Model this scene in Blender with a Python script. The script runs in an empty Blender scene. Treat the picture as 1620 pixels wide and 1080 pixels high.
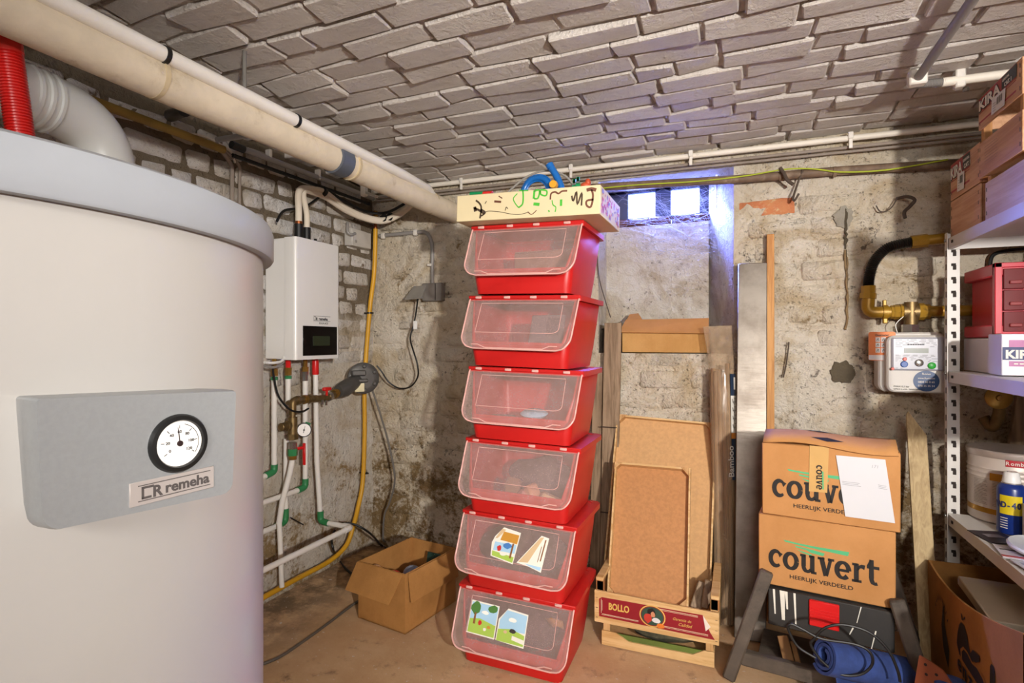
import bpy, bmesh, math, random
from mathutils import Vector, Matrix, Euler, noise

SC = bpy.context.scene
COL = SC.collection
R = math.radians
# ------------------------------------------------------------------ camera
EYE = 1.2
FPX = 870.0
YAW = math.atan(355 / 870)
cam_d = bpy.data.cameras.new('camera')
cam_d.sensor_width = 36.0
cam_d.lens = FPX / 1620 * 36.0
cam_d.clip_start = 0.05
cam = bpy.data.objects.new('camera', cam_d)
cam.location = (0, 0, EYE)
cam.rotation_euler = (R(90), 0, YAW)
COL.objects.link(cam)
SC.camera = cam
# ------------------------------------------------------------------ view, sky, lamps
SC.view_settings.view_transform = 'Standard'
SC.view_settings.look = 'None'
SC.view_settings.gamma = 1.0
SC.view_settings.use_curve_mapping = False
SC.view_settings.exposure = 0.5
world = bpy.data.worlds.new('sky')
SC.world = world
world.use_nodes = True
_bg = world.node_tree.nodes['Background']
_bg.inputs[0].default_value = (0.50, 0.66, 1.0, 1)
_bg.inputs[1].default_value = 4.0


def lamp(name, kind, loc, energy, color, size=0.1, rot=(0, 0, 0), size_y=None):
    d = bpy.data.lights.new(name, kind)
    d.energy = energy
    d.color = color
    if kind == 'AREA':
        d.size = size
        if size_y:
            d.shape = 'RECTANGLE'
            d.size_y = size_y
    else:
        d.shadow_soft_size = size
    o = bpy.data.objects.new(name, d)
    o.location = loc
    o.rotation_euler = rot
    COL.objects.link(o)
    return o


def aim(src, dst):
    return (Vector(dst) - Vector(src)).to_track_quat('-Z', 'Y').to_euler()


_w = (1.18, -0.78, 1.50)
flash = lamp('work_lamp', 'SPOT', _w, 360, (1.0, 0.955, 0.90), 0.05, aim(_w, (-0.72, 2.71, 1.28)))
flash.data.spot_size = R(78)
flash.data.spot_blend = 1.0
_a = (0.55, -1.75, 1.95)
lamp('fill_light', 'AREA', _a, 36, (1.0, 0.965, 0.92), 0.9, aim(_a, (0.1, 2.4, 0.9)), 0.5)  # added soft fill behind the camera to lift the shadows, not a real fixture
_d = (-0.85, 3.50, 2.42)
lamp('window_daylight', 'AREA', _d, 3400, (0.17, 0.24, 1.0), 1.5, aim(_d, (0.3, 2.2, 1.0)), 0.80)

# ------------------------------------------------------------------ pixel rays (1620 x 1080), used to read real positions off the photo
_c, _s = math.cos(YAW), math.sin(YAW)


def ray(u, v):
    a = (u - 810) / FPX
    return Vector((-_s + _c * a, _c + _s * a, (540 - v) / FPX))


def PX(u, v, x):
    d = ray(u, v); return Vector((0, 0, EYE)) + d * (x / d.x)


def PY(u, v, y):
    d = ray(u, v); return Vector((0, 0, EYE)) + d * (y / d.y)


def PZ(u, v, z):
    d = ray(u, v); return Vector((0, 0, EYE)) + d * ((z - EYE) / d.z)


# ------------------------------------------------------------------ materials
def lin(h):
    if isinstance(h, str):
        h = h.lstrip('#')
        h = tuple(int(h[i:i + 2], 16) / 255 for i in (0, 2, 4))
        h = tuple(((x + 0.055) / 1.055) ** 2.4 if x > 0.04045 else x / 12.92 for x in h)
    return (h[0], h[1], h[2], 1.0)


class NT:
    def __init__(self, name):
        self.m = bpy.data.materials.new(name)
        self.m.use_nodes = True
        self.t = self.m.node_tree
        self.b = self.t.nodes['Principled BSDF']
        self.out = self.t.nodes['Material Output']

    def n(self, typ, **kw):
        x = self.t.nodes.new(typ)
        for k, val in kw.items():
            setattr(x, k, val)
        return x

    def l(self, a, b):
        self.t.links.new(a, b)

    def noise(self, vec, scale, detail=5, rough=0.6, dist=0.0):
        x = self.n('ShaderNodeTexNoise')
        x.inputs['Scale'].default_value = scale
        x.inputs['Detail'].default_value = detail
        x.inputs['Roughness'].default_value = rough
        x.inputs['Distortion'].default_value = dist
        if vec is not None:
            self.l(vec, x.inputs['Vector'])
        return x.outputs['Fac']

    def ramp(self, fac, lo, hi):
        x = self.n('ShaderNodeMapRange', interpolation_type='SMOOTHSTEP')
        x.inputs['From Min'].default_value = lo
        x.inputs['From Max'].default_value = hi
        self.l(fac, x.inputs['Value'])
        return x.outputs['Result']

    def math(self, op, a, b):
        x = self.n('ShaderNodeMath', operation=op)
        for i, q in enumerate((a, b)):
            if isinstance(q, (int, float)):
                x.inputs[i].default_value = q
            else:
                self.l(q, x.inputs[i])
        return x.outputs[0]

    def mix(self, fac, a, b):
        x = self.n('ShaderNodeMix', data_type='RGBA')
        if isinstance(fac, (int, float)):
            x.inputs[0].default_value = fac
        else:
            self.l(fac, x.inputs[0])
        for i, q in ((6, a), (7, b)):
            if isinstance(q, (tuple, list, str)):
                x.inputs[i].default_value = lin(q)
            else:
                self.l(q, x.inputs[i])
        return x.outputs[2]

    def bump(self, h, strength, dist=0.01, prev=None):
        x = self.n('ShaderNodeBump')
        x.inputs['Strength'].default_value = strength
        x.inputs['Distance'].default_value = dist
        self.l(h, x.inputs['Height'])
        if prev is not None:
            self.l(prev, x.inputs['Normal'])
        return x.outputs['Normal']

    def obj(self):
        return self.n('ShaderNodeTexCoord').outputs['Object']

    def pos(self):
        return self.n('ShaderNodeNewGeometry').outputs['Position']

    def stretch(self, vec, s):
        x = self.n('ShaderNodeMapping')
        x.inputs['Scale'].default_value = s
        self.l(vec, x.inputs['Vector'])
        return x.outputs[0]


_MC = {}


def mat(name, col, rough=0.5, metal=0.0, var=0.12, vscale=7.0, bump=0.15, bscale=90.0, dirt=None, dscale=5.0, dlo=0.55, dhi=0.75,
        grain=None, spec=0.5, coat=0.0):
    """plain procedural material: base colour with noise variation, optional dirt patches and a fine bump"""
    if name in _MC:
        return _MC[name]
    k = NT(name)
    b = k.b
    vec = k.obj()
    if grain:
        vec2 = k.stretch(vec, grain)
    else:
        vec2 = vec
    c = lin(col)
    lo = tuple(x * (1 - var) for x in c[:3]); hi = tuple(min(1, x * (1 + var)) for x in c[:3])
    f = k.noise(vec2, vscale, 6, 0.62)
    col_o = k.mix(k.ramp(f, 0.3, 0.7), lo, hi)
    if dirt:
        f2 = k.noise(vec, dscale, 8, 0.7)
        col_o = k.mix(k.ramp(f2, dlo, dhi), col_o, dirt)
    k.l(col_o, b.inputs['Base Color'])
    b.inputs['Roughness'].default_value = rough
    b.inputs['Metallic'].default_value = metal
    b.inputs['Specular IOR Level'].default_value = spec
    b.inputs['Coat Weight'].default_value = coat
    if bump > 0:
        h = k.noise(vec2, bscale, 4, 0.6)
        k.l(k.bump(h, bump, 0.002), b.inputs['Normal'])
    _MC[name] = k.m
    return k.m


def wood(name, col, dark, axis='z', rough=0.65):
    if name in _MC:
        return _MC[name]
    k = NT(name)
    s = {'x': (1.5, 22, 22), 'y': (22, 1.5, 22), 'z': (22, 22, 1.5)}[axis]
    vec = k.stretch(k.obj(), s)
    f = k.noise(vec, 2.4, 7, 0.65, 0.6)
    c = k.mix(k.ramp(f, 0.35, 0.68), col, dark)
    f2 = k.noise(k.obj(), 4.0, 6, 0.7)
    c = k.mix(k.math('MULTIPLY', k.ramp(f2, 0.5, 0.75), 0.4), c, dark)
    k.l(c, k.b.inputs['Base Color'])
    k.b.inputs['Roughness'].default_value = rough
    k.l(k.bump(f, 0.25, 0.003), k.b.inputs['Normal'])
    _MC[name] = k.m
    return k.m


def painted(name, white, cream, brown, dark, blo, bhi, zlo=None, zhi=None, zamt=0.0, dlo=0.62, dhi=0.72, bump=0.6, rough=0.8, lump=0.8):
    """old paint over masonry; patches follow the place, not the piece"""
    k = NT(name)
    p = k.pos()
    n1 = k.noise(p, 3.1, 8, 0.65)
    n2 = k.noise(p, 6.5, 10, 0.72, 0.4)
    n3 = k.noise(p, 46, 6, 0.7)
    n4 = k.noise(p, 120, 5, 0.7)
    c = k.mix(k.ramp(n1, 0.35, 0.65), white, cream)
    fac = n2
    fac = k.math('ADD', fac, k.math('MULTIPLY', k.math('SUBTRACT', n3, 0.5), 0.35))
    if zlo is not None:
        sep = k.n('ShaderNodeSeparateXYZ'); k.l(p, sep.inputs[0])
        zz = k.ramp(sep.outputs['Z'], zlo, zhi)
        fac = k.math('ADD', fac, k.math('MULTIPLY', zz, zamt))
    c = k.mix(k.ramp(fac, blo, bhi), c, brown)
    sp = k.math('ADD', k.math('MULTIPLY', n3, 0.6), k.math('MULTIPLY', k.noise(p, 11, 6, 0.7), 0.45))
    c = k.mix(k.ramp(sp, dlo, dhi), c, dark)
    k.l(c, k.b.inputs['Base Color'])
    k.b.inputs['Roughness'].default_value = rough
    k.b.inputs['Specular IOR Level'].default_value = 0.3
    h = k.math('ADD', k.math('MULTIPLY', n3, 0.55), k.math('MULTIPLY', n4, 0.3))
    h = k.math('ADD', h, k.math('MULTIPLY', k.noise(p, 17, 6, 0.6, 0.8), lump))
    k.l(k.bump(h, bump, 0.02), k.b.inputs['Normal'])
    return k.m


def plaster(name, white, cream, tan_, brown, dark, blo=.52, bhi=.68, zamt=.14, zlo=1.1, zhi=.25, mortar=None, mz=(1.18, 1.42), speck=.55, bump=.9, rough=.85):
    """limewashed plaster over brick: cream and white, tan smears, bare brown patches, dark pits; optional bare mortar higher up"""
    k = NT(name)
    p = k.pos()
    sep = k.n('ShaderNodeSeparateXYZ'); k.l(p, sep.inputs[0])
    n1 = k.noise(p, 2.6, 8, .65); n2 = k.noise(p, 5.5, 11, .74, .5); n3 = k.noise(p, 48, 7, .72); n4 = k.noise(p, 150, 4, .65); n5 = k.noise(p, 3.8, 9, .7, 1.0)
    c = k.mix(k.ramp(n1, .33, .67), white, cream)
    c = k.mix(k.math('MULTIPLY', k.ramp(n5, .43, .68), .85), c, tan_)
    f = k.math('ADD', n2, k.math('MULTIPLY', k.math('SUBTRACT', n3, .5), .40))
    f = k.math('ADD', f, k.math('MULTIPLY', k.ramp(sep.outputs['Z'], zlo, zhi), zamt))
    c = k.mix(k.ramp(f, blo, bhi), c, brown)
    if mortar:
        mk = k.math('ADD', sep.outputs['Z'], k.math('MULTIPLY', k.math('SUBTRACT', n5, .5), .5))
        c = k.mix(k.math('MULTIPLY', k.ramp(mk, *mz), .9), c, mortar)
    area = k.ramp(k.noise(p, 4.7, 6, .65), .30, .62)
    sp = k.math('MULTIPLY', k.ramp(k.noise(p, 85, 4, .6), .60, .68), area)
    c = k.mix(k.math('MULTIPLY', sp, speck), c, dark)
    sp2 = k.math('MULTIPLY', k.ramp(k.math('ADD', k.math('MULTIPLY', n3, .6), k.math('MULTIPLY', k.noise(p, 9, 7, .72), .5)), .63, .69), .75)
    c = k.mix(sp2, c, dark)
    k.l(c, k.b.inputs['Base Color'])
    k.b.inputs['Roughness'].default_value = rough
    k.b.inputs['Specular IOR Level'].default_value = .3
    h = k.math('ADD', k.math('MULTIPLY', n3, .6), k.math('MULTIPLY', n4, .30))
    h = k.math('ADD', h, k.math('MULTIPLY', k.noise(p, 15, 7, .62, 1.2), 1.0))
    h = k.math('SUBTRACT', h, k.math('MULTIPLY', sp, .25))
    k.l(k.bump(h, bump, .03), k.b.inputs['Normal'])
    return k.m


# ------------------------------------------------------------------ mesh collector
class MB:
    def __init__(self):
        self.v = []; self.f = []

    def add(self, vs, fs, M=None):
        o = len(self.v)
        self.v += [tuple(M @ Vector(p)) if M is not None else tuple(p) for p in vs]
        self.f += [tuple(i + o for i in q) for q in fs]
        return self

    def box(self, c, s, bev=0.0, M=None, rng=None, jit=0.0):
        cx, cy, cz = c; hx, hy, hz = s[0] / 2, s[1] / 2, s[2] / 2
        b = min(bev, hx * .45, hy * .45, hz * .45)
        if b <= 0:
            vs = [(cx + sx * hx, cy + sy * hy, cz + sz * hz) for sx in (-1, 1) for sy in (-1, 1) for sz in (-1, 1)]
            fs = [(0, 1, 3, 2), (4, 6, 7, 5), (0, 4, 5, 1), (2, 3, 7, 6), (0, 2, 6, 4), (1, 5, 7, 3)]
            return self.add(vs, fs, M)
        vs = []; ix = {}
        for sx in (-1, 1):
            for sy in (-1, 1):
                for sz in (-1, 1):
                    j = [rng.uniform(-jit, jit) for _ in range(3)] if rng else (0, 0, 0)
                    for ax in range(3):
                        q = [cx + sx * (hx - (0 if ax == 0 else b)) + j[0], cy + sy * (hy - (0 if ax == 1 else b)) + j[1],
                             cz + sz * (hz - (0 if ax == 2 else b)) + j[2]]
                        ix[(sx, sy, sz, ax)] = len(vs); vs.append(q)
        fs = []
        for ax in range(3):
            o1, o2 = [a for a in range(3) if a != ax]
            for s0 in (-1, 1):
                q = []
                for s1, s2 in ((-1, -1), (1, -1), (1, 1), (-1, 1)):
                    g = [0, 0, 0]; g[ax] = s0; g[o1] = s1; g[o2] = s2
                    q.append(ix[(*g, ax)])
                fs.append(tuple(q))
        for ax in range(3):            # edges run along ax
            o1, o2 = [a for a in range(3) if a != ax]
            for s1 in (-1, 1):
                for s2 in (-1, 1):
                    def id_(sa, face):
                        g = [0, 0, 0]; g[ax] = sa; g[o1] = s1; g[o2] = s2
                        return ix[(*g, face)]
                    fs.append((id_(-1, o1), id_(1, o1), id_(1, o2), id_(-1, o2)))
        for sx in (-1, 1):
            for sy in (-1, 1):
                for sz in (-1, 1):
                    fs.append(tuple(ix[(sx, sy, sz, a)] for a in range(3)))
        return self.add(vs, fs, M)

    def bar(self, p0, p1, w, d, up=(0, 0, 1), bev=0.0):
        """box from p0 to p1, w across, d along 'up'"""
        p0, p1 = Vector(p0), Vector(p1)
        z = (p1 - p0); L = z.length; z.normalize()
        y = Vector(up) - z * Vector(up).dot(z)
        y.normalize(); x = y.cross(z)
        M = Matrix((x, y, z)).transposed().to_4x4(); M.translation = (p0 + p1) / 2
        return self.box((0, 0, 0), (w, d, L), bev, M)

    def tube(self, pts, r, n=10, closed=False, caps=True, M=None):
        pts = [Vector(p) for p in pts]
        N = len(pts)
        rs = r if isinstance(r, (list, tuple)) else [r] * N
        tang = []
        for i in range(N):
            a = pts[(i - 1) % N] if (closed or i > 0) else pts[i]
            b = pts[(i + 1) % N] if (closed or i < N - 1) else pts[i]
            t = b - a
            tang.append(t.normalized() if t.length > 1e-9 else Vector((0, 0, 1)))
        ref = Vector((0, 0, 1)) if abs(tang[0].z) < 0.9 else Vector((1, 0, 0))
        nx = tang[0].cross(ref).normalized()
        vs = []; fs = []
        for i in range(N):
            t = tang[i]
            nx = (nx - t * nx.dot(t))
            if nx.length < 1e-6:
                nx = t.orthogonal()
            nx.normalize(); ny = t.cross(nx)
            for k in range(n):
                a = 2 * math.pi * k / n
                vs.append(pts[i] + (nx * math.cos(a) + ny * math.sin(a)) * rs[i])
        for i in range(N if closed else N - 1):
            j = (i + 1) % N
            for k in range(n):
                k2 = (k + 1) % n
                fs.append((i * n + k, i * n + k2, j * n + k2, j * n + k))
        if caps and not closed:
            fs.append(tuple(range(n - 1, -1, -1)))
            fs.append(tuple((N - 1) * n + k for k in range(n)))
        return self.add(vs, fs, M)

    def lathe(self, prof, n=24, M=None, a0=0.0, a1=2 * math.pi):
        """profile of (r, z) spun about z"""
        full = abs(a1 - a0 - 2 * math.pi) < 1e-6
        m = n if full else n + 1
        vs = []; fs = []
        for (r, z) in prof:
            for k in range(m):
                a = a0 + (a1 - a0) * k / n
                vs.append((r * math.cos(a), r * math.sin(a), z))
        for i in range(len(prof) - 1):
            for k in range(n):
                k2 = (k + 1) % m
                fs.append((i * m + k, i * m + k2, (i + 1) * m + k2, (i + 1) * m + k))
        if full:
            if prof[0][0] > 1e-6:
                fs.append(tuple(range(m - 1, -1, -1)))
            if prof[-1][0] > 1e-6:
                fs.append(tuple((len(prof) - 1) * m + k for k in range(m)))
        return self.add(vs, fs, M)

    def prism(self, poly, z0, z1, M=None):
        n = len(poly)
        vs = [(p[0], p[1], z0) for p in poly] + [(p[0], p[1], z1) for p in poly]
        fs = [tuple(range(n - 1, -1, -1)), tuple(range(n, 2 * n))]
        fs += [(i, (i + 1) % n, n + (i + 1) % n, n + i) for i in range(n)]
        return self.add(vs, fs, M)

    def loft(self, loops, M=None, caps=True):
        n = len(loops[0]); vs = [p for L in loops for p in L]; fs = []
        for i in range(len(loops) - 1):
            for k in range(n):
                k2 = (k + 1) % n
                fs.append((i * n + k, i * n + k2, (i + 1) * n + k2, (i + 1) * n + k))
        if caps:
            fs.append(tuple(range(n - 1, -1, -1)))
            fs.append(tuple((len(loops) - 1) * n + k for k in range(n)))
        return self.add(vs, fs, M)

    def ball(self, c, r, n=12, M=None):
        rx, ry, rz = r if isinstance(r, (tuple, list)) else (r, r, r)
        m = max(4, n // 2)
        prof = [(math.sin(math.pi * i / m), -math.cos(math.pi * i / m)) for i in range(m + 1)]
        prof[0] = (1e-4, -1); prof[-1] = (1e-4, 1)
        T = Matrix.Translation(c) @ Matrix.Diagonal((rx, ry, rz, 1))
        return self.lathe(prof, n, (M @ T) if M is not None else T)

    def quad(self, a, b, c, d):
        return self.add([a, b, c, d], [(0, 1, 2, 3)])

    def panel(self, a, b, c, d, th, n=None):
        """thin solid sheet with corners a b c d"""
        a, b, c, d = map(Vector, (a, b, c, d))
        nn = (b - a).cross(d - a).normalized() * th
        vs = [a, b, c, d, a - nn, b - nn, c - nn, d - nn]
        fs = [(0, 1, 2, 3), (7, 6, 5, 4), (0, 4, 5, 1), (1, 5, 6, 2), (2, 6, 7, 3), (3, 7, 4, 0)]
        return self.add(vs, fs)

    def build(self, name, m, parent=None, local=False, ang=38):
        vs = self.v
        if parent is not None and not local:
            Wi = WORLD[parent.name].inverted()
            vs = [Wi @ Vector(p) for p in vs]
        me = bpy.data.meshes.new(name)
        me.from_pydata([tuple(p) for p in vs], [], self.f)
        bm = bmesh.new(); bm.from_mesh(me)
        bmesh.ops.recalc_face_normals(bm, faces=bm.faces)
        bm.to_mesh(me); bm.free()
        for p in me.polygons:
            p.use_smooth = True
        me.set_sharp_from_angle(angle=R(ang))
        if m is not None:
            me.materials.append(m)
        o = bpy.data.objects.new(name, me)
        COL.objects.link(o)
        if parent is not None:
            o.parent = parent
        WORLD[o.name] = WORLD[parent.name].copy() if parent is not None else Matrix()
        return o


WORLD = {}


def tag(o, label, cat, group=None):
    o['label'] = label; o['category'] = cat
    if group:
        o['group'] = group
    return o


def thing(name, label, cat, loc=(0, 0, 0), rot=(0, 0, 0), group=None, M=None):
    o = bpy.data.objects.new(name, None)
    o.empty_display_size = 0.05
    COL.objects.link(o)
    if M is None:
        M = Matrix.Translation(loc) @ Euler(rot).to_matrix().to_4x4()
    o.matrix_basis = M
    WORLD[o.name] = M.copy()
    return tag(o, label, cat, group)


def struct(o, label=None):
    o['kind'] = 'structure'
    if label:
        o['label'] = label
    return o


def copy_tree(o, M=None, label=None, parent=None):
    c = o.copy(); COL.objects.link(c)
    if parent is not None:
        c.parent = parent
        WORLD[c.name] = WORLD[parent.name].copy()
    if M is not None:
        c.matrix_basis = M; WORLD[c.name] = M.copy()
    if label:
        c['label'] = label
    for ch in o.children:
        copy_tree(ch, parent=c)
    return c


def frame(o, x, y):
    """matrix with origin o, x axis along x, y axis near y"""
    x = Vector(x).normalized(); y = Vector(y); y = (y - x * y.dot(x)).normalized(); z = x.cross(y)
    M = Matrix((x, y, z)).transposed().to_4x4(); M.translation = Vector(o)
    return M


def text(s, size, M, m, parent, bold=0.0, align='LEFT', sx=1.0, shear=0.0, name='lettering', local=True, ext=0.0003, vert='BOTTOM_BASELINE'):
    cu = bpy.data.curves.new(name, 'FONT')
    cu.body = s; cu.size = size; cu.offset = bold; cu.align_x = align; cu.shear = shear; cu.extrude = ext
    cu.resolution_u = 3; cu.align_y = vert
    cu.materials.append(m)
    tmp = bpy.data.objects.new(name, cu)
    me = bpy.data.meshes.new_from_object(tmp)
    me.name = name
    bpy.data.objects.remove(tmp); bpy.data.curves.remove(cu)
    o = bpy.data.objects.new(name, me)
    COL.objects.link(o)
    o.parent = parent
    WORLD[o.name] = WORLD[parent.name].copy()
    Mt = M @ Matrix.Diagonal((sx, 1, 1, 1))
    if not local:
        Mt = WORLD[parent.name].inverted() @ Mt
    o.matrix_basis = Mt
    return o


def smooth_path(pts, seg=6, closed=False):
    P = [Vector(p) for p in pts]; n = len(P); out = []
    rng_ = range(n if closed else n - 1)
    for i in rng_:
        p0 = P[(i - 1) % n] if (closed or i > 0) else P[0]
        p1 = P[i]; p2 = P[(i + 1) % n]
        p3 = P[(i + 2) % n] if (closed or i + 2 < n) else P[-1]
        for k in range(seg):
            t = k / seg
            out.append(0.5 * ((2 * p1) + (p2 - p0) * t + (2 * p0 - 5 * p1 + 4 * p2 - p3) * t * t + (3 * p1 - p0 - 3 * p2 + p3) * t ** 3))
    if not closed:
        out.append(P[-1])
    return out


def bend(pts, rad, seg=5):
    """polyline with rounded corners"""
    P = [Vector(p) for p in pts]; out = [P[0]]
    for i in range(1, len(P) - 1):
        a, b, c = P[i - 1], P[i], P[i + 1]
        d1 = (a - b); d2 = (c - b)
        r = min(rad, d1.length * .48, d2.length * .48)
        q0 = b + d1.normalized() * r; q1 = b + d2.normalized() * r
        for k in range(seg + 1):
            t = k / seg
            out.append((1 - t) ** 2 * q0 + 2 * t * (1 - t) * b + t * t * q1)
    out.append(P[-1])
    return out


def rrect(w, h, r, n=5, cx=0, cy=0):
    out = []
    rs = r if isinstance(r, (tuple, list)) else (r, r, r, r)      # BL BR TR TL
    for (sx, sy, a, rr) in ((-1, -1, 180, rs[0]), (1, -1, 270, rs[1]), (1, 1, 0, rs[2]), (-1, 1, 90, rs[3])):
        rr = max(rr, 1e-4)
        for k in range(n + 1):
            t = R(a + 90 * k / n)
            out.append((cx + sx * (w / 2 - rr) + rr * math.cos(t), cy + sy * (h / 2 - rr) + rr * math.sin(t)))
    return out


RNG = random.Random(11)
# ================================================================== THE ROOM
XL, YB, ZC = -2.0, 2.71, 2.10
XR, YF = 1.55, -2.5
ceil_paint = painted('ceiling_paint', '#ddd5cd', '#d0c7be', '#a89c90', '#4b4038', 0.66, 0.82, dlo=0.735, dhi=0.80, bump=1.0, rough=0.5, lump=0.40)
left_paint = plaster('left_wall_paint', '#ece8e5', '#e2dacf', '#cfc2ae', '#7d684c', '#463a2d', .56, .70, .16, 1.0, .2)
left_mortar = plaster('left_wall_plaster', '#ebe5da', '#e0d5c4', '#ccb99b', '#a3885f', '#4d4031', .58, .74, .13, .9, .1, mortar='#6f5f48', mz=(1.22, 1.45))
back_paint = plaster('back_wall_paint', '#e9dfcf', '#ddcfb6', '#c4ad88', '#8f7650', '#40342a', .57, .71, .15, 1.1, .2)
niche_paint = plaster('niche_paint', '#e0dacf', '#d0c3ac', '#b09d80', '#7d6f5c', '#4a4036', .60, .75, 0, 1, .2, speck=.5)
dark_paint = painted('plain_paint', '#b0a594', '#9d917f', '#7d6b55', '#4a3f33', 0.6, 0.8)
raw_brick = painted('raw_brick', '#bd6d4a', '#c78a5c', '#cdb489', '#6a4a34', 0.48, 0.60, dlo=0.72, dhi=0.8)
brown_brick = painted('brown_brick', '#5e3627', '#4a2c22', '#33241d', '#241a16', 0.6, 0.72)


def concrete():
    k = NT('floor_concrete')
    p = k.pos()
    n1 = k.noise(p, 2.3, 8, 0.65); n2 = k.noise(p, 9, 9, 0.7); n3 = k.noise(p, 55, 5, 0.6); n4 = k.noise(p, 130, 3, 0.5)
    c = k.mix(k.ramp(n1, 0.35, 0.65), '#c0996f', '#d2b088')
    c = k.mix(k.ramp(n2, 0.55, 0.75), c, '#84694c')
    # darker strip along the pipe wall, broken up by noise
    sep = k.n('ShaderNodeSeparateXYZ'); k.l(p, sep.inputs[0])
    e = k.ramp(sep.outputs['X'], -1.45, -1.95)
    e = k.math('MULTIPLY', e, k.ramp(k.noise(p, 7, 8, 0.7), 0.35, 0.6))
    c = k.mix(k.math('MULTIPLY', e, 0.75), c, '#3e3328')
    c = k.mix(k.ramp(n3, 0.655, 0.70), c, '#d6cdbf')
    big = k.noise(p, 13, 4, 0.5, 0.3)
    c = k.mix(k.ramp(big, 0.735, 0.75), c, '#cfc6b8')
    k.l(c, k.b.inputs['Base Color'])
    k.b.inputs['Roughness'].default_value = 0.85
    h = k.math('ADD', k.math('MULTIPLY', n3, 0.5), k.math('MULTIPLY', n2, 0.6))
    k.l(k.bump(h, 0.35, 0.01), k.b.inputs['Normal'])
    return k.m


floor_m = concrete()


def grid_sheet(us, vs, fn, skip=None):
    mb = MB(); nu, nv = len(us), len(vs)
    P = [fn(u, v) for v in vs for u in us]
    F = []
    for j in range(nv - 1):
        for i in range(nu - 1):
            if skip and skip((us[i] + us[i + 1]) / 2, (vs[j] + vs[j + 1]) / 2):
                continue
            F.append((j * nu + i, j * nu + i + 1, (j + 1) * nu + i + 1, (j + 1) * nu + i))
    return mb.add(P, F)


def span(a, b, step, *cuts):
    out = [a]; stops = sorted(list(cuts) + [b])
    for s in stops:
        k = max(1, round((s - out[-1]) / step)); a0 = out[-1]
        out += [a0 + (s - a0) * (i + 1) / k for i in range(k)]
    return out


def fbm(x, y, z, s):
    return noise.fractal(Vector((x * s, y * s, z * s)), 0.9, 2.1, 4)


NX0, NX1, NZ0, NZ1 = -0.64, -0.012, 1.143, 2.0      # the window niche
NYB = 2.93

# floor
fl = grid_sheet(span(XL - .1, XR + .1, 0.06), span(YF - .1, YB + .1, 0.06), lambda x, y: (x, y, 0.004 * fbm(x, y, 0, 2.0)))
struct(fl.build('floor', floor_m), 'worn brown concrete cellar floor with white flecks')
# ceiling
ce = grid_sheet(span(XL - .1, XR + .1, 0.05), span(YF - .1, YB + .1, 0.05), lambda x, y: (x, y, ZC + 0.004 * fbm(x, y, 3, 6)))
ceiling = struct(ce.build('ceiling', ceil_paint), 'low ceiling of thickly painted grey-white bricks')


# back wall
def bw(x, z):
    d = 0.013 * fbm(x, 0, z, 4.5) + 0.009 * fbm(x, 5, z, 14)
    if NX0 - .06 < x < NX1 + .02 and NZ0 - .06 < z < NZ1 + .06:
        d *= 0.25
    return (x, YB - d, z)


wb = grid_sheet(span(XL - .1, XR + .1, 0.028, NX0, NX1), span(-0.05, ZC + .1, 0.028, NZ0, NZ1), bw,
                skip=lambda x, z: NX0 < x < NX1 and NZ0 < z < NZ1)
wall_back = struct(wb.build('wall_back', back_paint), 'rough back wall of stained white-painted brick')


def lw(y, z):
    return (XL + 0.008 * fbm(0, y, z, 4.5) + 0.005 * fbm(3, y, z, 15), y, z)


wl = grid_sheet(span(YF - .1, YB + .1, 0.03), span(-0.05, ZC + .1, 0.03), lw)
wall_left = struct(wl.build('wall_left', left_mortar), 'left wall of old brick with flaking white paint')
q = MB().box((XR + .05, (YF + YB) / 2, ZC / 2), (0.1, YB - YF + .4, ZC + .4))
struct(q.build('wall_right', dark_paint), 'painted right cellar wall behind the shelving')
q = MB().box(((XL + XR) / 2, YF - .05, ZC / 2), (XR - XL + .4, 0.1, ZC + .4))
struct(q.build('wall_front', dark_paint), 'painted cellar wall behind the camera')


# ---- bricks, one object each
def brick_meshes(tagname, L, H, T, n, m, bev, jit):
    out = []
    for i in range(n):
        mb = MB().box((0, 0, 0), (L, H, T), bev, None, RNG, jit)
        me = bpy.data.meshes.new('brick')
        me.from_pydata([tuple(p) for p in mb.v], [], mb.f)
        bm = bmesh.new(); bm.from_mesh(me); bmesh.ops.recalc_face_normals(bm, faces=bm.faces); bm.to_mesh(me); bm.free()
        for p in me.polygons:
            p.use_smooth = True
        me.set_sharp_from_angle(angle=R(30 if tagname[0] == 'c' else 50))
        me.materials.append(m)
        out.append(me)
    return out


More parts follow.
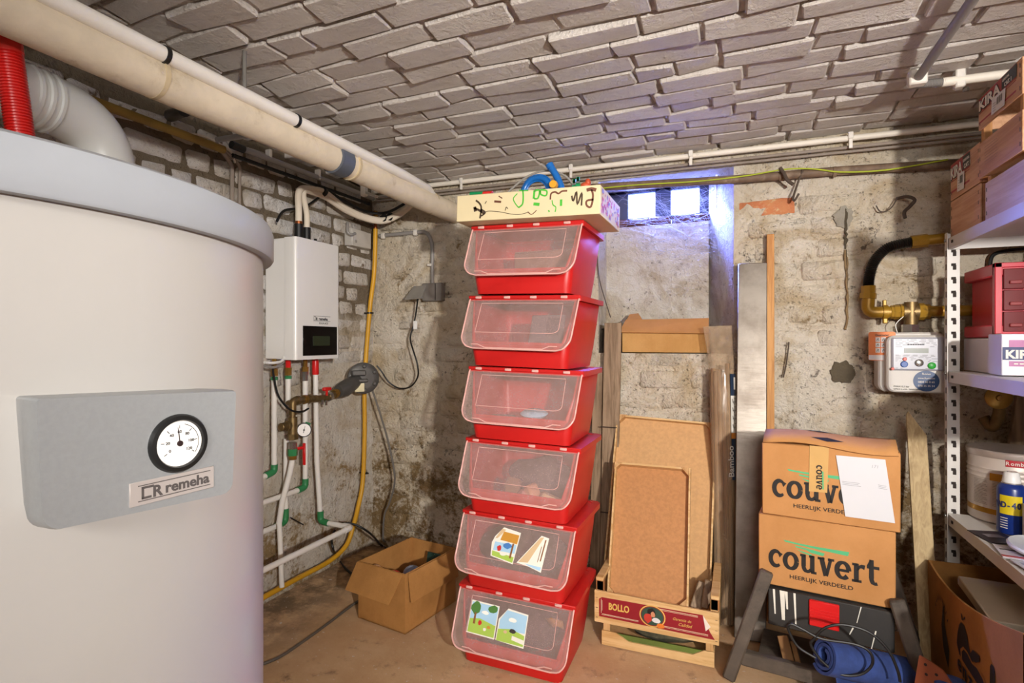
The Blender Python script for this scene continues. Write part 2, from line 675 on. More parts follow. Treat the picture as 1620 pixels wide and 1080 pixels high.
def lay(parent, org, ax, ay, az, u0, u1, v0, v1, course, length, headers, proud, tilt, meshes, hmeshes, skip=None, special=None, T=0.05):
    """courses of single bricks on a surface: ax along the course, ay across, az out of the surface"""
    ax, ay, az = Vector(ax), Vector(ay), Vector(az)
    n = 0; row = 0; v = v0
    while v < v1:
        u = u0 - RNG.uniform(0, length)
        drift = RNG.uniform(-.004, .004)
        while u < u1:
            hd = RNG.random() < headers
            L = length * (0.5 if hd else 1.0) * RNG.uniform(.93, 1.07)
            c = u + L / 2; u += L
            if c < u0 or c > u1:
                continue
            if skip and skip(c, v, L / 2):
                continue
            me = RNG.choice(hmeshes if hd else meshes)
            if special:
                s = special(c, v)
                if s is not None:
                    me = RNG.choice(s[1] if hd else s[0])
            o = bpy.data.objects.new('brick', me)
            pr = RNG.uniform(*proud)
            rot = Euler((R(RNG.gauss(0, tilt)), R(RNG.gauss(0, tilt * .5)), R(RNG.gauss(0, .8)))).to_matrix()
            B = Matrix((ax, ay, az)).transposed() @ rot
            M = B.to_4x4()
            base = (length * (0.5 if hd else 1.0))
            M = M @ Matrix.Diagonal((L / base, RNG.uniform(.95, 1.04), 1, 1))
            M.translation = Vector(org) + ax * c + ay * (v + drift + RNG.uniform(-.003, .003)) + az * (pr - T / 2)
            o.matrix_basis = M
            o.parent = parent
            COL.objects.link(o)
            n += 1
        v += course; row += 1
    return n


CB = brick_meshes('c', .258, .088, .05, 9, ceil_paint, .0045, .0055)
CH = brick_meshes('ch', .124, .088, .05, 5, ceil_paint, .0045, .005)
n_c = lay(ceiling, (0, 0, ZC), (1, 0, 0), (0, -1, 0), (0, 0, -1), XL + .05, 1.1, -2.66, -0.86, 0.099, 0.268, 0.10, (0.007, 0.019), 1.5, CB, CH,
          skip=lambda c, v, h: (c + h < -1.95) or (c > 0.2 + (-v) * .42))
LB = brick_meshes('l', .215, .076, .05, 6, left_paint, .012, .004)
LH = brick_meshes('lh', .102, .076, .05, 4, left_paint, .012, .004)
lay(wall_left, (XL, 0, 0), (0, 1, 0), (0, 0, 1), (1, 0, 0), 0.95, YB - .03, 1.02, 2.07, 0.0905, 0.228, 0.5, (0.003, 0.013), 1.2, LB, LH,
    skip=lambda c, v, h: v < 1.35 and (c < 1.72 or (v < 1.2 and RNG.random() < .35)))
BB = brick_meshes('b', .245, .082, .05, 6, back_paint, .016, .005)
BH = brick_meshes('bh', .118, .082, .05, 3, back_paint, .016, .005)
RB = brick_meshes('r', .245, .082, .05, 2, raw_brick, .012, .004)
RH = brick_meshes('rh', .118, .082, .05, 2, raw_brick, .012, .004)


def back_special(c, v):
    if 0.0 < c < 0.16 and 1.72 < v < 1.93:
        return (RB, RH)
    return None


lay(wall_back, (0, YB, 0), (1, 0, 0), (0, 0, 1), (0, -1, 0), XL + .05, 1.25, 0.05, 1.97, 0.097, 0.256, 0.30, (-0.004, 0.009), 1.1, BB, BH,
    skip=lambda c, v, h: (c + h > NX0 - .005 and c - h < NX1 + .003 and v > NZ0 - .045), special=back_special)

# ---- window niche
nm = MB()
RBX = -0.128                                                      # splayed right reveal
nm.panel((NX0, NYB, NZ0 - .02), (RBX, NYB, NZ0 - .02), (RBX, NYB, 1.80), (NX0, NYB, 1.80), -0.03)
nm.build('niche_back', niche_paint, wall_back)
nm = MB()
Mz = Matrix(((1, 0, 0, 0), (0, 1, 0, 0), (0, 0, 1, 0), (0, 0, 0, 1)))
nm.prism([(NX1, YB + .006), (NX1 + .09, YB + .006), (NX1 + .09, NYB + .16), (RBX, NYB + .16), (RBX, NYB)], NZ0 - .02, NZ1 + .03, Mz)
nm.build('niche_reveal', niche_paint, wall_back)
nm = MB().box((NX0 - .045, (YB + NYB) / 2 + .083, (NZ0 + NZ1) / 2), (.09, NYB - YB + .154, NZ1 - NZ0 + .05))
nm.build('niche_reveal', niche_paint, wall_back)
nm = MB().box(((NX0 + NX1) / 2, (YB + NYB) / 2 + .035, NZ0 - .031), (NX1 - NX0 + .04, NYB - YB + .068, .06), .004)
nm.build('niche_ledge', niche_paint, wall_back)
nm = MB().box(((NX0 + NX1) / 2, (YB + NYB) / 2 + .020, NZ1 + .046), (NX1 - NX0 + .3, NYB - YB + .02, .09), .004)
nm.build('niche_soffit', niche_paint, wall_back)
nm = MB().box(((NX0 + RBX) / 2 + .0, NYB + .005, 1.765), (RBX - NX0 + .01, .03, .062), .006)
nm.build('niche_rendered_band', painted('band_paint', '#8d8a88', '#77706b', '#5c544c', '#38322d', .5, .7), wall_back)
BNB = brick_meshes('n', .11, .05, .04, 3, brown_brick, .008, .004)
for i in range(5):
    o = bpy.data.objects.new('brick', RNG.choice(BNB)); COL.objects.link(o); o.parent = wall_back
    o.matrix_basis = Matrix.Translation((NX0 + .05 + i * .112, NYB + .010, 1.822)) @ Euler((R(90), 0, R(RNG.uniform(-2, 2)))).to_matrix().to_4x4()
# window: dark frame with two small panes
frame_m = mat('window_frame', '#3a3f4c', 0.6, bump=.2)


def pane_mat():
    k = NT('dusty_pane')
    p = k.obj()
    tr = k.n('ShaderNodeBsdfTransparent'); tr.inputs[0].default_value = (0.93, 0.96, 1, 1)
    tl = k.n('ShaderNodeBsdfTranslucent'); tl.inputs[0].default_value = (0.8, 0.85, 0.95, 1)
    mx = k.n('ShaderNodeMixShader')
    k.l(k.math('MULTIPLY', k.ramp(k.noise(p, 40, 6, .7), .35, .75), .3), mx.inputs[0])
    k.l(tr.outputs[0], mx.inputs[1]); k.l(tl.outputs[0], mx.inputs[2])
    k.l(mx.outputs[0], k.out.inputs[0])
    return k.m


win = bpy.data.objects.new('window_1', None); COL.objects.link(win)
win.location = (-0.36, NYB + .032, 1.92); WORLD[win.name] = Matrix.Translation(win.location)
struct(win, 'small dusty cellar window high in the niche')
WY = NYB + .032
fm = MB()
for (x0, x1) in ((NX0 - .02, -0.535), (-0.395, -0.315), (-0.175, RBX + .03)):
    fm.box(((x0 + x1) / 2, WY, 1.922), (x1 - x0, .022, .17), .003)
fm.box(((NX0 + RBX) / 2, WY, 1.845), (RBX - NX0 + .06, .022, .022), .003)
fm.box(((NX0 + RBX) / 2, WY, 1.995), (RBX - NX0 + .06, .022, .022), .003)
fm.build('window_frame', frame_m, win)
pm = pane_mat()
for (x0, x1) in ((-0.535, -0.395), (-0.315, -0.175)):
    MB().box(((x0 + x1) / 2, WY, 1.92), (x1 - x0 + .004, .004, .14)).build('pane', pm, win)
MB().tube([(-0.088, 2.80, 1.995), (-0.088, 2.80, 1.835)], .006, 8).build('catch_rod', mat('white_rod', '#e6e8ee', .5), win)
# ================================================================== LEFT SIDE: TANK
white_enamel = mat('white_enamel', '#b1aeaa', 0.32, var=.015, bump=.02, bscale=250, dirt='#b9aea2', dscale=9, dlo=.765, dhi=.80, coat=.2)
grey_lid = mat('grey_lid', '#9a9ea4', 0.42, var=.03, bump=.05, bscale=300)
silver = mat('silver_paint', '#9a9d9f', 0.36, metal=.35, var=.03, vscale=220, bump=.05, bscale=400)
black_p = mat('black_plastic', '#151515', 0.4, bump=.05)
black_r = mat('black_rubber', '#0b0b0b', 0.5, bump=.1)
white_p = mat('white_plastic', '#e9e7e3', 0.4, var=.02, bump=.03)
ink = mat('black_ink', '#1a1614', 0.6, bump=0)
grey_ink = mat('grey_ink', '#4c4746', 0.5, bump=0)
dial_w = mat('dial_white', '#f3f0ec', 0.35, var=.01, bump=0)
TC = Vector((-0.912, 0.330, 0))
tank = thing('hot_water_tank', 'large white cylindrical hot water tank with grey lid and thermometer panel', 'water tank', TC)
RB_, RT_ = 0.388, 0.402
MB().lathe([(0.30, 0.0), (RB_ - .01, 0.0), (RB_, .012), (RB_, 1.325)], 128).build('body', white_enamel, tank, local=True)
MB().lathe([(RB_ - .004, 1.316), (RT_ - .002, 1.316), (RT_, 1.319), (RT_, 1.352), (RT_ - .004, 1.362), (RT_ - .014, 1.367), (0.1, 1.369), (1e-4, 1.369)], 128).build('lid', grey_lid, tank, local=True)
# control panel: vertical face at a slight turn from the tank's own normal
fwd = Vector((-_s, _c, 0)); rgt = Vector((_c, _s, 0))
def cf(lat, dep, z): return rgt * lat + fwd * dep + Vector((0, 0, z))
pl, pr = cf(-.353, .410, 0), cf(-.277, .550, 0)
xd = (pr - pl).normalized(); nd = xd.cross(Vector((0, 0, 1)))      # outward
mid = (pl + pr) / 2
PM = Matrix((xd, Vector((0, 0, 1)), nd)).transposed().to_4x4(); PM.translation = mid + Vector((0, 0, 1.1035))
PL = WORLD[tank.name].inverted() @ PM
W2, H2 = .080, .051
def pan(sc, z, dx=0, flare=0):
    pts = rrect(2 * W2 * sc, 2 * H2 * sc, (.013, .011, .003, .003), 6)
    return [(x + dx + flare * (1 if x > 0 else -1) * (y / H2) * .5, y - .0035 * (x / W2), z) for x, y in pts]
back = []
for x, y, z in pan(.97, 0, .006, .006):
    P = PL @ Vector((x, y, 0))
    nl = (PL.to_3x3() @ Vector((0, 0, 1)))
    # run back along the panel normal until it meets the tank body
    t = 0
    while math.hypot(P.x, P.y) > RB_ - .003 and t < 400:
        P = P - nl * .0005; t += 1
    back.append(P)
mb = MB()
L1 = [PL @ Vector(p) for p in pan(0.985, 0, 0, .004)]; L2 = [PL @ Vector(p) for p in pan(1.0, -.003, 0, .004)]
L3 = [PL @ Vector(p) for p in pan(1.015, -.02, 0, .004)]
mb.loft([back, L3, L2, L1])
panel = mb.build('control_panel', silver, tank, local=True, ang=30)
# thermometer on the panel
gu = Vector((.0235, .004, 0))
G = PL @ Matrix.Translation(gu)
def lz(prof, n=40, off=(0, 0, 0)): return MB().lathe(prof, n, PL @ Matrix.Translation(gu + Vector(off)))
lz([(.0265, 0), (.0265, .002), (.025, .0045), (.0215, .005), (.0205, .003), (.0205, 0)], 48).build('thermometer_bezel', black_p, panel, local=True)
MB().prism([(.0207 * math.cos(2 * math.pi * k / 40), .0207 * math.sin(2 * math.pi * k / 40)) for k in range(40)], .0012, .0018, G).build('thermometer_dial', dial_w, panel, local=True)
dm = MB(); z = .0021
for k in range(7):
    a = R(215 - k * 250 / 6); d = Vector((math.cos(a), math.sin(a), 0)); e = Vector((-d.y, d.x, 0)) * .00035
    p0, p1 = d * .0135, d * .0165
    dm.add([G @ (p + Vector((0, 0, z))) for p in (p0 - e, p1 - e, p1 + e, p0 + e)], [(0, 1, 2, 3)])
for k in range(24):
    a0, a1 = R(75 - k * 110 / 24), R(75 - (k + 1) * 110 / 24)
    dm.add([G @ Vector((r * math.cos(a), r * math.sin(a), z)) for a, r in ((a0, .0172), (a0, .0178), (a1, .0178), (a1, .0172))], [(0, 1, 2, 3)])
dm.build('dial_scale', ink, panel, local=True)
for k, s in enumerate(('0', '20', '40', '60', '80', '100', '120')):
    a = R(215 - k * 250 / 6)
    text(s, .0038, G @ Matrix.Translation((.0105 * math.cos(a), .0105 * math.sin(a) - .001, .0021)), ink, panel, .0, 'CENTER', name='dial_number')
nm = MB(); a = R(97); d = Vector((math.cos(a), math.sin(a), 0)); e = Vector((-d.y, d.x, 0)) * .0007
nm.add([G @ (p + Vector((0, 0, .0028))) for p in (-d * .002 - e, d * .015 - e * .4, d * .015 + e * .4, -d * .002 + e)], [(0, 1, 2, 3)])
nm.lathe([(.0026, .002), (.0026, .0034), (1e-4, .0036)], 14, G)
nm.build('thermometer_needle', mat('needle', '#2b1d1d', .4, bump=0), panel, local=True)
# name badge
badge_m = mat('badge', '#a9a19d', 0.4, metal=.15, var=.02, bump=0)
bu = Matrix.Translation((.0195, -.0335, 0)) @ Euler((0, 0, R(.5))).to_matrix().to_4x4()
BPL = PL @ bu
MB().box((0, 0, .0006), (.0745, .0205, .0016), .0006, BPL).build('name_badge', badge_m, panel, local=True)
bm_ = MB()
for (x0, y0, x1, y1) in ((-.031, .0062, .0335, .0070), (-.031, -.0070, .0335, -.0062),
                         (-.0282, .0034, -.0180, .0054), (-.0282, -.0054, -.0200, -.0034), (-.0282, -.0054, -.0260, .0054)):
    bm_.add([BPL @ Vector(p) for p in ((x0, y0, .00165), (x1, y0, .00165), (x1, y1, .00165), (x0, y1, .00165))], [(0, 1, 2, 3)])
bm_.build('badge_lines', grey_ink, panel, local=True)
text('R', .0135, BPL @ Matrix.Translation((-.0192, -.0051, .0016)), grey_ink, panel, .0004, name='badge_lettering')
text('remeha', .0128, BPL @ Matrix.Translation((-.0085, -.0042, .0016)), grey_ink, panel, .00035, name='badge_lettering', sx=1.04)

# flue elbow and hose above the tank
flue_m = mat('flue_grey', '#c3c5c2', 0.36, var=.03, bump=.02, dirt='#9c968c', dscale=6, dlo=.68, dhi=.8)
fz = PX(60, 160, -1.46)
flue = thing('flue_pipe', 'grey plastic flue elbow turning down behind the tank lid', 'pipe', (-1.64, 1.0, 1.1))
FR = .069
e0 = PX(170, 205, -1.46)
FX, FY, FZ = -1.64, .969, 1.805
FR = .073
path = bend([(FX + .12, FY - .98, FZ), (FX, FY + .03, FZ), (FX, FY + .03, 1.10)], .15, 12)
MB().tube(path, FR, 28).build('elbow', flue_m, flue)
for (yy) in (.16, .185, .21):
    dirv = Vector((-.12, 1.01, 0)).normalized(); c0 = Vector((FX, FY + .03, FZ)) - dirv * yy
    MB().tube([c0 - dirv * .007, c0 - dirv * .004, c0 + dirv * .004, c0 + dirv * .007], [FR, FR + .004, FR + .004, FR], 28, caps=False).build('collar', flue_m, flue)
for zz in (1.645, 1.62):
    MB().tube([(FX, FY + .03, zz - .007), (FX, FY + .03, zz - .004), (FX, FY + .03, zz + .004), (FX, FY + .03, zz + .007)], [FR, FR + .004, FR + .004, FR], 28, caps=False).build('collar', flue_m, flue)
red_hose_m = mat('red_hose', '#d3201c', 0.3, var=.04, bump=.02)
hose = thing('red_hose', 'red corrugated hose rising beside the grey flue pipe', 'hose', (-1.525, .75, 1.3))
h0, h1 = PX(36, 240, -1.525), PX(10, 60, -1.525)
N = 150; pts = []; rs = []
for i in range(N + 1):
    t = i / N
    pts.append(h0.lerp(h1, t) + Vector((0, 0, 0))); rs.append(.0255 + .0018 * (1 if (i // 2) % 2 else -1))
pts.append(h1 + Vector((-.01, .0, .12))); rs.append(.0255)
MB().tube(pts, rs, 16).build('hose', red_hose_m, hose, ang=60)
cm = h0.lerp(h1, .93)
MB().tube([cm + (h1 - h0) * -.06, cm + (h1 - h0) * .25], .0285, 16).build('sleeve', mat('red_sleeve', '#d8342c', .25, bump=.02), hose)

# ---------------- big lagged pipe under the ceiling
lag = mat('lagging', '#d6c8b0', 0.8, var=.08, vscale=9, bump=.9, bscale=28, dirt='#a0885f', dscale=6.5, dlo=.54, dhi=.76)
PXX, PZZ, PR = -1.44, 1.905, .053
bigp = thing('lagged_pipe', 'thick cream cloth-lagged pipe running under the ceiling to the back wall', 'pipe', (PXX, 1.6, PZZ))
pts = []; rs = []
for i in range(60):
    y = -.3 + (YB - .02 + .3) * i / 59
    pts.append((PXX + .004 * math.sin(y * 3.1), y, PZZ + .003 * math.sin(y * 4.3 + 1))); rs.append(PR + .0025 * noise.noise(Vector((0, y * 6, 2))))
MB().tube(pts, rs, 24).build('lagging', lag, bigp)
for y in (0.995, 1.80, 2.42):
    MB().tube([(PXX, y, PZZ), (PXX, y + .012, PZZ)], PR + .0035, 24).build('lagging_seam', mat('lag_seam', '#c2b08f', .8, bump=.2), bigp)
ty = PX(535, 245, PXX).y
MB().tube([(PXX, ty - .035, PZZ + .001), (PXX, ty + .035, PZZ + .001)], PR + .0045, 28).build('tape_band', mat('grey_tape', '#555b66', .55, bump=.1), bigp)
hy = PX(348, 110, PXX).y
MB().tube([(PXX + .055, hy + .04, ZC - .012), (PXX + .055, hy + .04, PZZ + .06), (PXX + .02, hy + .04, PZZ + .045)], .006, 8).build('hanger', mat('galv', '#8f8c86', .45, metal=.7, bump=.1), bigp)
trunk = thing('white_duct', 'white half-round duct strapped along the top of the lagged pipe', 'duct', (PXX + .06, 1.4, PZZ + .06))
tw = mat('white_duct', '#e7e2da', 0.55, var=.02, bump=.35, bscale=220)
TX, TZ, TRr = PXX + .046, PZZ + .049, .021
MB().tube([(TX, -.3, TZ), (TX, .99, TZ)], TRr, 18).build('duct_length', tw, trunk)
MB().tube([(TX, 1.0, TZ), (TX, 1.455, TZ)], TRr, 18).build('duct_length', tw, trunk)
MB().tube([(TX, 1.465, TZ), (TX, 2.10, TZ), (TX - .004, 2.34, TZ - .004), (TX - .03, 2.46, TZ - .02)], [TRr, TRr, TRr * .85, TRr * .5], 18).build('duct_length', tw, trunk)
for y in (.995, 1.46):
    o = MB().tube([(TX, y - .006, TZ), (TX, y + .006, TZ)], TRr + .0025, 18).build('cable_tie', black_p, trunk)

# ================================================================== WALL UNIT
unit_w = mat('unit_white', '#dcdad6', 0.3, var=.012, bump=.0)
BX0, BX1, BY0, BY1, BZ0, BZ1 = XL + .02, -1.80, 1.885, 2.178, 1.118, 1.665
unit = thing('wall_heating_unit', 'white wall-hung heating unit with black display on the brick wall', 'boiler', (XL + .1, 2.03, BZ0))
MB().box(((BX0 + BX1 - .045) / 2, (BY0 + BY1) / 2, (BZ0 + BZ1) / 2), (BX1 - BX0 - .045, BY1 - BY0 - .004, BZ1 - BZ0 - .004), .004).build('casing', unit_w, unit)
poly = rrect(.066, BY1 - BY0, (.002, .016, .016, .002), 6, BX1 - .033 - .0, (BY0 + BY1) / 2)
mb = MB().prism(poly, BZ0, BZ1); mb.build('front_cover', unit_w, unit)
def onfront(y, z, d=.0): return Vector((BX1 + d, y, z))
FMx = lambda y, z, d=.001: frame((BX1 + d, y, z), (0, 1, 0), (0, 0, 1))
d0 = PX(479, 515, BX1); d1 = PX(532.5, 561, BX1)
dy0, dy1, dz1, dz0 = d0.y, d1.y, d0.z, d1.z
disp = MB().box((BX1 + .001, (dy0 + dy1) / 2, (dz0 + dz1) / 2), (.004, dy1 - dy0, dz1 - dz0), .001).build('display_panel', mat('display_black', '#0d0c0c', .12, bump=0), unit)
MB().box((BX1 + .0032, (dy0 + dy1) / 2 + .004, (dz0 + dz1) / 2), (.001, (dy1 - dy0) * .5, (dz1 - dz0) * .33)).build('display_screen', mat('lcd', '#2c3323', .2, bump=0), disp)
text('remeha', .020, FMx((dy0 + dy1) / 2 - .012, dz1 + .028), ink, unit, .0004, local=False)
text('ELGA ACE', .013, FMx((dy0 + dy1) / 2 - .008, dz1 + .010), ink, unit, .0, local=False)
lm = MB()
y0 = (dy0 + dy1) / 2 - .048
for (a, b, c, d) in ((y0, .046, y0 + .115, .0475), (y0, .024, y0 + .115, .0255), (y0 + .004, .0275, y0 + .006, .0445), (y0 + .004, .0430, y0 + .016, .0445), (y0 + .004, .0275, y0 + .016, .029), (y0 + .015, .0275, y0 + .017, .0445)):
    lm.add([(BX1 + .0012, a, dz1 + b), (BX1 + .0012, c, dz1 + b), (BX1 + .0012, c, dz1 + d), (BX1 + .0012, a, dz1 + d)], [(0, 1, 2, 3)])
lm.build('logo_lines', ink, unit)
text('R', .019, FMx(y0 + .018, dz1 + .0275), ink, unit, .0003, local=False)
MB().tube([(-1.90, 2.01, BZ1 - .01), (-1.90, 2.01, BZ1 + .085)], .020, 16).build('top_sleeve', black_r, unit)
MB().tube([(-1.90, 2.062, BZ1 - .01), (-1.90, 2.062, BZ1 + .078)], .018, 16).build('top_sleeve', black_r, unit)
MB().box((-1.90, 2.13, BZ1 + .012), (.03, .03, .026), .004).tube([(-1.90, 2.12, BZ1 + .012), (-1.90, 2.12, BZ1 + .035)], .007, 8).build('cable_gland', black_p, unit)

# pipes under the unit
wpipe = mat('white_pipe', '#e3dfd8', 0.4, var=.03, bump=.03, dirt='#9c8a6f', dscale=14, dlo=.66, dhi=.8)
brass = mat('brass', '#a5813f', 0.38, metal=.85, var=.15, vscale=30, bump=.1)
dull_brass = mat('dull_brass', '#7d6844', 0.45, metal=.75, var=.2, vscale=30, bump=.15)
chrome = mat('chrome', '#b9b6b0', 0.25, metal=.9, bump=.05)
green_f = mat('green_fitting', '#2f7d4a', 0.4, var=.15, bump=.1)
red_p = mat('red_plastic', '#cf1d1d', 0.35, var=.05, bump=.05)
PXP = -1.90
def at(u, v, x=PXP): return PX(u, v, x)
y1, y2, y3, y4 = at(434, 600).y, at(456, 600).y, at(483, 600).y, at(499, 600).y
def fitting(p, n, parent, r=.014, L=.02, ax=(0, 0, 1), m=None, seg=8, name='fitting'):
    p = Vector(p); a = Vector(ax)
    return MB().tube([p - a * L / 2, p + a * L / 2], r, seg).build(name, m or brass, parent)
PRr = .0125
# 1: far-left
z1e = at(434, 745).z
p1 = thing('water_pipe', 'white water pipe nearest the tank under the wall unit', 'pipe', (PXP, y1, z1e), group=None)
MB().tube([(PXP, y1, BZ0 - .085), (PXP, y1, z1e + .02)], PRr, 14).build('pipe', wpipe, p1)
fitting((PXP, y1, BZ0 - .02), 0, p1, .010, .05); fitting((PXP, y1, BZ0 - .055), 0, p1, .015, .03)
fitting((PXP, y1, BZ0 - .082), 0, p1, .0155, .014, m=green_f, name='green_collar')
MB().tube(bend([(PXP, y1, z1e + .03), (PXP, y1, z1e), (PXP, y1 - .05, z1e - .01)], .02), .0155, 12).build('elbow', green_f, p1)
MB().tube([(PXP, y1 - .045, z1e - .01), (PXP, y1 - .35, z1e - .01)], PRr, 14).build('pipe', wpipe, p1)
# 3
z3e = at(483, 770).z
p3 = thing('water_pipe', 'white water pipe with brass top, third from the tank', 'pipe', (PXP, y3, z3e))
MB().tube([(PXP, y3, BZ0 - .10), (PXP, y3, z3e + .02)], PRr, 14).build('pipe', wpipe, p3)
fitting((PXP, y3, BZ0 - .02), 0, p3, .010, .05); fitting((PXP, y3, BZ0 - .05), 0, p3, .0155, .022); fitting((PXP, y3, BZ0 - .08), 0, p3, .0145, .05, m=chrome)
MB().tube(bend([(PXP, y3, z3e + .04), (PXP, y3, z3e), (PXP + .0, y3 - .05, z3e - .004)], .02), .0155, 12).build('elbow', green_f, p3)
MB().tube([(PXP, y3 - .04, z3e - .004), (PXP, y3 - .55, z3e - .010)], PRr, 14).build('pipe', wpipe, p3)
# 4
z4e = .315
p4 = thing('water_pipe', 'white water pipe with red taped top, farthest from the tank', 'pipe', (PXP, y4, z4e))
MB().tube([(PXP, y4, BZ0 - .02), (PXP, y4 + .01, .62), (PXP, y4 + .035, z4e + .02)], PRr, 14).build('pipe', wpipe, p4)
MB().tube([(PXP, y4, BZ0 + .0), (PXP, y4, BZ0 - .02), (PXP, y4, BZ0 - .075), (PXP, y4, BZ0 - .08)], [.014, .0165, .0165, .014], 12).build('red_tape', red_p, p4)
yb = y4 + .035
MB().tube(bend([(PXP, yb, z4e + .05), (PXP, yb, z4e), (PXP + .05, yb, z4e - .005)], .02), .0155, 12).build('elbow', green_f, p4)
MB().tube([(PXP + .03, yb, z4e - .004), (PXP + .165, yb, z4e - .008)], PRr, 14).build('pipe', wpipe, p4)
MB().tube(bend([(PXP + .14, yb, z4e - .008), (PXP + .185, yb, z4e - .008), (PXP + .185, yb - .045, z4e - .008)], .02), .0155, 12).build('elbow', wpipe, p4)
MB().tube([(PXP + .185, yb - .03, z4e - .008), (PXP + .185, yb - 1.0, z4e - .012)], PRr, 14).build('pipe', wpipe, p4)
# 2: with valves
p2 = thing('water_pipe', 'white water pipe carrying the brass safety valve and small pressure gauge', 'pipe', (PXP, y2, .3))
fitting((PXP, y2, BZ0 - .02), 0, p2, .012, .04, m=red_p, name='red_cap'); fitting((PXP, y2, BZ0 - .055), 0, p2, .0150, .035)
fitting((PXP, y2, BZ0 - .082), 0, p2, .0155, .014, m=green_f, name='green_collar')
MB().tube([(PXP, y2, BZ0 - .08), (PXP, y2, .92)], PRr, 14).build('pipe', wpipe, p2)
VX = PXP + .055
vv = at(462, 635, VX); v2 = at(463, 672, VX); v3 = at(458, 712, VX)
yv = v2.y
mb = MB()
mb.tube(bend([(VX, at(500, 640, VX).y, vv.z + .0), (VX, yv, vv.z + .004), (VX, yv, vv.z - .06)], .02), .0165, 12)
mb.tube([(VX, yv, vv.z - .04), (VX, yv, v2.z + .03)], .013, 10)
mb.tube([(VX, yv, v2.z + .035), (VX, yv, v2.z - .045)], .021, 12)
mb.tube([(VX, yv, v2.z - .04), (VX, yv, v2.z - .065)], .024, 6)
mb.tube([(PXP, y2, .92), (VX, yv, .925)], .013, 10)
mb.build('brass_valve', dull_brass, p2)
for k, yy in enumerate((.03, .075, .11)):
    MB().tube([(VX, yv + yy - .009, vv.z + .002), (VX, yv + yy + .009, vv.z + .002)], .021, 8).build('valve_nut', brass if k % 2 else dull_brass, p2)
kn = MB().tube([(VX, yv - .02, v2.z), (VX, yv - .035, v2.z), (VX, yv - .037, v2.z), (VX, yv - .068, v2.z), (VX, yv - .07, v2.z)], [.02, .022, .018, .018, .016], 10)
kn.build('relief_knob', dull_brass, p2)
gc = at(481, 680, VX + .03)
ga = Vector((.62, -.75, .05)).normalized()
gm = frame(gc, ga.cross(Vector((0, 0, 1))) * -1, (0, 0, 1))
gx = Vector((0, 0, 1)).cross(ga).normalized(); gmm = Matrix((gx, ga.cross(gx), ga)).transposed().to_4x4(); gmm.translation = gc
gauge = MB().lathe([(1e-4, -.03), (.029, -.03), (.032, -.02), (.032, .002), (.029, .003), (.028, 0), (1e-4, 0)], 24, gmm).build('pressure_gauge', black_p, p2)
MB().prism([(.0282 * math.cos(2 * math.pi * k / 28), .0282 * math.sin(2 * math.pi * k / 28)) for k in range(28)], .0002, .0008, gmm).build('gauge_dial', dial_w, gauge)
MB().add([gmm @ Vector(p) for p in ((-.004, -.012, .0015), (-.001, -.013, .0015), (.005, .018, .0015), (.0035, .018, .0015))], [(0, 1, 2, 3)]).lathe([(.004, .001), (.004, .002), (1e-4, .002)], 10, gmm).build('gauge_needle', ink, gauge)
MB().tube([gmm @ Vector((.004, .030, -.01)), gmm @ Vector((.026, .022, -.01))], .008, 6).build('green_tab', green_f, gauge)
fitting((VX, yv, v3.z + .018), 0, p2, .019, .03, m=chrome); fitting((VX, yv, v3.z - .012), 0, p2, .021, .03, m=green_f, name='green_collar'); fitting((VX, yv, v3.z - .035), 0, p2, .017, .02)
MB().tube([(VX, yv + .01, v3.z), (VX + .01, yv + .045, v3.z), (VX + .012, yv + .05, v3.z)], .007, 8).box((VX + .014, yv + .056, v3.z - .03), (.014, .008, .10), .003).build('red_lever', red_p, p2)
zl = at(450, 830).z
MB().tube([(VX, yv, v3.z - .04), (VX - .01, yv - .008, v3.z - .11), (VX - .03, yv - .03, zl + .12), (VX - .045, yv - .035, zl + .02)], PRr, 14).build('pipe', wpipe, p2)
MB().tube([(PXP + .012, yv - .035, zl + .03), (PXP + .012, yv - .02, .10)], PRr * .9, 12).build('pipe', wpipe, p2)
# 5 short pipe with green elbow between
y5 = at(457, 800).y
p5 = thing('water_pipe', 'short white pipe ending in a green elbow above the floor', 'pipe', (PXP - .03, y5, .33))
ze5 = at(454, 822).z
MB().tube([(PXP - .035, y5 + .02, .75), (PXP - .035, y5 + .015, ze5 + .02)], PRr, 14).build('pipe', wpipe, p5)
MB().tube(bend([(PXP - .035, y5 + .015, ze5 + .04), (PXP - .035, y5 + .015, ze5 - .02), (PXP - .035, y5 - .04, ze5 - .025)], .02), .0155, 12).build('elbow', green_f, p5)
MB().tube([(PXP - .035, y5 - .03, ze5 - .025), (PXP - .035, y5 - .5, ze5 - .03)], PRr, 14).build('pipe', wpipe, p5)
MB().tube([(PXP - .01, y5 + .02, ze5 + .0), (PXP + .02, y5 + .07, ze5 - .045)], .003, 6).build('cable_tie', black_p, p5)

# round dirt separator on the brass branch
cast = mat('grey_cast', '#5f5d5a', 0.45, metal=.5, var=.12, vscale=20, bump=.2)
fc = PX(575, 598, -1.83)
fil = thing('water_filter', 'round grey cast filter housing with cream tag beside the yellow pipe', 'filter', fc)
da = Vector((.80, -.60, .05)).normalized(); dx_ = Vector((0, 0, 1)).cross(da).normalized()
FM_ = Matrix((dx_, da.cross(dx_), da)).transposed().to_4x4(); FM_.translation = fc
MB().lathe([(1e-4, -.06), (.05, -.06), (.06, -.02), (.083, -.018), (.083, .006), (.075, .012), (.05, .014), (1e-4, .014)], 30, FM_).build('housing', cast, fil)
for k in range(6):
    a = R(30 + 60 * k)
    MB().lathe([(.011, .01), (.011, .02), (.006, .024), (1e-4, .024)], 8, FM_ @ Matrix.Translation((.062 * math.cos(a), .062 * math.sin(a), 0))).build('bolt', cast, fil)
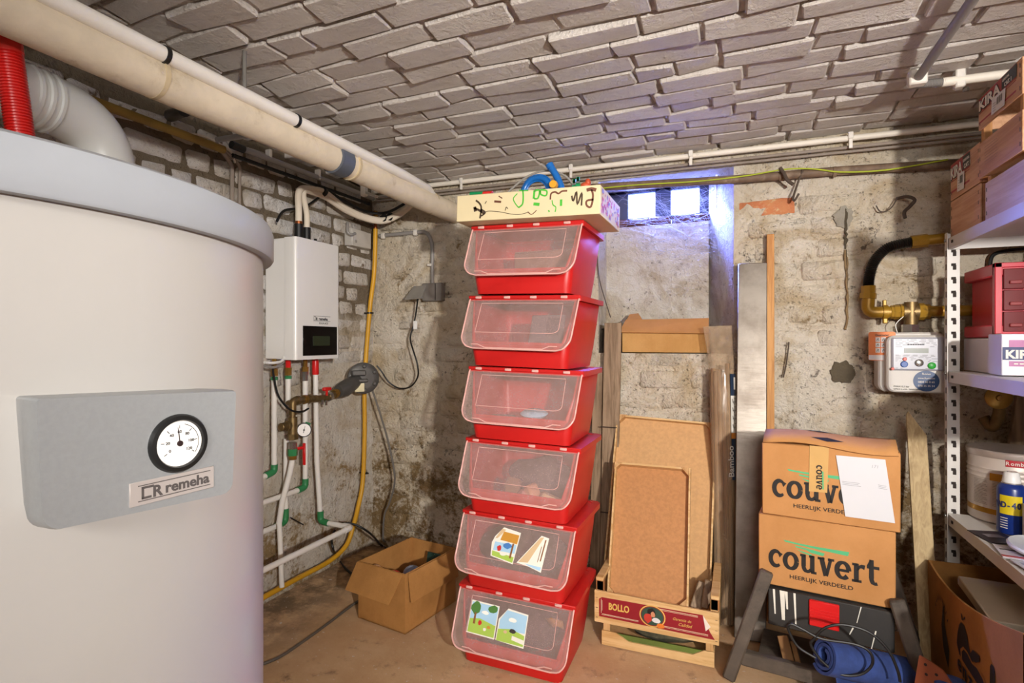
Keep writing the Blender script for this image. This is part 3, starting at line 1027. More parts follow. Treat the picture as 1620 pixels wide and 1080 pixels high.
MB().box((-.035, .028, .03), (.075, .03, .035), .006, FM_).box((-.03, -.012, .03), (.085, .018, .03), .005, FM_).build('clamp_bracket', cast, fil)
MB().box((-.03, -.048, .03), (.05, .045, .012), .002, FM_).build('cream_tag', mat('cream_tag', '#d9cfa8', .5, bump=0), fil)
bl = PX(545, 615, -1.845)
MB().tube([fc + Vector((-.02, -.03, -.01)), bl, bl + Vector((0, -.05, -.01))], [.035, .042, .03], 16).build('motor_body', cast, fil)
e1 = PX(515, 630, VX)
mb = MB().tube([bl + Vector((0, -.04, -.01)), e1, (VX, yv + .12, vv.z)], [.018, .017, .016], 10)
mb.build('brass_branch', dull_brass, fil)
for t in (.15, .5, .8):
    p = bl.lerp(e1, t); dd = (e1 - bl).normalized()
    MB().tube([p - dd * .009, p + dd * .009], .023, 8).build('union_nut', brass if t < .6 else chrome, fil)
MB().box(PX(517, 615, VX + .01), (.02, .05, .018), .004).tube([PX(517, 617, VX + .01), PX(517, 632, VX)], .006, 8).build('red_lever', red_p, fil)
for (u, v) in ((510, 636), (516, 637)):
    MB().tube([PX(u, v - 4, VX + .02), PX(u, v + 4, VX + .02)], .006, 8).build('drain_plug', chrome, fil)

# ================================================================== YELLOW PIPES
yel = mat('yellow_pipe', '#d09a1e', 0.45, var=.08, bump=.15, dirt='#7e5f26', dscale=12, dlo=.60, dhi=.74)
yy_ = 2.62
yp = thing('gas_pipe', 'yellow gas pipe down the corner then along the floor by the left wall', 'pipe', PY(578, 800, yy_))
pts = [PY(594, 362, yy_), PY(592, 430, yy_), PY(585, 490, yy_), PX(577, 600, -1.945), PX(577, 680, -1.945), PX(574, 760, -1.945), PX(567, 800, -1.94), PX(560, 828, -1.925), PX(548, 862, -1.925), PX(520, 888, -1.93), PX(470, 915, -1.935), PX(418, 944, -1.935), PX(300, 1010, -1.94)]
MB().tube(smooth_path(pts, 6), .0125, 12).build('pipe', yel, yp)
MB().tube([PY(594, 334, yy_), PY(594, 364, yy_)], .010, 10).build('copper_end', mat('copper', '#9b5a34', .4, metal=.8, bump=.1), yp)
MB().tube([PY(594, 334, yy_), PY(594, 345, yy_)], .013, 8).build('brass_cap', brass, yp)
for (u, v) in ((584.5, 495), (577, 748)):
    p = PY(u, v, yy_) if v < 550 else PX(u, v, -1.945)
    MB().tube([p + Vector((0, 0, -.005)), p + Vector((0, 0, .005))], .0165, 12).tube([p + Vector((-.035, .0, 0)), p + Vector((.025, 0, 0))], .005, 6).build('pipe_clip', black_p, yp)
yc = thing('gas_pipe', 'dull yellow pipe along the top of the left wall behind the lagged pipe', 'pipe', (XL + .05, 1.5, 1.98))
MB().tube([(XL + .055, .3, 1.985), (XL + .055, 1.64, 1.985)], .016, 12).build('pipe', mat('old_yellow', '#8f7432', .6, var=.2, bump=.3), yc)
# ================================================================== RED BINS
red_bin = mat('red_bin', '#be1a18', 0.42, var=.05, vscale=12, bump=.06, bscale=200, dirt='#8c4a34', dscale=9, dlo=.70, dhi=.82)


def frosted():
    k = NT('frosted_lid')
    p = k.obj()
    tr = k.n('ShaderNodeBsdfTransparent'); tr.inputs[0].default_value = (0.95, 0.90, 0.89, 1)
    b = k.b
    c = k.mix(k.ramp(k.noise(p, 9, 7, .7), .4, .75), '#e2c3bd', '#b8a292')
    k.l(c, b.inputs['Base Color'])
    b.inputs['Roughness'].default_value = .35
    mx = k.n('ShaderNodeMixShader')
    h = k.ramp(k.noise(p, 230, 3, .6), .35, .9)
    f = k.math('ADD', k.math('MULTIPLY', h, .10), .29)
    k.l(f, mx.inputs[0]); k.l(tr.outputs[0], mx.inputs[1]); k.l(b.outputs[0], mx.inputs[2])
    k.l(mx.outputs[0], k.out.inputs[0])
    return k.m


frost = frosted()
frost_rim = mat('frosted_rim', '#dba9a0', 0.35, var=.06, bump=.03)
LID = [(.002, .257), (-.010, .250), (-.034, .200), (-.058, .150), (-.078, .108), (-.086, .090), (-.089, .078), (-.086, .066)]
_cum = [0]
for i in range(1, len(LID)):
    _cum.append(_cum[-1] + math.hypot(LID[i][0] - LID[i - 1][0], LID[i][1] - LID[i - 1][1]))
LHW = .221


def lidP(x, s, off=0.0):
    d = s * _cum[-1]
    i = 0
    while i < len(LID) - 2 and d > _cum[i + 1]:
        i += 1
    t = (d - _cum[i]) / (_cum[i + 1] - _cum[i])
    y = LID[i][0] + (LID[i + 1][0] - LID[i][0]) * t; z = LID[i][1] + (LID[i + 1][1] - LID[i][1]) * t
    ty, tz = LID[i + 1][0] - LID[i][0], LID[i + 1][1] - LID[i][1]
    L = math.hypot(ty, tz); ny, nz = tz / L, -ty / L
    return Vector((x, y + ny * off, z + nz * off))


def lid_half(s):
    d = s * _cum[-1]; r = .052; D = _cum[-1]
    w = LHW - .006 * s
    if d > D - r:
        q = (d - (D - r)) / r
        w -= r * (1 - math.sqrt(max(0, 1 - q * q)))
    return w


def make_bin(label, M):
    t = thing('storage_bin', label, 'storage bin', M=M, group='stacked red storage bins')
    # body: tapered shell, open at the top half of the front
    mb = MB()
    lv = [(0.0, .188, -.034, .300, .025), (.02, .191, -.038, .303, .028), (.085, .199, -.050, .312, .028), (.17, .207, -.022, .322, .014), (.255, .214, .0, .33, .01)]
    loops = []
    for z, hw, yf, yb, r in lv:
        loops.append([(x, y, z) for x, y in rrect(2 * hw, yb - yf, (r, r, .03, .03), 4, 0, (yf + yb) / 2)])
    n = len(loops[0]); vs = [p for L in loops for p in L]; fs = []
    front = set(range(4, 5)) | {4}
    for i in range(len(loops) - 1):
        for k in range(n):
            k2 = (k + 1) % n
            if i >= 2 and k == 4 + 0 + 0 and False:
                continue
            a, b = loops[i][k], loops[i][k2]
            if i >= 2 and abs(a[1] - b[1]) < 1e-4 and a[1] < .05 and abs(a[0] - b[0]) > .1:
                continue                                   # the open front
            fs.append((i * n + k, i * n + k2, (i + 1) * n + k2, (i + 1) * n + k))
    fs.append(tuple(range(n - 1, -1, -1)))
    mb.add(vs, fs)
    mb.box((0, -.0505, .0875), (.36, .006, .010), .002)
    body = mb.build('body', red_bin, t, local=True)
    sol = body.modifiers.new('wall', 'SOLIDIFY'); sol.thickness = .003; sol.offset = -1
    # flange round the top
    fl_ = MB()
    outer = rrect(.456, .35, (.006, .006, .03, .03), 4, 0, .168); inner = rrect(.404, .30, (.006, .006, .03, .03), 4, 0, .168)
    fl_.loft([[(x, y, .247) for x, y in outer], [(x, y, .266) for x, y in outer], [(x, y, .268) for x, y in inner], [(x, y, .250) for x, y in inner]], caps=False)
    m_ = len(outer)
    for k in range(m_):
        k2 = (k + 1) % m_
        fl_.add([(outer[k][0], outer[k][1], .247), (outer[k2][0], outer[k2][1], .247), (inner[k2][0], inner[k2][1], .250), (inner[k][0], inner[k][1], .250)], [(0, 1, 2, 3)])
    fl_.box((0, -.004, .2615), (.455, .012, .013), .003)
    fl_.build('rim', red_bin, t, local=True)
    # top board so that the next bin can stand on it
    tp = MB().box((0, .168, .2635), (.42, .31, .004), .001).build('top_cover', red_bin, t, local=True)
    # lid
    lb = MB(); ns, nx = 30, 16
    for j in range(ns + 1):
        s = j / ns; hw = lid_half(min(s, .999))
        for i in range(nx + 1):
            x = -hw + 2 * hw * i / nx
            lb.v.append(tuple(lidP(x, s)))
    for j in range(ns):
        for i in range(nx):
            a = j * (nx + 1) + i
            lb.f.append((a, a + 1, a + nx + 2, a + nx + 1))
    # the lid's return edges
    for sgn in (-1, 1):
        o = len(lb.v)
        for j in range(ns + 1):
            s = j / ns; hw = lid_half(min(s, .999)) * sgn
            p = lidP(hw, s); lb.v.append(tuple(p)); lb.v.append((p.x * .985, p.y + .022 * min(1, s * 5), p.z - .002))
        for j in range(ns):
            a = o + 2 * j
            lb.f.append((a, a + 1, a + 3, a + 2))
    lid = lb.build('lid', frost, t, local=True, ang=60)
    pts = [lidP(-lid_half(j / 40), j / 40, .001) for j in range(41)] + [lidP(x, 1, .001) for x in (-.13, -.06, -.05, .05, .06, .13)] + [lidP(lid_half(1 - j / 40), 1 - j / 40, .001) for j in range(41)]
    rim = MB().tube(pts, .0032, 6, caps=True)
    pts = [lidP(x, s, .0004) for (x, s) in [(-.165, .13)] + [(-.165, .13 + .55 * k / 8) for k in range(1, 9)] + [(-.165 + .30 * k / 6, .70 + .0 * k) for k in range(0, 7)]
           + [(.15, .69), (.161, .66), (.165, .62)] + [(.165, .62 - .49 * k / 8) for k in range(1, 9)] + [(.0, .125)]]
    rim.tube(pts, .0011, 5, closed=True)
    lip = [lidP(x, .93 + .05 * (1 if abs(x) < .12 else 0), .0015) for x in [-.17 + .34 * k / 12 for k in range(13)]]
    rim.tube(lip, .002, 5)
    rim.build('lid_edge', frost_rim, lid, local=True, ang=60)
    for x in (-.183, -.062, .045, .165):
        MB().box((x, -.007, .2605), (.026, .013, .010), .002).build('hinge', frost_rim, t, local=True)
    return t


_bins = [((740, 359), (920, 350)), ((736, 471), (915, 475.6)), ((739, 586), (916, 592)), ((735, 697), (910, 717)), ((729, 808), (905.5, 841)), ((726, 920), (901, 958))]
_lab = ['top red plastic bin with frosted lid, directly under the scribbled tray', 'red plastic bin with frosted lid, second from the top of the stack',
        'red plastic bin with a pale blue thing behind its frosted lid', 'red plastic bin with tan wooden pieces behind its frosted lid',
        'red plastic bin with two torn picture stickers, fifth from the top', 'bottom red plastic bin with two square picture stickers on its lid']
BINM = []; bins = []
for i, (a, b) in enumerate(_bins):
    y = 1.95 - .0165 * i
    L, Rr = PY(*a, y), PY(*b, y)
    cen = (L + Rr) / 2
    roll = R(1.5)
    M = Matrix.Translation((cen.x + .008, y, 1.645 - .2735 * i - .266)) @ Euler((0, roll, R((0, -1.5, 1.2, 0, -1.0, 1.0)[i]))).to_matrix().to_4x4()
    BINM.append(M)
    bins.append(make_bin(_lab[i], M))

# stickers: plain little landscapes, each a flat print on the lid
SK = {n: mat('print_' + n, c, .45, var=.03, bump=0) for n, c in dict(sky='#a9cfe8', grass='#a8c654', cloud='#f3f1ea', tree='#4e7d3a', trunk='#8a5a33', red='#c9302b', blue='#4a7fc0', tan='#d3b68c', white='#ece7da', gold='#c98f35', dark='#3a3230').items()}


def sticker(b, x0, x1, s0, s1, poly, shapes):
    st = None
    for k, (cn, pg) in enumerate([('white', poly)] + shapes):
        mb = MB(); pts = []
        for i in range(len(pg)):
            p, q = pg[i], pg[(i + 1) % len(pg)]
            for j in range(4):
                pts.append((p[0] + (q[0] - p[0]) * j / 4, p[1] + (q[1] - p[1]) * j / 4))
        mb.add([lidP(x0 + (x1 - x0) * u, s0 + (s1 - s0) * v, .0035 + .0004 * k) for u, v in pts], [tuple(range(len(pts)))])
        o = mb.build('sticker' if k == 0 else 'sticker_print', SK[cn], st if st else b, local=True)
        st = st or o
    return st


def blob(cx, cy, rx, ry, n=9, seed=0):
    r_ = random.Random(seed)
    return [(cx + rx * math.cos(2 * math.pi * k / n) * r_.uniform(.8, 1.1), cy + ry * math.sin(2 * math.pi * k / n) * r_.uniform(.8, 1.1)) for k in range(n)]


def fx(f): return -LHW + 2 * LHW * f


sq = [(0, 0), (1, .03), (1, 1), (.0, .97)]
scene_a = [('sky', [(.03, .05), (.97, .07), (.97, .6), (.03, .6)]), ('grass', [(.03, .55), (.4, .5), (.97, .62), (.97, .96), (.03, .94)]), ('tree', blob(.2, .22, .18, .2, 11, 3)), ('tree', blob(.8, .16, .18, .12, 9, 4)),
           ('trunk', [(.18, .35), (.24, .35), (.25, .68), (.17, .68)]), ('cloud', blob(.55, .3, .13, .06, 9, 5)), ('red', blob(.42, .62, .07, .08, 8, 6)), ('gold', blob(.75, .7, .08, .05, 8, 7)), ('white', blob(.62, .78, .06, .05, 8, 17))]
scene_b = [('sky', [(.25, .05), (.97, .1), (.97, .6), (.05, .6), (.05, .36)]), ('grass', [(.03, .62), (.5, .55), (.97, .66), (.97, .96), (.03, .94)]), ('cloud', blob(.5, .3, .16, .07, 9, 8)), ('white', [(.55, .72), (.97, .78), (.97, .9), (.55, .84)]), ('dark', blob(.55, .6, .13, .07, 9, 9)), ('tan', blob(.3, .66, .07, .05, 9, 10))]
poly_b = [(.28, 0), (1, .06), (1, 1), (0, .94), (0, .34)]
sticker(bins[5], fx(.135), fx(.385), .20, .72, sq, scene_a)
sticker(bins[5], fx(.395), fx(.64), .22, .75, poly_b, scene_b)
poly_c = [(.35, 0), (1, .08), (.9, 1), (.05, .88), (0, .5), (.08, .3)]
sticker(bins[4], fx(.315), fx(.555), .17, .72, poly_c, [('sky', [(.12, .45), (.92, .45), (.9, .7), (.1, .7)]), ('gold', [(.38, .12), (.96, .16), (.93, .42), (.3, .38)]), ('tan', [(.3, .05), (.45, .06), (.2, .34), (.1, .36)]), ('grass', [(.08, .72), (.9, .8), (.88, .96), (.1, .86)]), ('red', blob(.32, .62, .09, .09, 9, 1)), ('blue', blob(.6, .52, .16, .09, 9, 2)), ('white', blob(.5, .76, .13, .06, 9, 12)), ('trunk', [(.78, .42), (.84, .42), (.8, .85), (.74, .85)])])
poly_d = [(.72, 0), (1, .04), (.9, 1), (.42, .9), (0, .86)]
sticker(bins[4], fx(.56), fx(.80), .20, .76, poly_d, [('tan', [(.70, .06), (.82, .04), (.4, .8), (.06, .83)]), ('sky', [(.3, .84), (.88, .86), (.86, .96), (.42, .88)]), ('trunk', [(.88, .1), (.92, .1), (.84, .7), (.8, .7)]), ('trunk', [(.78, .3), (.80, .3), (.74, .74), (.72, .74)])])


def inbin(i, x, y, z): return BINM[i] @ Vector((x, y, z))


def lump(name, label, cat, c, r, m, group=None, seed=0, n=14):
    t = thing(name, label, cat, c, group=group)
    mb = MB().ball((0, 0, 0), r, n)
    r_ = random.Random(seed); o = r_.uniform(0, 50)
    mb.v = [tuple(Vector(p) * (1 + .25 * noise.noise(Vector(p) * 18 + Vector((o, 0, 0))))) for p in mb.v]
    ob = mb.build('mass', m, t, local=True)
    return t


# what shows through the lids
dk = mat('dark_cloth', '#3a2c2a', .9, var=.25, bump=.4, bscale=50)
cl = lump('cloth_bundle', 'dark cloth bundle filling the bottom red bin behind its stickers', 'cloth', inbin(5, -.03, .13, .105), (.165, .125, .098), dk, seed=1, n=20)
cl = lump('cloth_bundle', 'dark greenish cloth bundle inside the bin with torn stickers', 'cloth', inbin(4, -.02, .13, .105), (.168, .12, .096), mat('green_cloth', '#3b3a2c', .9, var=.25, bump=.4, bscale=50), seed=2, n=20)
t = thing('brown_leaf', 'crumpled dry brown leaf at the right in the bottom red bin', 'leaf', inbin(5, .155, -.02, .20))
MB().add([(-.035, 0, .012), (-.01, -.006, .02), (.03, .004, .012), (.035, 0, -.014), (.012, -.008, -.004), (-.005, .004, -.018), (-.02, -.004, .0)], [(0, 1, 6), (1, 2, 4), (1, 4, 6), (2, 3, 4), (4, 5, 6)]).build('blade', mat('dry_leaf', '#9a6a34', .8), t, local=True).modifiers.new('t', 'SOLIDIFY').thickness = .002
tan = mat('tan_wood', '#c99a72', .6, var=.1, bump=.1)
wl_ = [('pale tan wooden wedge at the right inside the fourth red bin', (.12, .02, .055), (.10, .05, .045), 25), ('tan wooden block in the middle of the fourth red bin', (.04, .03, .075), (.04, .05, .07), -30),
       ('small pinkish wooden block leaning in the fourth red bin', (.0, .02, .06), (.035, .045, .05), 40), ('brown wooden piece at the left of the wooden blocks in the bin', (-.05, .05, .085), (.06, .05, .06), 10)]
for k, (lb_, p, s_, a) in enumerate(wl_):
    t = thing('wooden_block', lb_, 'block', inbin(3, *p), (R(8 * k), R(a), R(a)), group='wooden blocks in the fourth bin')
    MB().box((0, 0, 0), s_, .008).build('block', mat('block_%d' % k, ('#d8b48c', '#c98f72', '#c98278', '#8f6a50')[k], .6, bump=.1), t, local=True)
lump('cloth_bundle', 'grey bundle behind the blocks in the fourth red bin', 'cloth', inbin(3, .03, .19, .09), (.15, .07, .085), mat('grey_cloth', '#4d4643', .9, var=.2, bump=.3), seed=5, n=18)
t = thing('toy_car', 'striped grey toy on the left inside the third red bin', 'toy', inbin(2, -.09, .02, .06), (0, 0, R(5)))
MB().box((0, 0, 0), (.11, .05, .05), .012).build('body', mat('toy_grey', '#6b6258', .5), t, local=True)
for k in range(4):
    MB().box((-.024 + k * .016, -.027, .014), (.009, .006, .020), .002).build('window', mat('toy_white', '#f0efe9', .3), t, local=True)
t = thing('blue_boat', 'pale blue oval toy lid in the third red bin', 'toy', inbin(2, .035, .02, .10), (R(20), 0, 0))
MB().lathe([(1e-4, -.01), (.045, -.01), (.055, 0), (.04, .010), (1e-4, .014)], 24, Matrix.Diagonal((1, .6, 1, 1))).build('shell', mat('pale_blue', '#9fc4dc', .3), t, local=True)
t = thing('wooden_tray', 'tan wooden tray lying inside the third red bin under the toys', 'tray', inbin(2, .05, .08, .03))
MB().box((0, 0, 0), (.22, .17, .03), .008).box((0, .0, .022), (.20, .02, .015), .004).build('base', mat('tray_tan', '#b98d5e', .6, var=.2), t, local=True)
t = thing('disc_case', 'dark grey disc case standing at the right in the second bin', 'case', inbin(1, .095, .01, .14), (R(-24), 0, 0))
MB().box((0, 0, 0), (.13, .012, .12), .003).build('case', mat('case_grey', '#5b5458', .5), t, local=True)
MB().box((.025, -.007, .01), (.05, .004, .07), .001).build('window', mat('case_dark', '#3a3638', .4), t, local=True)
t = thing('carton', 'brown carton inside the top red bin behind its lid', 'box', inbin(0, .04, .17, .09))
MB().box((0, 0, 0), (.24, .16, .17), .004).box((0, 0, .087), (.235, .155, .004)).build('carton', mat('carton_brown', '#7d5a48', .8), t, local=True)

# ================================================================== SCRIBBLED TRAY
cream_w = mat('cream_paint', '#ddcda4', .5, var=.03, vscale=5, bump=.06, dirt='#c9b384', dscale=6, dlo=.7, dhi=.85)
tl, tr_ = PY(722, 357, 1.865), PY(949, 346, 1.865)
TW = tr_.x - tl.x
TM = Matrix.Translation(((tl.x + tr_.x) / 2, 1.865, (tl.z + tr_.z) / 2 + .016)) @ Euler((0, R(1.7), 0)).to_matrix().to_4x4()
tray = thing('wooden_box', 'shallow cream wooden tray with green and brown paint scribbles on top of the red bins', 'tray', M=TM)
TH, TD = .100, .34
mb = MB().box((0, .006, TH / 2), (TW, .012, TH), .002).box((0, TD - .006, TH / 2), (TW, .012, TH), .002)
mb.box((-TW / 2 + .006, TD / 2, TH / 2), (.012, TD - .024, TH), .002).box((TW / 2 - .006, TD / 2, TH / 2), (.012, TD - .024, TH), .002).box((0, TD / 2, .005), (TW - .02, TD - .02, .010))
mb.build('tray', cream_w, tray, local=True)


def ribbon(mb, pts, w, M, z=.0006):
    pts = [Vector((p[0], p[1], 0)) for p in pts]
    ws = w if isinstance(w, (list, tuple)) else [w] * len(pts)
    L = []; Rr_ = []
    for i, p in enumerate(pts):
        a = pts[max(0, i - 1)]; b = pts[min(len(pts) - 1, i + 1)]
        d = (b - a).normalized(); n_ = Vector((-d.y, d.x, 0)) * ws[i] / 2
        L.append(p + n_); Rr_.append(p - n_)
    o = len(mb.v)
    for a, b in zip(L, Rr_):
        mb.v.append(tuple(M @ (a + Vector((0, 0, z))))); mb.v.append(tuple(M @ (b + Vector((0, 0, z)))))
    for i in range(len(pts) - 1):
        mb.f.append((o + 2 * i, o + 2 * i + 1, o + 2 * i + 3, o + 2 * i + 2))


SF = Matrix(((1, 0, 0, 0), (0, 0, -1, 0), (0, 1, 0, 0), (0, 0, 0, 1)))      # xy plane -> front face (x, z), normal -y


def scr(u, v):      # pixel in the tray zoom -> face coordinates
    x = -TW / 2 + TW * (u - 5) / 1310.0
    top = 385 - (u / 1310) * 82; bot = 610 - (u / 1310) * 60
    return (x, TH * (bot - v) / (bot - top))


def scribble(name, m, strokes):
    mb = MB()
    for pts, w in strokes:
        ribbon(mb, smooth_path([Vector((*scr(*p), 0)) for p in pts], 4), w, SF, .0008)
    mb.build(name, m, tray, local=True)['kind'] = 'stuff'


gp = mat('green_paint', '#4bb53a', .5, bump=0); bp = mat('brown_paint', '#6d4230', .5, bump=0); kp = mat('dark_paint_marks', '#4a3a2a', .5, bump=0)
scribble('green_paint_marks', gp, [([(640, 345), (645, 400), (640, 460), (605, 490)], .006), ([(605, 345), (690, 345)], .004), ([(590, 370), (555, 410), (570, 450), (605, 490)], .004),
                                   ([(745, 345), (740, 415)], .008), ([(745, 350), (790, 345), (780, 410), (745, 415)], .006), ([(800, 340), (855, 350), (850, 390), (805, 380), (800, 345)], .006),
                                   ([(740, 460), (795, 465)], .011), ([(985, 425), (985, 480)], .009), ([(905, 430), (915, 470), (940, 490), (935, 530)], .004), ([(875, 515), (885, 530)], .005)])
scribble('brown_paint_marks', bp, [([(890, 425), (895, 375), (930, 360), (960, 375), (990, 355), (1035, 352)], .006), ([(1200, 350), (1240, 340), (1280, 350)], .012), ([(1240, 345), (1255, 400), (1240, 490), (1205, 480), (1205, 440), (1260, 430)], .007),
                                   ([(375, 435), (440, 440)], .008), ([(415, 390), (450, 410)], .004), ([(690, 525), (725, 550), (770, 515)], .003)])
scribble('dark_paint_marks', kp, [([(180, 490), (230, 510), (280, 540)], .008), ([(195, 425), (230, 450), (250, 490), (240, 580)], .007), ([(185, 480), (195, 520)], .012), ([(245, 500), (290, 530), (250, 560)], .006), ([(290, 525), (330, 518), (430, 525), (540, 545), (620, 548), (700, 530)], .0022),
                                  ([(285, 455), (300, 432)], .003), ([(480, 515), (490, 485), (505, 500)], .003), ([(1075, 395), (1090, 440), (1115, 360), (1125, 470), (1160, 370), (1160, 480)], .006)])
mb = MB(); r_ = random.Random(4)
SR = Matrix(((0, 0, 1, TW / 2), (1, 0, 0, 0), (0, 1, 0, 0), (0, 0, 0, 1)))
mats3 = [mat('pink_print', '#d2547a', .5, bump=0), mat('red_print', '#b5303a', .5, bump=0), mat('violet_print', '#8c7fb8', .5, bump=0)]
for k, m_ in enumerate(mats3):
    mb = MB()
    for i in range(26):
        cx, cy = r_.uniform(.02, TD - .02), r_.uniform(.012, TH - .012)
        pg = blob(cx, cy, r_.uniform(.004, .012), r_.uniform(.004, .010), 8, r_.random())
        mb.add([SR @ Vector((p[0], p[1], .0008 + .0002 * k)) for p in pg], [tuple(range(8))])
    mb.build('flower_print', m_, tray, local=True)['kind'] = 'stuff'


def TP(x, y, z): return TM @ Vector((x, y, z))


# toys lying in the tray (their upper halves show above its rim)
toy_blue = mat('toy_blue', '#1763ad', .3, bump=.02); toy_green = mat('toy_green', '#12864f', .35, bump=.03); toy_red = mat('toy_red', '#cc2a25', .35, bump=.03)
dsc = PY(848, 303, 2.0)
t = thing('blue_hoop', 'glossy blue curved toy track loop standing in the scribbled tray', 'toy', dsc)
mb = MB(); pts = []
for k in range(33):
    a = R(-35 + 250 * k / 32); pts.append(Vector((math.cos(a) * .055, .012 * math.sin(a * .7), math.sin(a) * .055)))
mb.tube([dsc + p for p in pts], .0115, 12)
mb.build('loop', toy_blue, t)
MB().tube([dsc + p * 1.23 for p in pts[2:-2]], .0035, 6).tube([dsc + p * .78 for p in pts[2:-2]], .0035, 6).build('raised_edge', toy_blue, t)
b0, b1, b2 = PY(872, 265, 2.03), PY(882, 282, 2.03), PY(889, 302, 2.03)
t = thing('blue_tube', 'blue bent toy tube sticking up behind the blue loop', 'toy', b2)
MB().tube(smooth_path([b0, b1, b2, PY(888, 325, 2.03)], 6), .0135, 14).build('tube', toy_blue, t)
MB().tube([b0 + Vector((0, 0, -.002)), b0 + (b0 - b1) * .3], .0155, 14).build('cuff', toy_blue, t)
t = thing('spool_toy', 'green and red cylinder toy at the left end of the tray', 'toy', PY(765, 308, 1.93))
a0, a1, a2 = PY(745, 309, 1.93), PY(765, 308, 1.93), PY(779, 307, 1.93)
MB().tube([a0, a1], .0135, 16).build('green_half', toy_green, t); MB().tube([a1, a2], .0125, 16).build('red_half', toy_red, t)
MB().tube([a0 + Vector((0, .015, -.02)), a0 + Vector((0, .02, -.08))], .012, 8).build('stand', toy_green, t)
for k, (u, v, lb_) in enumerate(((908, 292, 'green clothes peg at the left of two in the tray'), (914, 289, 'green clothes peg standing upright next to the orange toy'))):
    p = PY(u, v, 1.96)
    t = thing('clothes_peg', lb_, 'peg', p, group='green pegs in the tray')
    MB().bar(p + Vector((-.010, 0, -.045)), p + Vector((.004, 0, .020)), .010, .008).bar(p + Vector((.012, 0, -.045)), p + Vector((.0, 0, .020)), .010, .008).build('arms', toy_green, t)
    MB().tube([p + Vector((-.004, -.006, 0)), p + Vector((.008, -.006, 0))], .004, 8).build('spring', mat('galv', '#8f8c86', .45, metal=.7), t)
t = thing('yellow_cap', 'small yellow round cap between the blue tube and loop', 'cap', PY(876, 292, 1.98))
MB().lathe([(1e-4, -.01), (.015, -.01), (.016, 0), (.014, .012), (1e-4, .012)], 16, frame(PY(876, 292, 1.98), (1, 0, 0), (0, 0, 1))).build('cap', mat('toy_yellow', '#d99a2b', .4), t)
t = thing('orange_toy', 'orange red rough toy at the right end of the tray', 'toy', PY(925, 294, 2.0))
MB().ball(PY(926, 295, 2.0), (.022, .02, .016), 12).ball(PY(930, 289, 2.0), (.012, .012, .016), 10).ball(PY(918, 300, 2.0), (.014, .014, .012), 10).build('body', mat('toy_orange', '#b5492a', .5, var=.3), t)
t = thing('grey_strip', 'bent grey plastic strip arching over the blue toys', 'strip', PY(870, 272, 2.05))
mb = MB(); pts = smooth_path([PY(795, 312, 2.06), PY(830, 282, 2.06), PY(862, 270, 2.06), PY(890, 276, 2.06), PY(905, 292, 2.06), PY(890, 305, 2.0), PY(872, 300, 1.98)], 8)
mb.tube(pts, .0045, 8); mb.build('strip', mat('strip_grey', '#8d8880', .4), t)
t = thing('blue_box_toy', 'dark blue flat toy lying inside the blue loop', 'toy', PY(855, 305, 2.05))
MB().box(PY(855, 306, 2.06), (.075, .04, .03), .008).build('body', mat('navy_toy', '#1d3f72', .35), t)

# ================================================================== TOY CARTON ON THE FLOOR
def cardboard(name, col, dark, ribs=None):
    k = NT(name)
    o = k.obj()
    f = k.noise(o, 5, 7, .65)
    c = k.mix(k.ramp(f, .3, .75), col, dark)
    f2 = k.noise(o, 160, 3, .6)
    c = k.mix(k.math('MULTIPLY', k.ramp(f2, .5, .75), .25), c, dark)
    k.l(c, k.b.inputs['Base Color'])
    k.b.inputs['Roughness'].default_value = .8
    k.b.inputs['Specular IOR Level'].default_value = .25
    if ribs:
        w = k.n('ShaderNodeTexWave', bands_direction=ribs)
        w.inputs['Scale'].default_value = 45
        k.l(o, w.inputs['Vector'])
        k.l(k.bump(w.outputs['Fac'], .12, .002), k.b.inputs['Normal'])
    return k.m


card = cardboard('cardboard', '#b58249', '#9a6b39', 'X')
card_o = cardboard('cardboard_orange', '#c08a55', '#b07c48')
card_d = cardboard('cardboard_dark', '#a8773e', '#8a5f30')
TBW, TBL, TBH = .268, .340, .245
tbx = thing('cardboard_box', 'open cardboard box with folded down flaps and toys on the concrete floor', 'box', (-1.25, 1.91, 0.006), (0, 0, R(-9)))
# local: front corner at origin, x to the left (-), y into the room
c_ = .004
mb = MB().box((-TBW / 2, TBL / 2, .003), (TBW, TBL, .005))
mb.box((-TBW / 2, c_ / 2, TBH / 2), (TBW, c_, TBH)).box((-TBW / 2, TBL - c_ / 2, TBH / 2), (TBW, c_, TBH))
mb.box((-c_ / 2, TBL / 2, TBH / 2), (c_, TBL - 2 * c_, TBH)).box((-TBW + c_ / 2, TBL / 2, TBH / 2), (c_, TBL - 2 * c_, TBH))
mb.build('box', card, tbx, local=True)
MB().panel((-TBW, -.004, TBH - .002), (-.008, -.004, TBH - .002), (-.040, -.050, TBH - .115), (-TBW - .012, -.060, TBH - .105), .004).build('flap', card, tbx, local=True)
MB().panel((.004, .012, TBH - .002), (.004, TBL - .01, TBH - .002), (.024, TBL - .015, TBH - .120), (.020, .012, TBH - .115), .004).build('flap', card, tbx, local=True)
TB = WORLD[tbx.name]
def tb(x, y, z): return TB @ Vector((x, y, z))
t = thing('red_ball', 'shiny red ball among the toys in the floor carton', 'ball', tb(-.14, .085, .165)); MB().ball(tb(-.14, .085, .165), .036, 18).build('ball', toy_red, t)
t = thing('grey_ball', 'blue grey ball with a pale top in the floor carton', 'ball', tb(-.10, .155, .165)); MB().ball(tb(-.10, .155, .165), .042, 18).build('ball', mat('grey_blue', '#8088a0', .35, var=.3, vscale=20), t)
t = thing('green_board', 'dark green speckled board leaning in the floor carton', 'board', tb(-.06, .27, .15), (R(-12), 0, R(-9)))
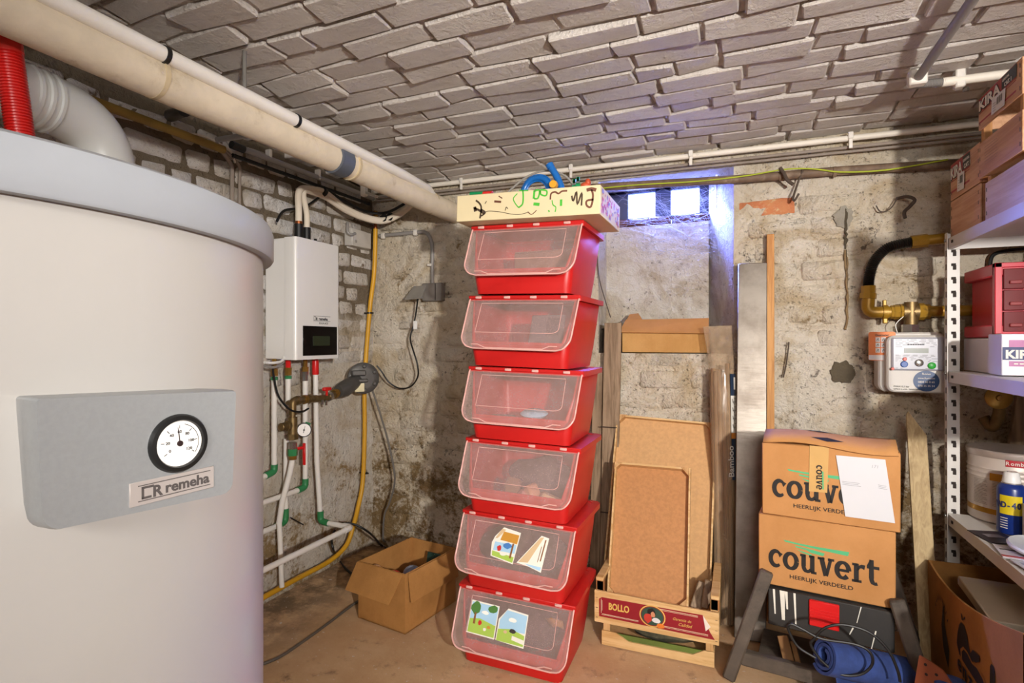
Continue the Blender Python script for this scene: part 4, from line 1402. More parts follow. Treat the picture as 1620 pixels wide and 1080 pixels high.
MB().box((0, 0, 0), (.115, .008, .15), .002).build('board', mat('green_speckle', '#1c3a33', .5, dirt='#6f8a6c', dscale=90, dlo=.62, dhi=.68), t, local=True)
t = thing('wooden_ball', 'round tan wooden ball at the left in the floor carton', 'ball', tb(-.225, .06, .20)); MB().ball(tb(-.225, .06, .20), (.024, .024, .018), 14).tube([tb(-.225, .06, .19), tb(-.22, .08, .05)], .010, 8).build('ball', tan, t)
lump('cloth_bundle', 'brown rag under the toys in the floor carton', 'cloth', tb(-.135, .165, .072), (.115, .145, .062), mat('rag', '#5a4d3c', .9, var=.25, bump=.4), seed=8, n=18)
# ================================================================== NICHE CARTON, BOARDS, FRUIT CRATES
hard = mat('hardboard', '#b5804f', .75, var=.10, vscale=70, bump=.1, bscale=120, dirt='#9a6a3e', dscale=5, dlo=.6, dhi=.8)
hard_p = mat('hardboard_pale', '#c79a67', .75, var=.08, vscale=60, bump=.1, bscale=120, dirt='#a57d4d', dscale=5, dlo=.6, dhi=.8)
crate_w = wood('crate_wood', '#d9b681', '#bf9358', 'x')
crate_z = wood('crate_post_wood', '#cfa570', '#a97a45', 'z')
old_w = wood('old_board', '#9b8267', '#6f5941', 'z')
pine = wood('pine_batten', '#c99355', '#ad7439', 'z')
nb = thing('cardboard_box', 'low open cardboard box with folded lid flap lying on the niche ledge', 'box', (-.32, 2.80, NZ0 + .004))
bx0, bx1, by0, by1, bz0, bz1 = -.522, -.120, 2.722, 2.905, NZ0 + .0005, NZ0 + .116
mb = MB().box(((bx0 + bx1) / 2, (by0 + by1) / 2, bz0 + .002), (bx1 - bx0, by1 - by0, .004))
for yy in (by0 + .002, by1 - .002):
    mb.box(((bx0 + bx1) / 2, yy, (bz0 + bz1) / 2), (bx1 - bx0, .004, bz1 - bz0))
for xx in (bx0 + .002, bx1 - .002):
    mb.box((xx, (by0 + by1) / 2, (bz0 + bz1) / 2), (.004, by1 - by0 - .008, bz1 - bz0))
mb.build('box', cardboard('carton_ribbed', '#c3965c', '#ad7f47', 'X'), nb)
MB().panel((bx0 - .008, by0 - .030, bz1 - .012), (bx1 + .0, by0 - .026, bz1 - .020), (bx1 + .0, by0 + .045, bz1 + .052), (bx0 + .008, by0 + .045, bz1 + .050), .004).build('lid_flap', card_o, nb)
MB().panel((bx0 + .01, by0 + .05, bz1 + .045), (bx0 + .09, by0 + .05, bz1 + .05), (bx0 + .06, by0 + .11, bz1 + .085), (bx0 + .015, by0 + .11, bz1 + .08), .003).build('inner_flap', card_o, nb)
dkb = thing('dark_carton', 'small black carton beside the low cardboard box in the niche', 'box', (-.575, 2.80, NZ0 + .004))
MB().box((-.578, 2.80, NZ0 + .060), (.092, .13, .112), .004).box((-.578, 2.80, NZ0 + .119), (.10, .14, .008), .002).build('carton', mat('black_card', '#241f1c', .7), dkb)
ob = thing('wooden_plank', 'weathered upright plank between the red bins and the fruit crates', 'plank', (-.56, 2.63, 0))
MB().bar((-.570, 2.615, .002), (-.556, 2.665, 1.29), .082, .020, (0, -1, 0), .002).build('plank', old_w, ob)
MB().bar((-.640, 2.635, .002), (-.632, 2.675, 1.05), .05, .018, (0, -1, 0), .002).build('backing_strip', old_w, ob)
for z in (.38, .79):
    MB().box((-.566, 2.612, z), (.078, .006, .004)).build('saw_mark', mat('dark_wood', '#3a2c20', .8), ob)


def tray_crate(name, label, TL, TR, BL, BR, depth, face, bw_, rail=crate_w):
    """shallow fruit tray stood on its end: hardboard bottom, thin rim facing the viewer, corner blocks"""
    TL, TR, BL, BR = map(Vector, (TL, TR, BL, BR))
    t = thing(name, label, 'crate', (BL + BR) / 2)
    n = (BR - BL).cross(TL - BL).normalized()
    if n.y > 0: n = -n
    b = -n * depth
    MB().panel(BL + b, BR + b, TR + b, TL + b, .006).build('hardboard_base', face, t)
    for p, q in ((TL, TR), (BL, BR)):
        MB().panel(p, q, q + b, p + b, .008).build('end_board', rail, t)
    for p, q in ((BL, TL), (BR, TR)):
        MB().panel(p, q, q + b, p + b, .007).build('side_board', rail, t)
    xd_ = (BR - BL).normalized(); yd_ = (TL - BL).normalized()
    for c, sx, sy in ((TL, 1, -1), (TR, -1, -1), (BL, 1, 1), (BR, -1, 1)):
        M = frame(c, xd_ * sx, yd_ * sy)
        zz = 1 if M.to_3x3().col[2].dot(n) > 0 else -1
        MB().prism([(0, 0), (bw_, 0), (0, bw_)], -zz * depth, zz * .003, M).build('corner_block', crate_z, t)
    return t


tray_crate('fruit_crate', 'large wooden fruit tray with pale hardboard base leaning on the wall', PY(976, 655, 2.655), PY(1131, 669, 2.655), (-.545, 2.375, .135), (-.105, 2.375, .135), .035, hard_p, .048)
tray_crate('fruit_crate', 'smaller wooden tray with brown hardboard base standing inside the printed crate', PY(973, 730, 2.47), PY(1090, 740, 2.47), PY(960, 938, 2.215), PY(1086, 962, 2.215), .035, hard, .034)
# the two crates they stand in
def open_crate(name, label, x0, x1, y0, y1, z0, z1, ph, post, front_z):
    t = thing(name, label, 'crate', ((x0 + x1) / 2, (y0 + y1) / 2, z0))
    MB().box(((x0 + x1) / 2, (y0 + y1) / 2, z0 + .006), (x1 - x0 - .02, y1 - y0 - .02, .006)).build('base', hard_p, t)
    for xx in (x0 + .004, x1 - .004):
        MB().box((xx, (y0 + y1) / 2, z0 + (z1 - z0) / 2), (.007, y1 - y0 - .02, z1 - z0), .001).build('side_board', crate_w, t)
    MB().box(((x0 + x1) / 2, y1 - .004, z0 + (z1 - z0) / 2), (x1 - x0, .007, z1 - z0), .001).build('end_board', crate_w, t)
    for xx in (x0 + .017, x1 - .017):
        for yy in (y0 + .025, y1 - .022):
            MB().box((xx, yy, z0 + ph / 2), (.026, .024, ph), .001).build('corner_post', crate_z, t)
    return t


lo = open_crate('fruit_crate', 'bottom wooden fruit crate with green printed edge on the floor', -.492, -.075, 2.140, 2.47, .006, .062, .110, 0, 0)
W_ = .417
pg = [(0, 0), (W_, 0), (W_, .056), (W_ - .035, .055), (W_ - .075, .032), (.105, .030), (.055, .055), (.0, .056)]
FL = Matrix(((1, 0, 0, -.492), (0, 0, -1, 2.150), (0, 1, 0, .006), (0, 0, 0, 1)))
fb = MB()
for quad_ in (((0, 0), (.105, 0), (.105, .030), (.055, .055), (0, .056)), ((.105, 0), (W_ - .075, 0), (W_ - .075, .032), (.105, .030)), ((W_ - .075, 0), (W_, 0), (W_, .056), (W_ - .035, .055), (W_ - .075, .032))):
    fb.prism(list(quad_), 0, .007, FL)
fb.build('front_board', crate_w, lo)
MB().prism([(.045, .010), (W_ - .04, .010), (W_ - .04, .050), (.045, .050)], -.006, -.001, FL).build('green_liner', mat('green_print', '#5f6f2c', .7, var=.2), lo)
junk = lump('cloth_bundle', 'dark green and brown debris heap inside the bottom fruit crate', 'debris', (-.28, 2.29, .060), (.16, .12, .042), mat('debris', '#4a4634', .9, var=.4, vscale=25, bump=.6), seed=11, n=20)
hi = open_crate('fruit_crate', 'wooden fruit crate with dark red printed label stacked second from the floor', -.515, -.058, 2.128, 2.50, .121, .215, .135, 0, 0)
FH = Matrix(((.9995, 0, 0, -.515), (0, 0, -1, 2.127), (-.012, 1, 0, .122), (0, 0, 0, 1)))
WH = .457
MB().prism([(0, -.018), (WH, -.014), (WH, .104), (WH - .03, .102), (.0, .105)], 0, .008, FH).build('front_board', crate_w, hi)
for xx, y0_ in ((-.499, 2.14), (-.072, 2.14)):
    MB().box((xx, 2.30, .265), (.030, .33, .014), .002).build('top_rail', crate_w, hi)
    MB().box((xx, 2.153, .240), (.030, .024, .045), .001).build('rail_end', mat('rail_end', '#9a6436', .7, bump=.1), hi)
red_print = mat('dark_red_print', '#8a1420', .5, var=.05, bump=0)
gold_p = mat('gold_print', '#d9b45c', .5, bump=0)
cream_p = mat('cream_print', '#ead9b4', .5, bump=0)
lab = MB().prism([(.018, .006), (WH - .014, .004), (WH - .030, .028), (WH - .055, .086), (.030, .082), (.018, .074)], .0082, .0088, FH).build('paper_label', red_print, hi)
LF = FH @ Matrix.Translation((0, 0, .0090))
text('BOLLO', .036, LF @ Matrix.Translation((.055, .040, 0)), gold_p, lab, .0012, local=False, sx=.70)
mb = MB()
for (a, b, c, d) in ((.03, .017, .17, .0185), (.028, .014, .17, .015), (.26, .017, .42, .0185), (.26, .013, .42, .014), (.25, .078, .385, .0795), (.255, .074, .385, .075), (.026, .02, .0275, .075), (.030, .03, .031, .07)):
    mb.add([LF @ Vector(p) for p in ((a, b, 0), (c, b, 0), (c, d, 0), (a, d, 0))], [(0, 1, 2, 3)])
mb.build('label_lines', cream_p, lab)
def ell(cx, cy, rx, ry, n=28): return [(cx + rx * math.cos(2 * math.pi * k / n), cy + ry * math.sin(2 * math.pi * k / n)) for k in range(n)]
for k, (pg, m_) in enumerate(((ell(.222, .046, .048, .041), gold_p), (ell(.222, .046, .044, .037), red_print), (ell(.222, .046, .041, .034), mat('oval_green', '#2f4a3d', .5, bump=0)), (blob(.219, .060, .016, .016, 14, 3), mat('hair_print', '#1d1513', .5, bump=0)),
                              (blob(.224, .053, .009, .011, 12, 4), mat('skin_print', '#c98a66', .5, bump=0)), (blob(.205, .036, .015, .018, 12, 5), mat('shawl_print', '#c2392c', .5, bump=0)), (blob(.236, .033, .016, .010, 12, 6), mat('white_print2', '#d6d6d6', .5, bump=0)),
                              (blob(.252, .016, .016, .010, 12, 7), mat('orange_print', '#d9772a', .5, bump=0)))):
    MB().add([LF @ Vector((p[0], p[1], .0002 * (k + 1))) for p in pg], [tuple(range(len(pg)))]).build('label_picture', m_, lab)
text('Garantia de', .014, LF @ Matrix.Translation((.295, .048, 0)), gold_p, lab, 0, local=False, shear=.3)
text('Calidad', .016, LF @ Matrix.Translation((.315, .030, 0)), gold_p, lab, 0, local=False, shear=.3)
MB().add([LF @ Vector(p) for p in ((WH - .055, .086, .001), (WH - .028, .05, .004), (WH - .045, .03, .001))], [(0, 1, 2)]).build('peeled_corner', mat('paper_white', '#ddd5c8', .6, bump=0), lab)
for k in range(3):
    for xx in (.006, WH - .012):
        MB().box(tuple(FH @ Vector((xx + .003, .0 + .038 * k, .0085))), (.008, .0012, .0012)).build('staple', mat('staple', '#4a4540', .4, metal=.8), hi)
tb_ = thing('wood_scrap', 'broken wooden scraps lying beside the smaller tray in the printed crate', 'wood scrap', (-.13, 2.31, .14))
MB().bar((-.15, 2.28, .145), (-.12, 2.33, .235), .045, .02, (0, -1, 0), .004).build('scrap', old_w, tb_); MB().bar((-.115, 2.27, .16), (-.10, 2.30, .26), .03, .02, (0, -1, 0), .004).build('scrap', old_w, tb_)

# ================================================================== ROLLED MAT, ALUMINIUM, BATTEN, LEANING BOARD
cane = thing('reed_mat_roll', 'rolled brown reed mat in a clear plastic sleeve beside the aluminium plank', 'mat', (-.05, 2.55, .0))
ctop, cbot = Vector((-.062, 2.628, 1.10)), Vector((-.040, 2.530, .004))
reed = wood('reed', '#97734d', '#6a4c30', 'z')
ax_ = (ctop - cbot).normalized()
M = frame(cbot, ax_.orthogonal(), (0, 1, 0)); zx = Vector((1, 0, 0)); yx = ax_.cross(zx).normalized(); zx = yx.cross(ax_)
M = Matrix((zx, yx, ax_)).transposed().to_4x4(); M.translation = cbot
Lc = (ctop - cbot).length
for k in range(14):
    a = 2 * math.pi * k / 14
    p = Vector((math.cos(a) * .040, math.sin(a) * .040, 0))
    MB().tube([M @ (p + Vector((0, 0, .0))), M @ (p + Vector((0, 0, Lc - RNG.uniform(0, .06))))], .0098, 8).build('reed', reed, cane)
MB().tube([M @ Vector((0, 0, .01)), M @ Vector((0, 0, Lc - .05))], .034, 12).build('core', reed, cane)


def film():
    k = NT('clear_film')
    tr = k.n('ShaderNodeBsdfTransparent'); tr.inputs[0].default_value = (.97, .96, .94, 1)
    k.b.inputs['Base Color'].default_value = lin('#cdb496'); k.b.inputs['Roughness'].default_value = .12
    mx = k.n('ShaderNodeMixShader')
    k.l(k.math('ADD', k.math('MULTIPLY', k.ramp(k.noise(k.obj(), 14, 5, .6),    .4, .7), .22), .22), mx.inputs[0])
    k.l(tr.outputs[0], mx.inputs[1]); k.l(k.b.outputs[0], mx.inputs[2]); k.l(mx.outputs[0], k.out.inputs[0])
    return k.m


mb = MB(); loops = []
for i in range(23):
    t_ = i / 22; z = t_ * (Lc + .17); L = []
    for k in range(40):
        a = 2 * math.pi * k / 40
        r = .053 + .004 * noise.noise(Vector((math.cos(a) * 2, math.sin(a) * 2, z * 5))) + (.006 * math.sin(a * 7 + z * 9) * max(0, t_ - .5))
        fl_k = max(0, t_ - .86) / .14
        L.append(M @ Vector((r * math.cos(a) * (1 + .10 * fl_k) - .012 * fl_k, r * math.sin(a) * (1 - .72 * fl_k), z)))
    loops.append(L)
sl = mb.loft(loops, caps=False).build('plastic_sleeve', film(), cane)
# printed band with the plant drawings, lying on the sleeve towards the room
navy = mat('navy_print', '#223248', .4, bump=0); pale = mat('pale_print', '#d8d4ca', .4, bump=0)
def band(z0, z1, a0, a1, r, m_, name):
    mb = MB(); n = 6
    for i in range(n + 1):
        a = a0 + (a1 - a0) * i / n
        mb.v += [tuple(M @ Vector((r * math.cos(a), r * math.sin(a), z0))), tuple(M @ Vector((r * math.cos(a), r * math.sin(a), z1)))]
    mb.f = [(2 * i, 2 * i + 2, 2 * i + 3, 2 * i + 1) for i in range(n)]
    return mb.build(name, m_, cane)
A0, A1 = R(-52), R(-6)
band(.60, .775, A0, A1, .0585, navy, 'printed_band'); band(.775, .80, A0, A1, .0585, mat('orange_band', '#c77c2c', .4, bump=0), 'printed_band')
band(.80, .96, A0, A1, .0585, pale, 'printed_band'); band(.96, 1.055, A0, A1, .0585, navy, 'printed_band')
am = (A0 + A1) / 2 - .05
def onroll(z, da=0.0, r=.0600):
    a = am + da
    rad = M.to_3x3() @ Vector((math.cos(a), math.sin(a), 0)); up = ax_; tan_ = rad.cross(up)
    Mx = Matrix((up, tan_ if tan_.dot(rad.cross(up)) > 0 else -tan_, rad)).transposed().to_4x4()
    yv_ = Mx.to_3x3().col[2].cross(Mx.to_3x3().col[0]); Mx = Matrix((up, yv_, rad)).transposed().to_4x4()
    Mx.translation = M @ Vector((r * math.cos(a), r * math.sin(a), z)); return Mx
text('Bamboo', .042, onroll(.612, -.22), pale, cane, .0006, local=False, sx=.95)
mb = MB()
for k in range(4):
    Mx = onroll(.815 + k * .036, .0)
    ribbon(mb, [(0, .004), (.022, .016)], .0022, Mx, .0006); ribbon(mb, [(.010, .016), (.010, -.012), (.026, -.012), (.026, .004)], .0018, Mx, .0006); ribbon(mb, [(.004, -.004), (.026, -.004)], .0015, Mx, .0006)
mb.build('plant_drawings', ink, cane)
Mx = onroll(.975, 0); MB().add([Mx @ Vector(p) for p in ((.012, -.010, .0008), (.065, -.010, .0008), (.065, .004, .0008), (.012, .004, .0008))], [(0, 1, 2, 3)]).build('pale_panel', pale, cane)

def alu_mat():
    k = NT('aluminium')
    v = k.stretch(k.obj(), (6, 6, 60))
    f = k.noise(v, 3, 6, .6); g = k.noise(k.obj(), 6, 7, .65)
    c = k.mix(k.ramp(g, .35, .7), '#8d857b', '#71675d')
    k.l(c, k.b.inputs['Base Color']); k.b.inputs['Metallic'].default_value = .75
    k.l(k.math('ADD', k.math('MULTIPLY', f, .25), .30), k.b.inputs['Roughness'])
    k.l(k.bump(f, .08, .002), k.b.inputs['Normal'])
    return k.m
al = thing('aluminium_plank', 'tall brushed aluminium straightedge plank leaning against the back wall', 'plank', (.06, 2.45, 0))
MB().bar((.050, 2.405, .003), (.066, 2.660, 1.545), .118, .022, (0, -1, 0), .003).build('plank', alu_mat(), al)
ba = thing('wooden_batten', 'thin pine batten standing behind the aluminium plank', 'batten', (.14, 2.6, 0))
MB().bar((.135, 2.60, .003), (.139, 2.680, 1.672), .030, .026, (0, -1, 0), .002).build('batten', pine, ba)
wb2 = thing('wooden_plank', 'pale sanded plank with sloping cut top leaning beside the metal rack', 'plank', (.63, 2.45, 0))
Mx = frame((.600, 2.330, .004), (1, -.06, 0), Vector((.030, .245, .91)))
MB().prism([(0, 0), (.060, 0), (.060, .865), (.006, .955), (0, .94)], -.009, .009, Mx).build('plank', wood('sanded_board', '#bfa77a', '#9c8258', 'z'), wb2)

# ================================================================== STEP STOOL AND PRINTED CARTONS
SY = R(-8)
blk = mat('stool_black', '#2b2927', .6, var=.15, bump=.15, dirt='#54483c', dscale=8, dlo=.6, dhi=.8)
legm = mat('stool_leg', '#554b41', .7, var=.2, vscale=12, bump=.4, bscale=50, dirt='#3a332c', dscale=7, dlo=.5, dhi=.7)
paint_w = mat('paint_drip', '#e0dccf', .5, bump=0)
st = thing('step_stool', 'paint spattered black work stool with splayed legs and red clip under the printed cartons', 'stool', (.105, 2.135, 0), (0, 0, SY))
SWD = .365
MB().box((SWD / 2, .13, .330), (SWD + .02, .26, .016), .003).build('deck', blk, st, local=True)
MB().box((SWD / 2, -.006, .275), (SWD, .014, .128), .003).build('front_apron', blk, st, local=True)
MB().box((SWD / 2, .262, .275), (SWD, .014, .128), .003).build('rear_apron', blk, st, local=True)
for (x0, x1, zt) in ((-.004, -.125, .395), (SWD + .004, SWD + .115, .385)):
    MB().bar((x1, -.055, .004), (x0, -.012, zt), .044, .034, (0, -1, 0), .006).build('leg', legm, st, local=True)
    MB().bar((x1, .315, .004), (x0, .272, zt), .044, .034, (0, -1, 0), .006).build('leg', legm, st, local=True)
    MB().bar(((x0 + x1) / 2, -.03, .17), ((x0 + x1) / 2, .29, .17), .03, .02, (0, 0, 1), .003).build('side_rail', blk, st, local=True)
MB().bar((-.085, -.035, .085), (SWD + .075, -.035, .085), .03, .05, (0, 0, 1), .004).build('lower_rail', legm, st, local=True)
MB().box((SWD / 2, .12, .060), (SWD + .08, .27, .012), .002).build('lower_shelf', legm, st, local=True)
rc = MB().box((.170, -.017, .287), (.088, .012, .086), .003)
rc.build('red_clip', red_p, st, local=True)
for k in range(5):
    MB().box((.170, -.0235, .262 + k * .010), (.084, .003, .004), .001).build('clip_rib', red_p, st, local=True)
for k, (x, L_, w_) in enumerate(((.018, .085, .007), (.044, .100, .016), (.056, .06, .009), (.082, .105, .007), (.275, .055, .003), (.255, .03, .005), (.315, .06, .004))):
    z1 = .338 if k < 5 else .27
    x2 = x + (.004 if k < 4 else -.012)
    MB().panel((x - w_ / 2, -.0137, z1), (x + w_ / 2, -.0137, z1), (x2 + w_ * .3, -.0137, z1 - L_), (x2 - w_ * .3, -.0137, z1 - L_), .0006).build('paint_drip', paint_w, st, local=True)

# slab-serif lettering drawn stroke by stroke (x-height = 1)
def glyphs(word):
    out = []; x = 0
    def arc(cx, cy, rx, ry, a0, a1, n=18): return [(cx + rx * math.cos(R(a0 + (a1 - a0) * i / n)), cy + ry * math.sin(R(a0 + (a1 - a0) * i / n))) for i in range(n + 1)]
    def wv(n, f): return [f(i / (n - 1)) for i in range(n)]
    for ch in word:
        S = []
        if ch == 'c':
            p = arc(.46, .5, .35, .42, 48, 312); S.append((p, wv(len(p), lambda t: .13 + .13 * math.sin(math.pi * t)))); S.append(([(.62, .86), (.80, .70)], [.10, .26])); adv = .92
        elif ch == 'o':
            p = arc(.5, .5, .37, .42, 0, 360, 28); S.append((p, wv(len(p), lambda t: .15 + .11 * abs(math.cos(2 * math.pi * t))))); adv = 1.05
        elif ch == 'u':
            p = [(.26, 1)] + [(.26, .36)] + arc(.50, .34, .24, .26, 180, 330, 8); S.append((p, [.24, .24] + [.22] * 4 + [.16] * 5)); S.append(([(.80, 1), (.80, .06)], .24)); S.append(([(.04, .94), (.36, .94)], .12)); S.append(([(.60, .94), (.90, .94)], .12)); S.append(([(.72, .06), (1.06, .06)], .12)); adv = 1.13
        elif ch == 'v':
            S.append(([(.22, 1), (.50, .02)], .25)); S.append(([(.80, 1), (.53, .02)], .17)); S.append(([(.0, .94), (.42, .94)], .12)); S.append(([(.62, .94), (1.0, .94)], .12)); adv = 1.02
        elif ch == 'e':
            p = arc(.49, .5, .35, .42, 0, 318, 24); S.append((p, wv(len(p), lambda t: .14 + .12 * abs(math.cos(2 * math.pi * t * .9))))); S.append(([(.22, .49), (.86, .49)], .13)); adv = .98
        elif ch == 'r':
            S.append(([(.30, 1), (.30, 0)], .24)); S.append(([(.06, .94), (.36, .94)], .12)); S.append(([(.04, .06), (.60, .06)], .12)); S.append(([(.34, .62), (.46, .82), (.60, .88), (.78, .84)], [.10, .14, .18, .22])); adv = .84
        else:
            p = [(.32, 1.32), (.32, .34)] + arc(.54, .32, .22, .25, 180, 300, 7); S.append((p, [.22, .24] + [.22] * 4 + [.15] * 4)); S.append(([(.06, .92), (.76, .92)], .14)); S.append(([(.30, 1.30), (.12, .96)], .12)); adv = .84
        for pts, w in S:
            out.append(([(px_ + x, py_) for px_, py_ in pts], w))
        x += adv
    return out, x


def slab_word(word, M, width, xh, m_, parent, name='lettering'):
    G_, tot = glyphs(word); sx = width / tot; mb = MB()
    for pts, w in G_:
        ws = w if isinstance(w, list) else [w] * len(pts)
        ws = [w_ * 1.16 for w_ in ws]; ribbon(mb, pts, ws, M @ Matrix.Diagonal((sx, xh, 1, 1)), .0004)
    return mb.build(name, m_, parent)


green_pr = mat('green_streak', '#4fae77', .6, var=.05, bump=0)
BWD, BH1 = .402, .246
def printed_carton(label, M, h, upper):
    t = thing('cardboard_box', label, 'box', M=M)
    D_ = .285
    mb = MB().box((BWD / 2, D_ / 2, h / 2), (BWD, D_, h), .003)
    mb.build('box', card_o, t, local=True)
    FM2 = M @ Matrix(((1, 0, 0, 0), (0, 0, -1, -.0008), (0, 1, 0, 0), (0, 0, 0, 1)))
    slab_word('couvert', FM2 @ Matrix.Translation((.034, .066, 0)), .328, .061, ink, t)
    text('HEERLIJK VERDEELD', .0185, FM2 @ Matrix.Translation((.098, .036, 0)), ink, t, .0002, local=False, sx=1.14)
    for pg in ([(.080, .166), (.125, .162), (.175, .160), (.275, .160), (.272, .146), (.225, .149), (.180, .152), (.130, .156), (.085, .160)],
               [(.115, .152), (.170, .147), (.205, .142), (.200, .132), (.165, .136), (.150, .143), (.118, .147)], [(.120, .140), (.165, .131), (.168, .126), (.140, .131)]):
        MB().add([FM2 @ Vector((p[0], p[1], .0003)) for p in pg], [tuple(range(len(pg)))]).build('green_streak', green_pr, t)
    return t, FM2, D_


cx0 = Vector((.073, 2.143, .344))
low, FMa, _ = printed_carton('lower printed cardboard carton resting on the black work stool', Matrix.Translation(cx0) @ Euler((0, 0, SY)).to_matrix().to_4x4(), BH1, False)
upM = Matrix.Translation((.084, 2.135, .344 + BH1 + .003)) @ Euler((0, 0, SY)).to_matrix().to_4x4()
up_, FMb, D_ = printed_carton('upper printed cardboard carton with white sheet and tape on its front', upM, .252, True)
mb = MB(); nx, ny = 12, 6
def flap(x, y): return Vector((x, y, .256 + .030 * math.sin(math.pi * min(1, (y + .01) / .2)) + .010 * math.sin(x * 14) * (1 - y / .3)))
for j in range(ny + 1):
    for i in range(nx + 1):
        mb.v.append(tuple(flap(.004 + .392 * i / nx - .0 * j, -.012 + .29 * j / ny)))
for j in range(ny):
    for i in range(nx):
        a = j * (nx + 1) + i; mb.f.append((a, a + 1, a + nx + 2, a + nx + 1))
f_ = mb.build('top_flap', card_o, up_, local=True); sm = f_.modifiers.new('t', 'SOLIDIFY'); sm.thickness = .005
for (xa, ya, w_) in ((.125, .085, .10), (.15, .022, .10)):
    mb = MB(); pts = [(xa, ya), (xa + w_ * .5, ya - .012), (xa + w_, ya + .004), (xa + w_ * .5, ya + .012)]
    mb.add([flap(*p) + Vector((0, 0, .0012)) for p in pts], [(0, 1, 2, 3)]); mb.build('flap_print', ink, up_, local=True)
tape = mat('tan_tape', '#c9a063', .3, var=.05, bump=.02)
mb = MB().panel(FMb @ Vector((.146, .098, .0016)), FMb @ Vector((.200, .100, .0016)), FMb @ Vector((.205, .254, .0016)), FMb @ Vector((.148, .254, .0016)), .0008)
tp_ = mb.build('tape', tape, up_)
slab_word('couve', FMb @ Matrix.Translation((.168, .190, .0022)) @ Euler((0, 0, R(-90))).to_matrix().to_4x4(), .082, .017, ink, tp_)
ribbon(mb2 := MB(), [(.187, .17), (.188, .11)], .004, FMb, .0022); mb2.build('tape_print', green_pr, tp_)
sheet = thing('paper_sheet', 'white printed paper sheet stuck on the upper printed carton', 'paper', FMb @ Vector((.30, .12, .002)))
pw = mat('paper_sheet', '#cccccf', .6, var=.01, bump=.02)
Msh = FMb @ Matrix.Translation((.252, .030, .0026)) @ Euler((0, 0, R(2.5))).to_matrix().to_4x4()
MB().prism([(0, 0), (.135, -.006), (.118, .194), (-.018, .200)], 0, .0006, Msh).build('sheet', pw, sheet)
mb = MB()
for (x, y, L_) in ((-.005, .115, .05), (-.004, .110, .045), (-.004, .105, .052), (.095, .112, .022), (.096, .107, .02), (.095, .102, .024)):
    ribbon(mb, [(x, y), (x + L_, y - .003)], .0012, Msh, .0009)
mb.build('printed_lines', mat('grey_print', '#8f8f95', .6, bump=0), sheet)
text('171', .014, Msh @ Matrix.Translation((.078, .165, .0008)), mat('pencil', '#a3a3aa', .6, bump=0), sheet, 0, local=False, shear=.2)

# things on the stool's shelf
bluem = mat('blue_cloth', '#2a3f78', .8, var=.18, vscale=30, bump=.35, bscale=120)
SM = WORLD[st.name]
def sl_(x, y, z): return SM @ Vector((x, y, z))
ma = thing('blue_mat_roll', 'rolled dark blue mat lying on the shelf of the black work stool', 'mat', sl_(.28, .06, .07))
a_, b_ = Vector((.20, 1.905, .222)), Vector((.46, 1.90, .183))
a_, b_ = PY(1303, 1036, 1.93), PY(1436, 1066, 2.07)
d_ = (b_ - a_).normalized(); ux = Vector((0, 0, 1)); ux = (ux - d_ * ux.dot(d_)).normalized(); vx = d_.cross(ux)
mb = MB(); loops = []
prof_ = []
for k in range(64):
    a = k / 63 * 2 * math.pi * 2.6; r = .012 + .036 * k / 63; prof_.append((r * math.cos(a), r * math.sin(a)))
for k in range(63, -1, -1):
    a = k / 63 * 2 * math.pi * 2.6; r = .012 + .036 * k / 63 + .009; prof_.append((r * math.cos(a), r * math.sin(a)))
mb.loft([[p0 + ux * x + vx * y for x, y in prof_] for p0 in (a_, a_.lerp(b_, .5), b_)]).build('roll', bluem, ma)
MB().panel(a_ + Vector((.03, -.012, -.052)), b_ + Vector((-.13, -.012, -.052)), b_ + Vector((-.15, -.02, -.125)), a_ + Vector((.04, -.02, -.115)), .006).build('loose_end', bluem, ma)
cb = thing('power_cable', 'black power cable looped over the blue mat roll', 'cable', a_)
yk = 1.905
pts = [PY(u, v, yk) for u, v in ((1290, 1040), (1262, 1022), (1247, 995), (1252, 987), (1270, 995), (1300, 1010), (1350, 1018), (1375, 1030), (1380, 1050), (1362, 1066), (1330, 1066), (1300, 1045), (1283, 1020), (1288, 1010), (1305, 993), (1335, 988), (1375, 1000), (1405, 1028), (1420, 1060), (1424, 1078))]
MB().tube(smooth_path(pts, 6), .0042, 8).build('cable', black_r, cb)
for k, (u, v0, v1, lb_) in enumerate(((1238, 1006, 1052, 'brown wooden offcut standing inside the work stool, left of two'), (1254, 1015, 1058, 'narrow wooden offcut standing in the stool, nearer the cable'))):
    p0, p1 = PY(u + 9, v1, 2.12), PY(u, v0, 2.2)
    t = thing('wood_scrap', lb_, 'wood scrap', p0)
    MB().bar(p0 + Vector((.01, 0, -.02)), p1, .035 - .018 * k, .02, (0, -1, 0), .002).build('offcut', mat('offcut', '#8a6238', .7, bump=.2), t)
t = thing('leather_strap', 'brown leather piece with punched holes at the bottom edge near the printed fruit carton', 'leather', PY(1475, 1060, 1.95))
LM = frame(PY(1455, 1036, 1.93), PY(1515, 1075, 1.87) - PY(1455, 1036, 1.93), (0, 0, -1))
le = MB().prism([(0, 0), (.025, -.002), (.06, .0), (.10, .03), (.115, .12), (.01, .12)], -.003, .003, LM).build('leather', mat('leather', '#7b3d22', .6, var=.15, bump=.3), t)
for (x, y) in ((.02, .014), (.05, .022), (.028, .040), (.062, .045)):
    MB().lathe([(.004, -.0042), (.004, .0042)], 10, LM @ Matrix.Translation((x, y, 0))).build('hole', mat('hole_dark', '#1d120c', .8, bump=0), le)
t = thing('blue_rag', 'blue cloth showing under the brown leather piece', 'cloth', PY(1505, 1074, 1.95)); lump_ = MB().ball(PY(1508, 1086, 1.9), (.045, .05, .022), 14); lump_.build('rag', bluem, t)
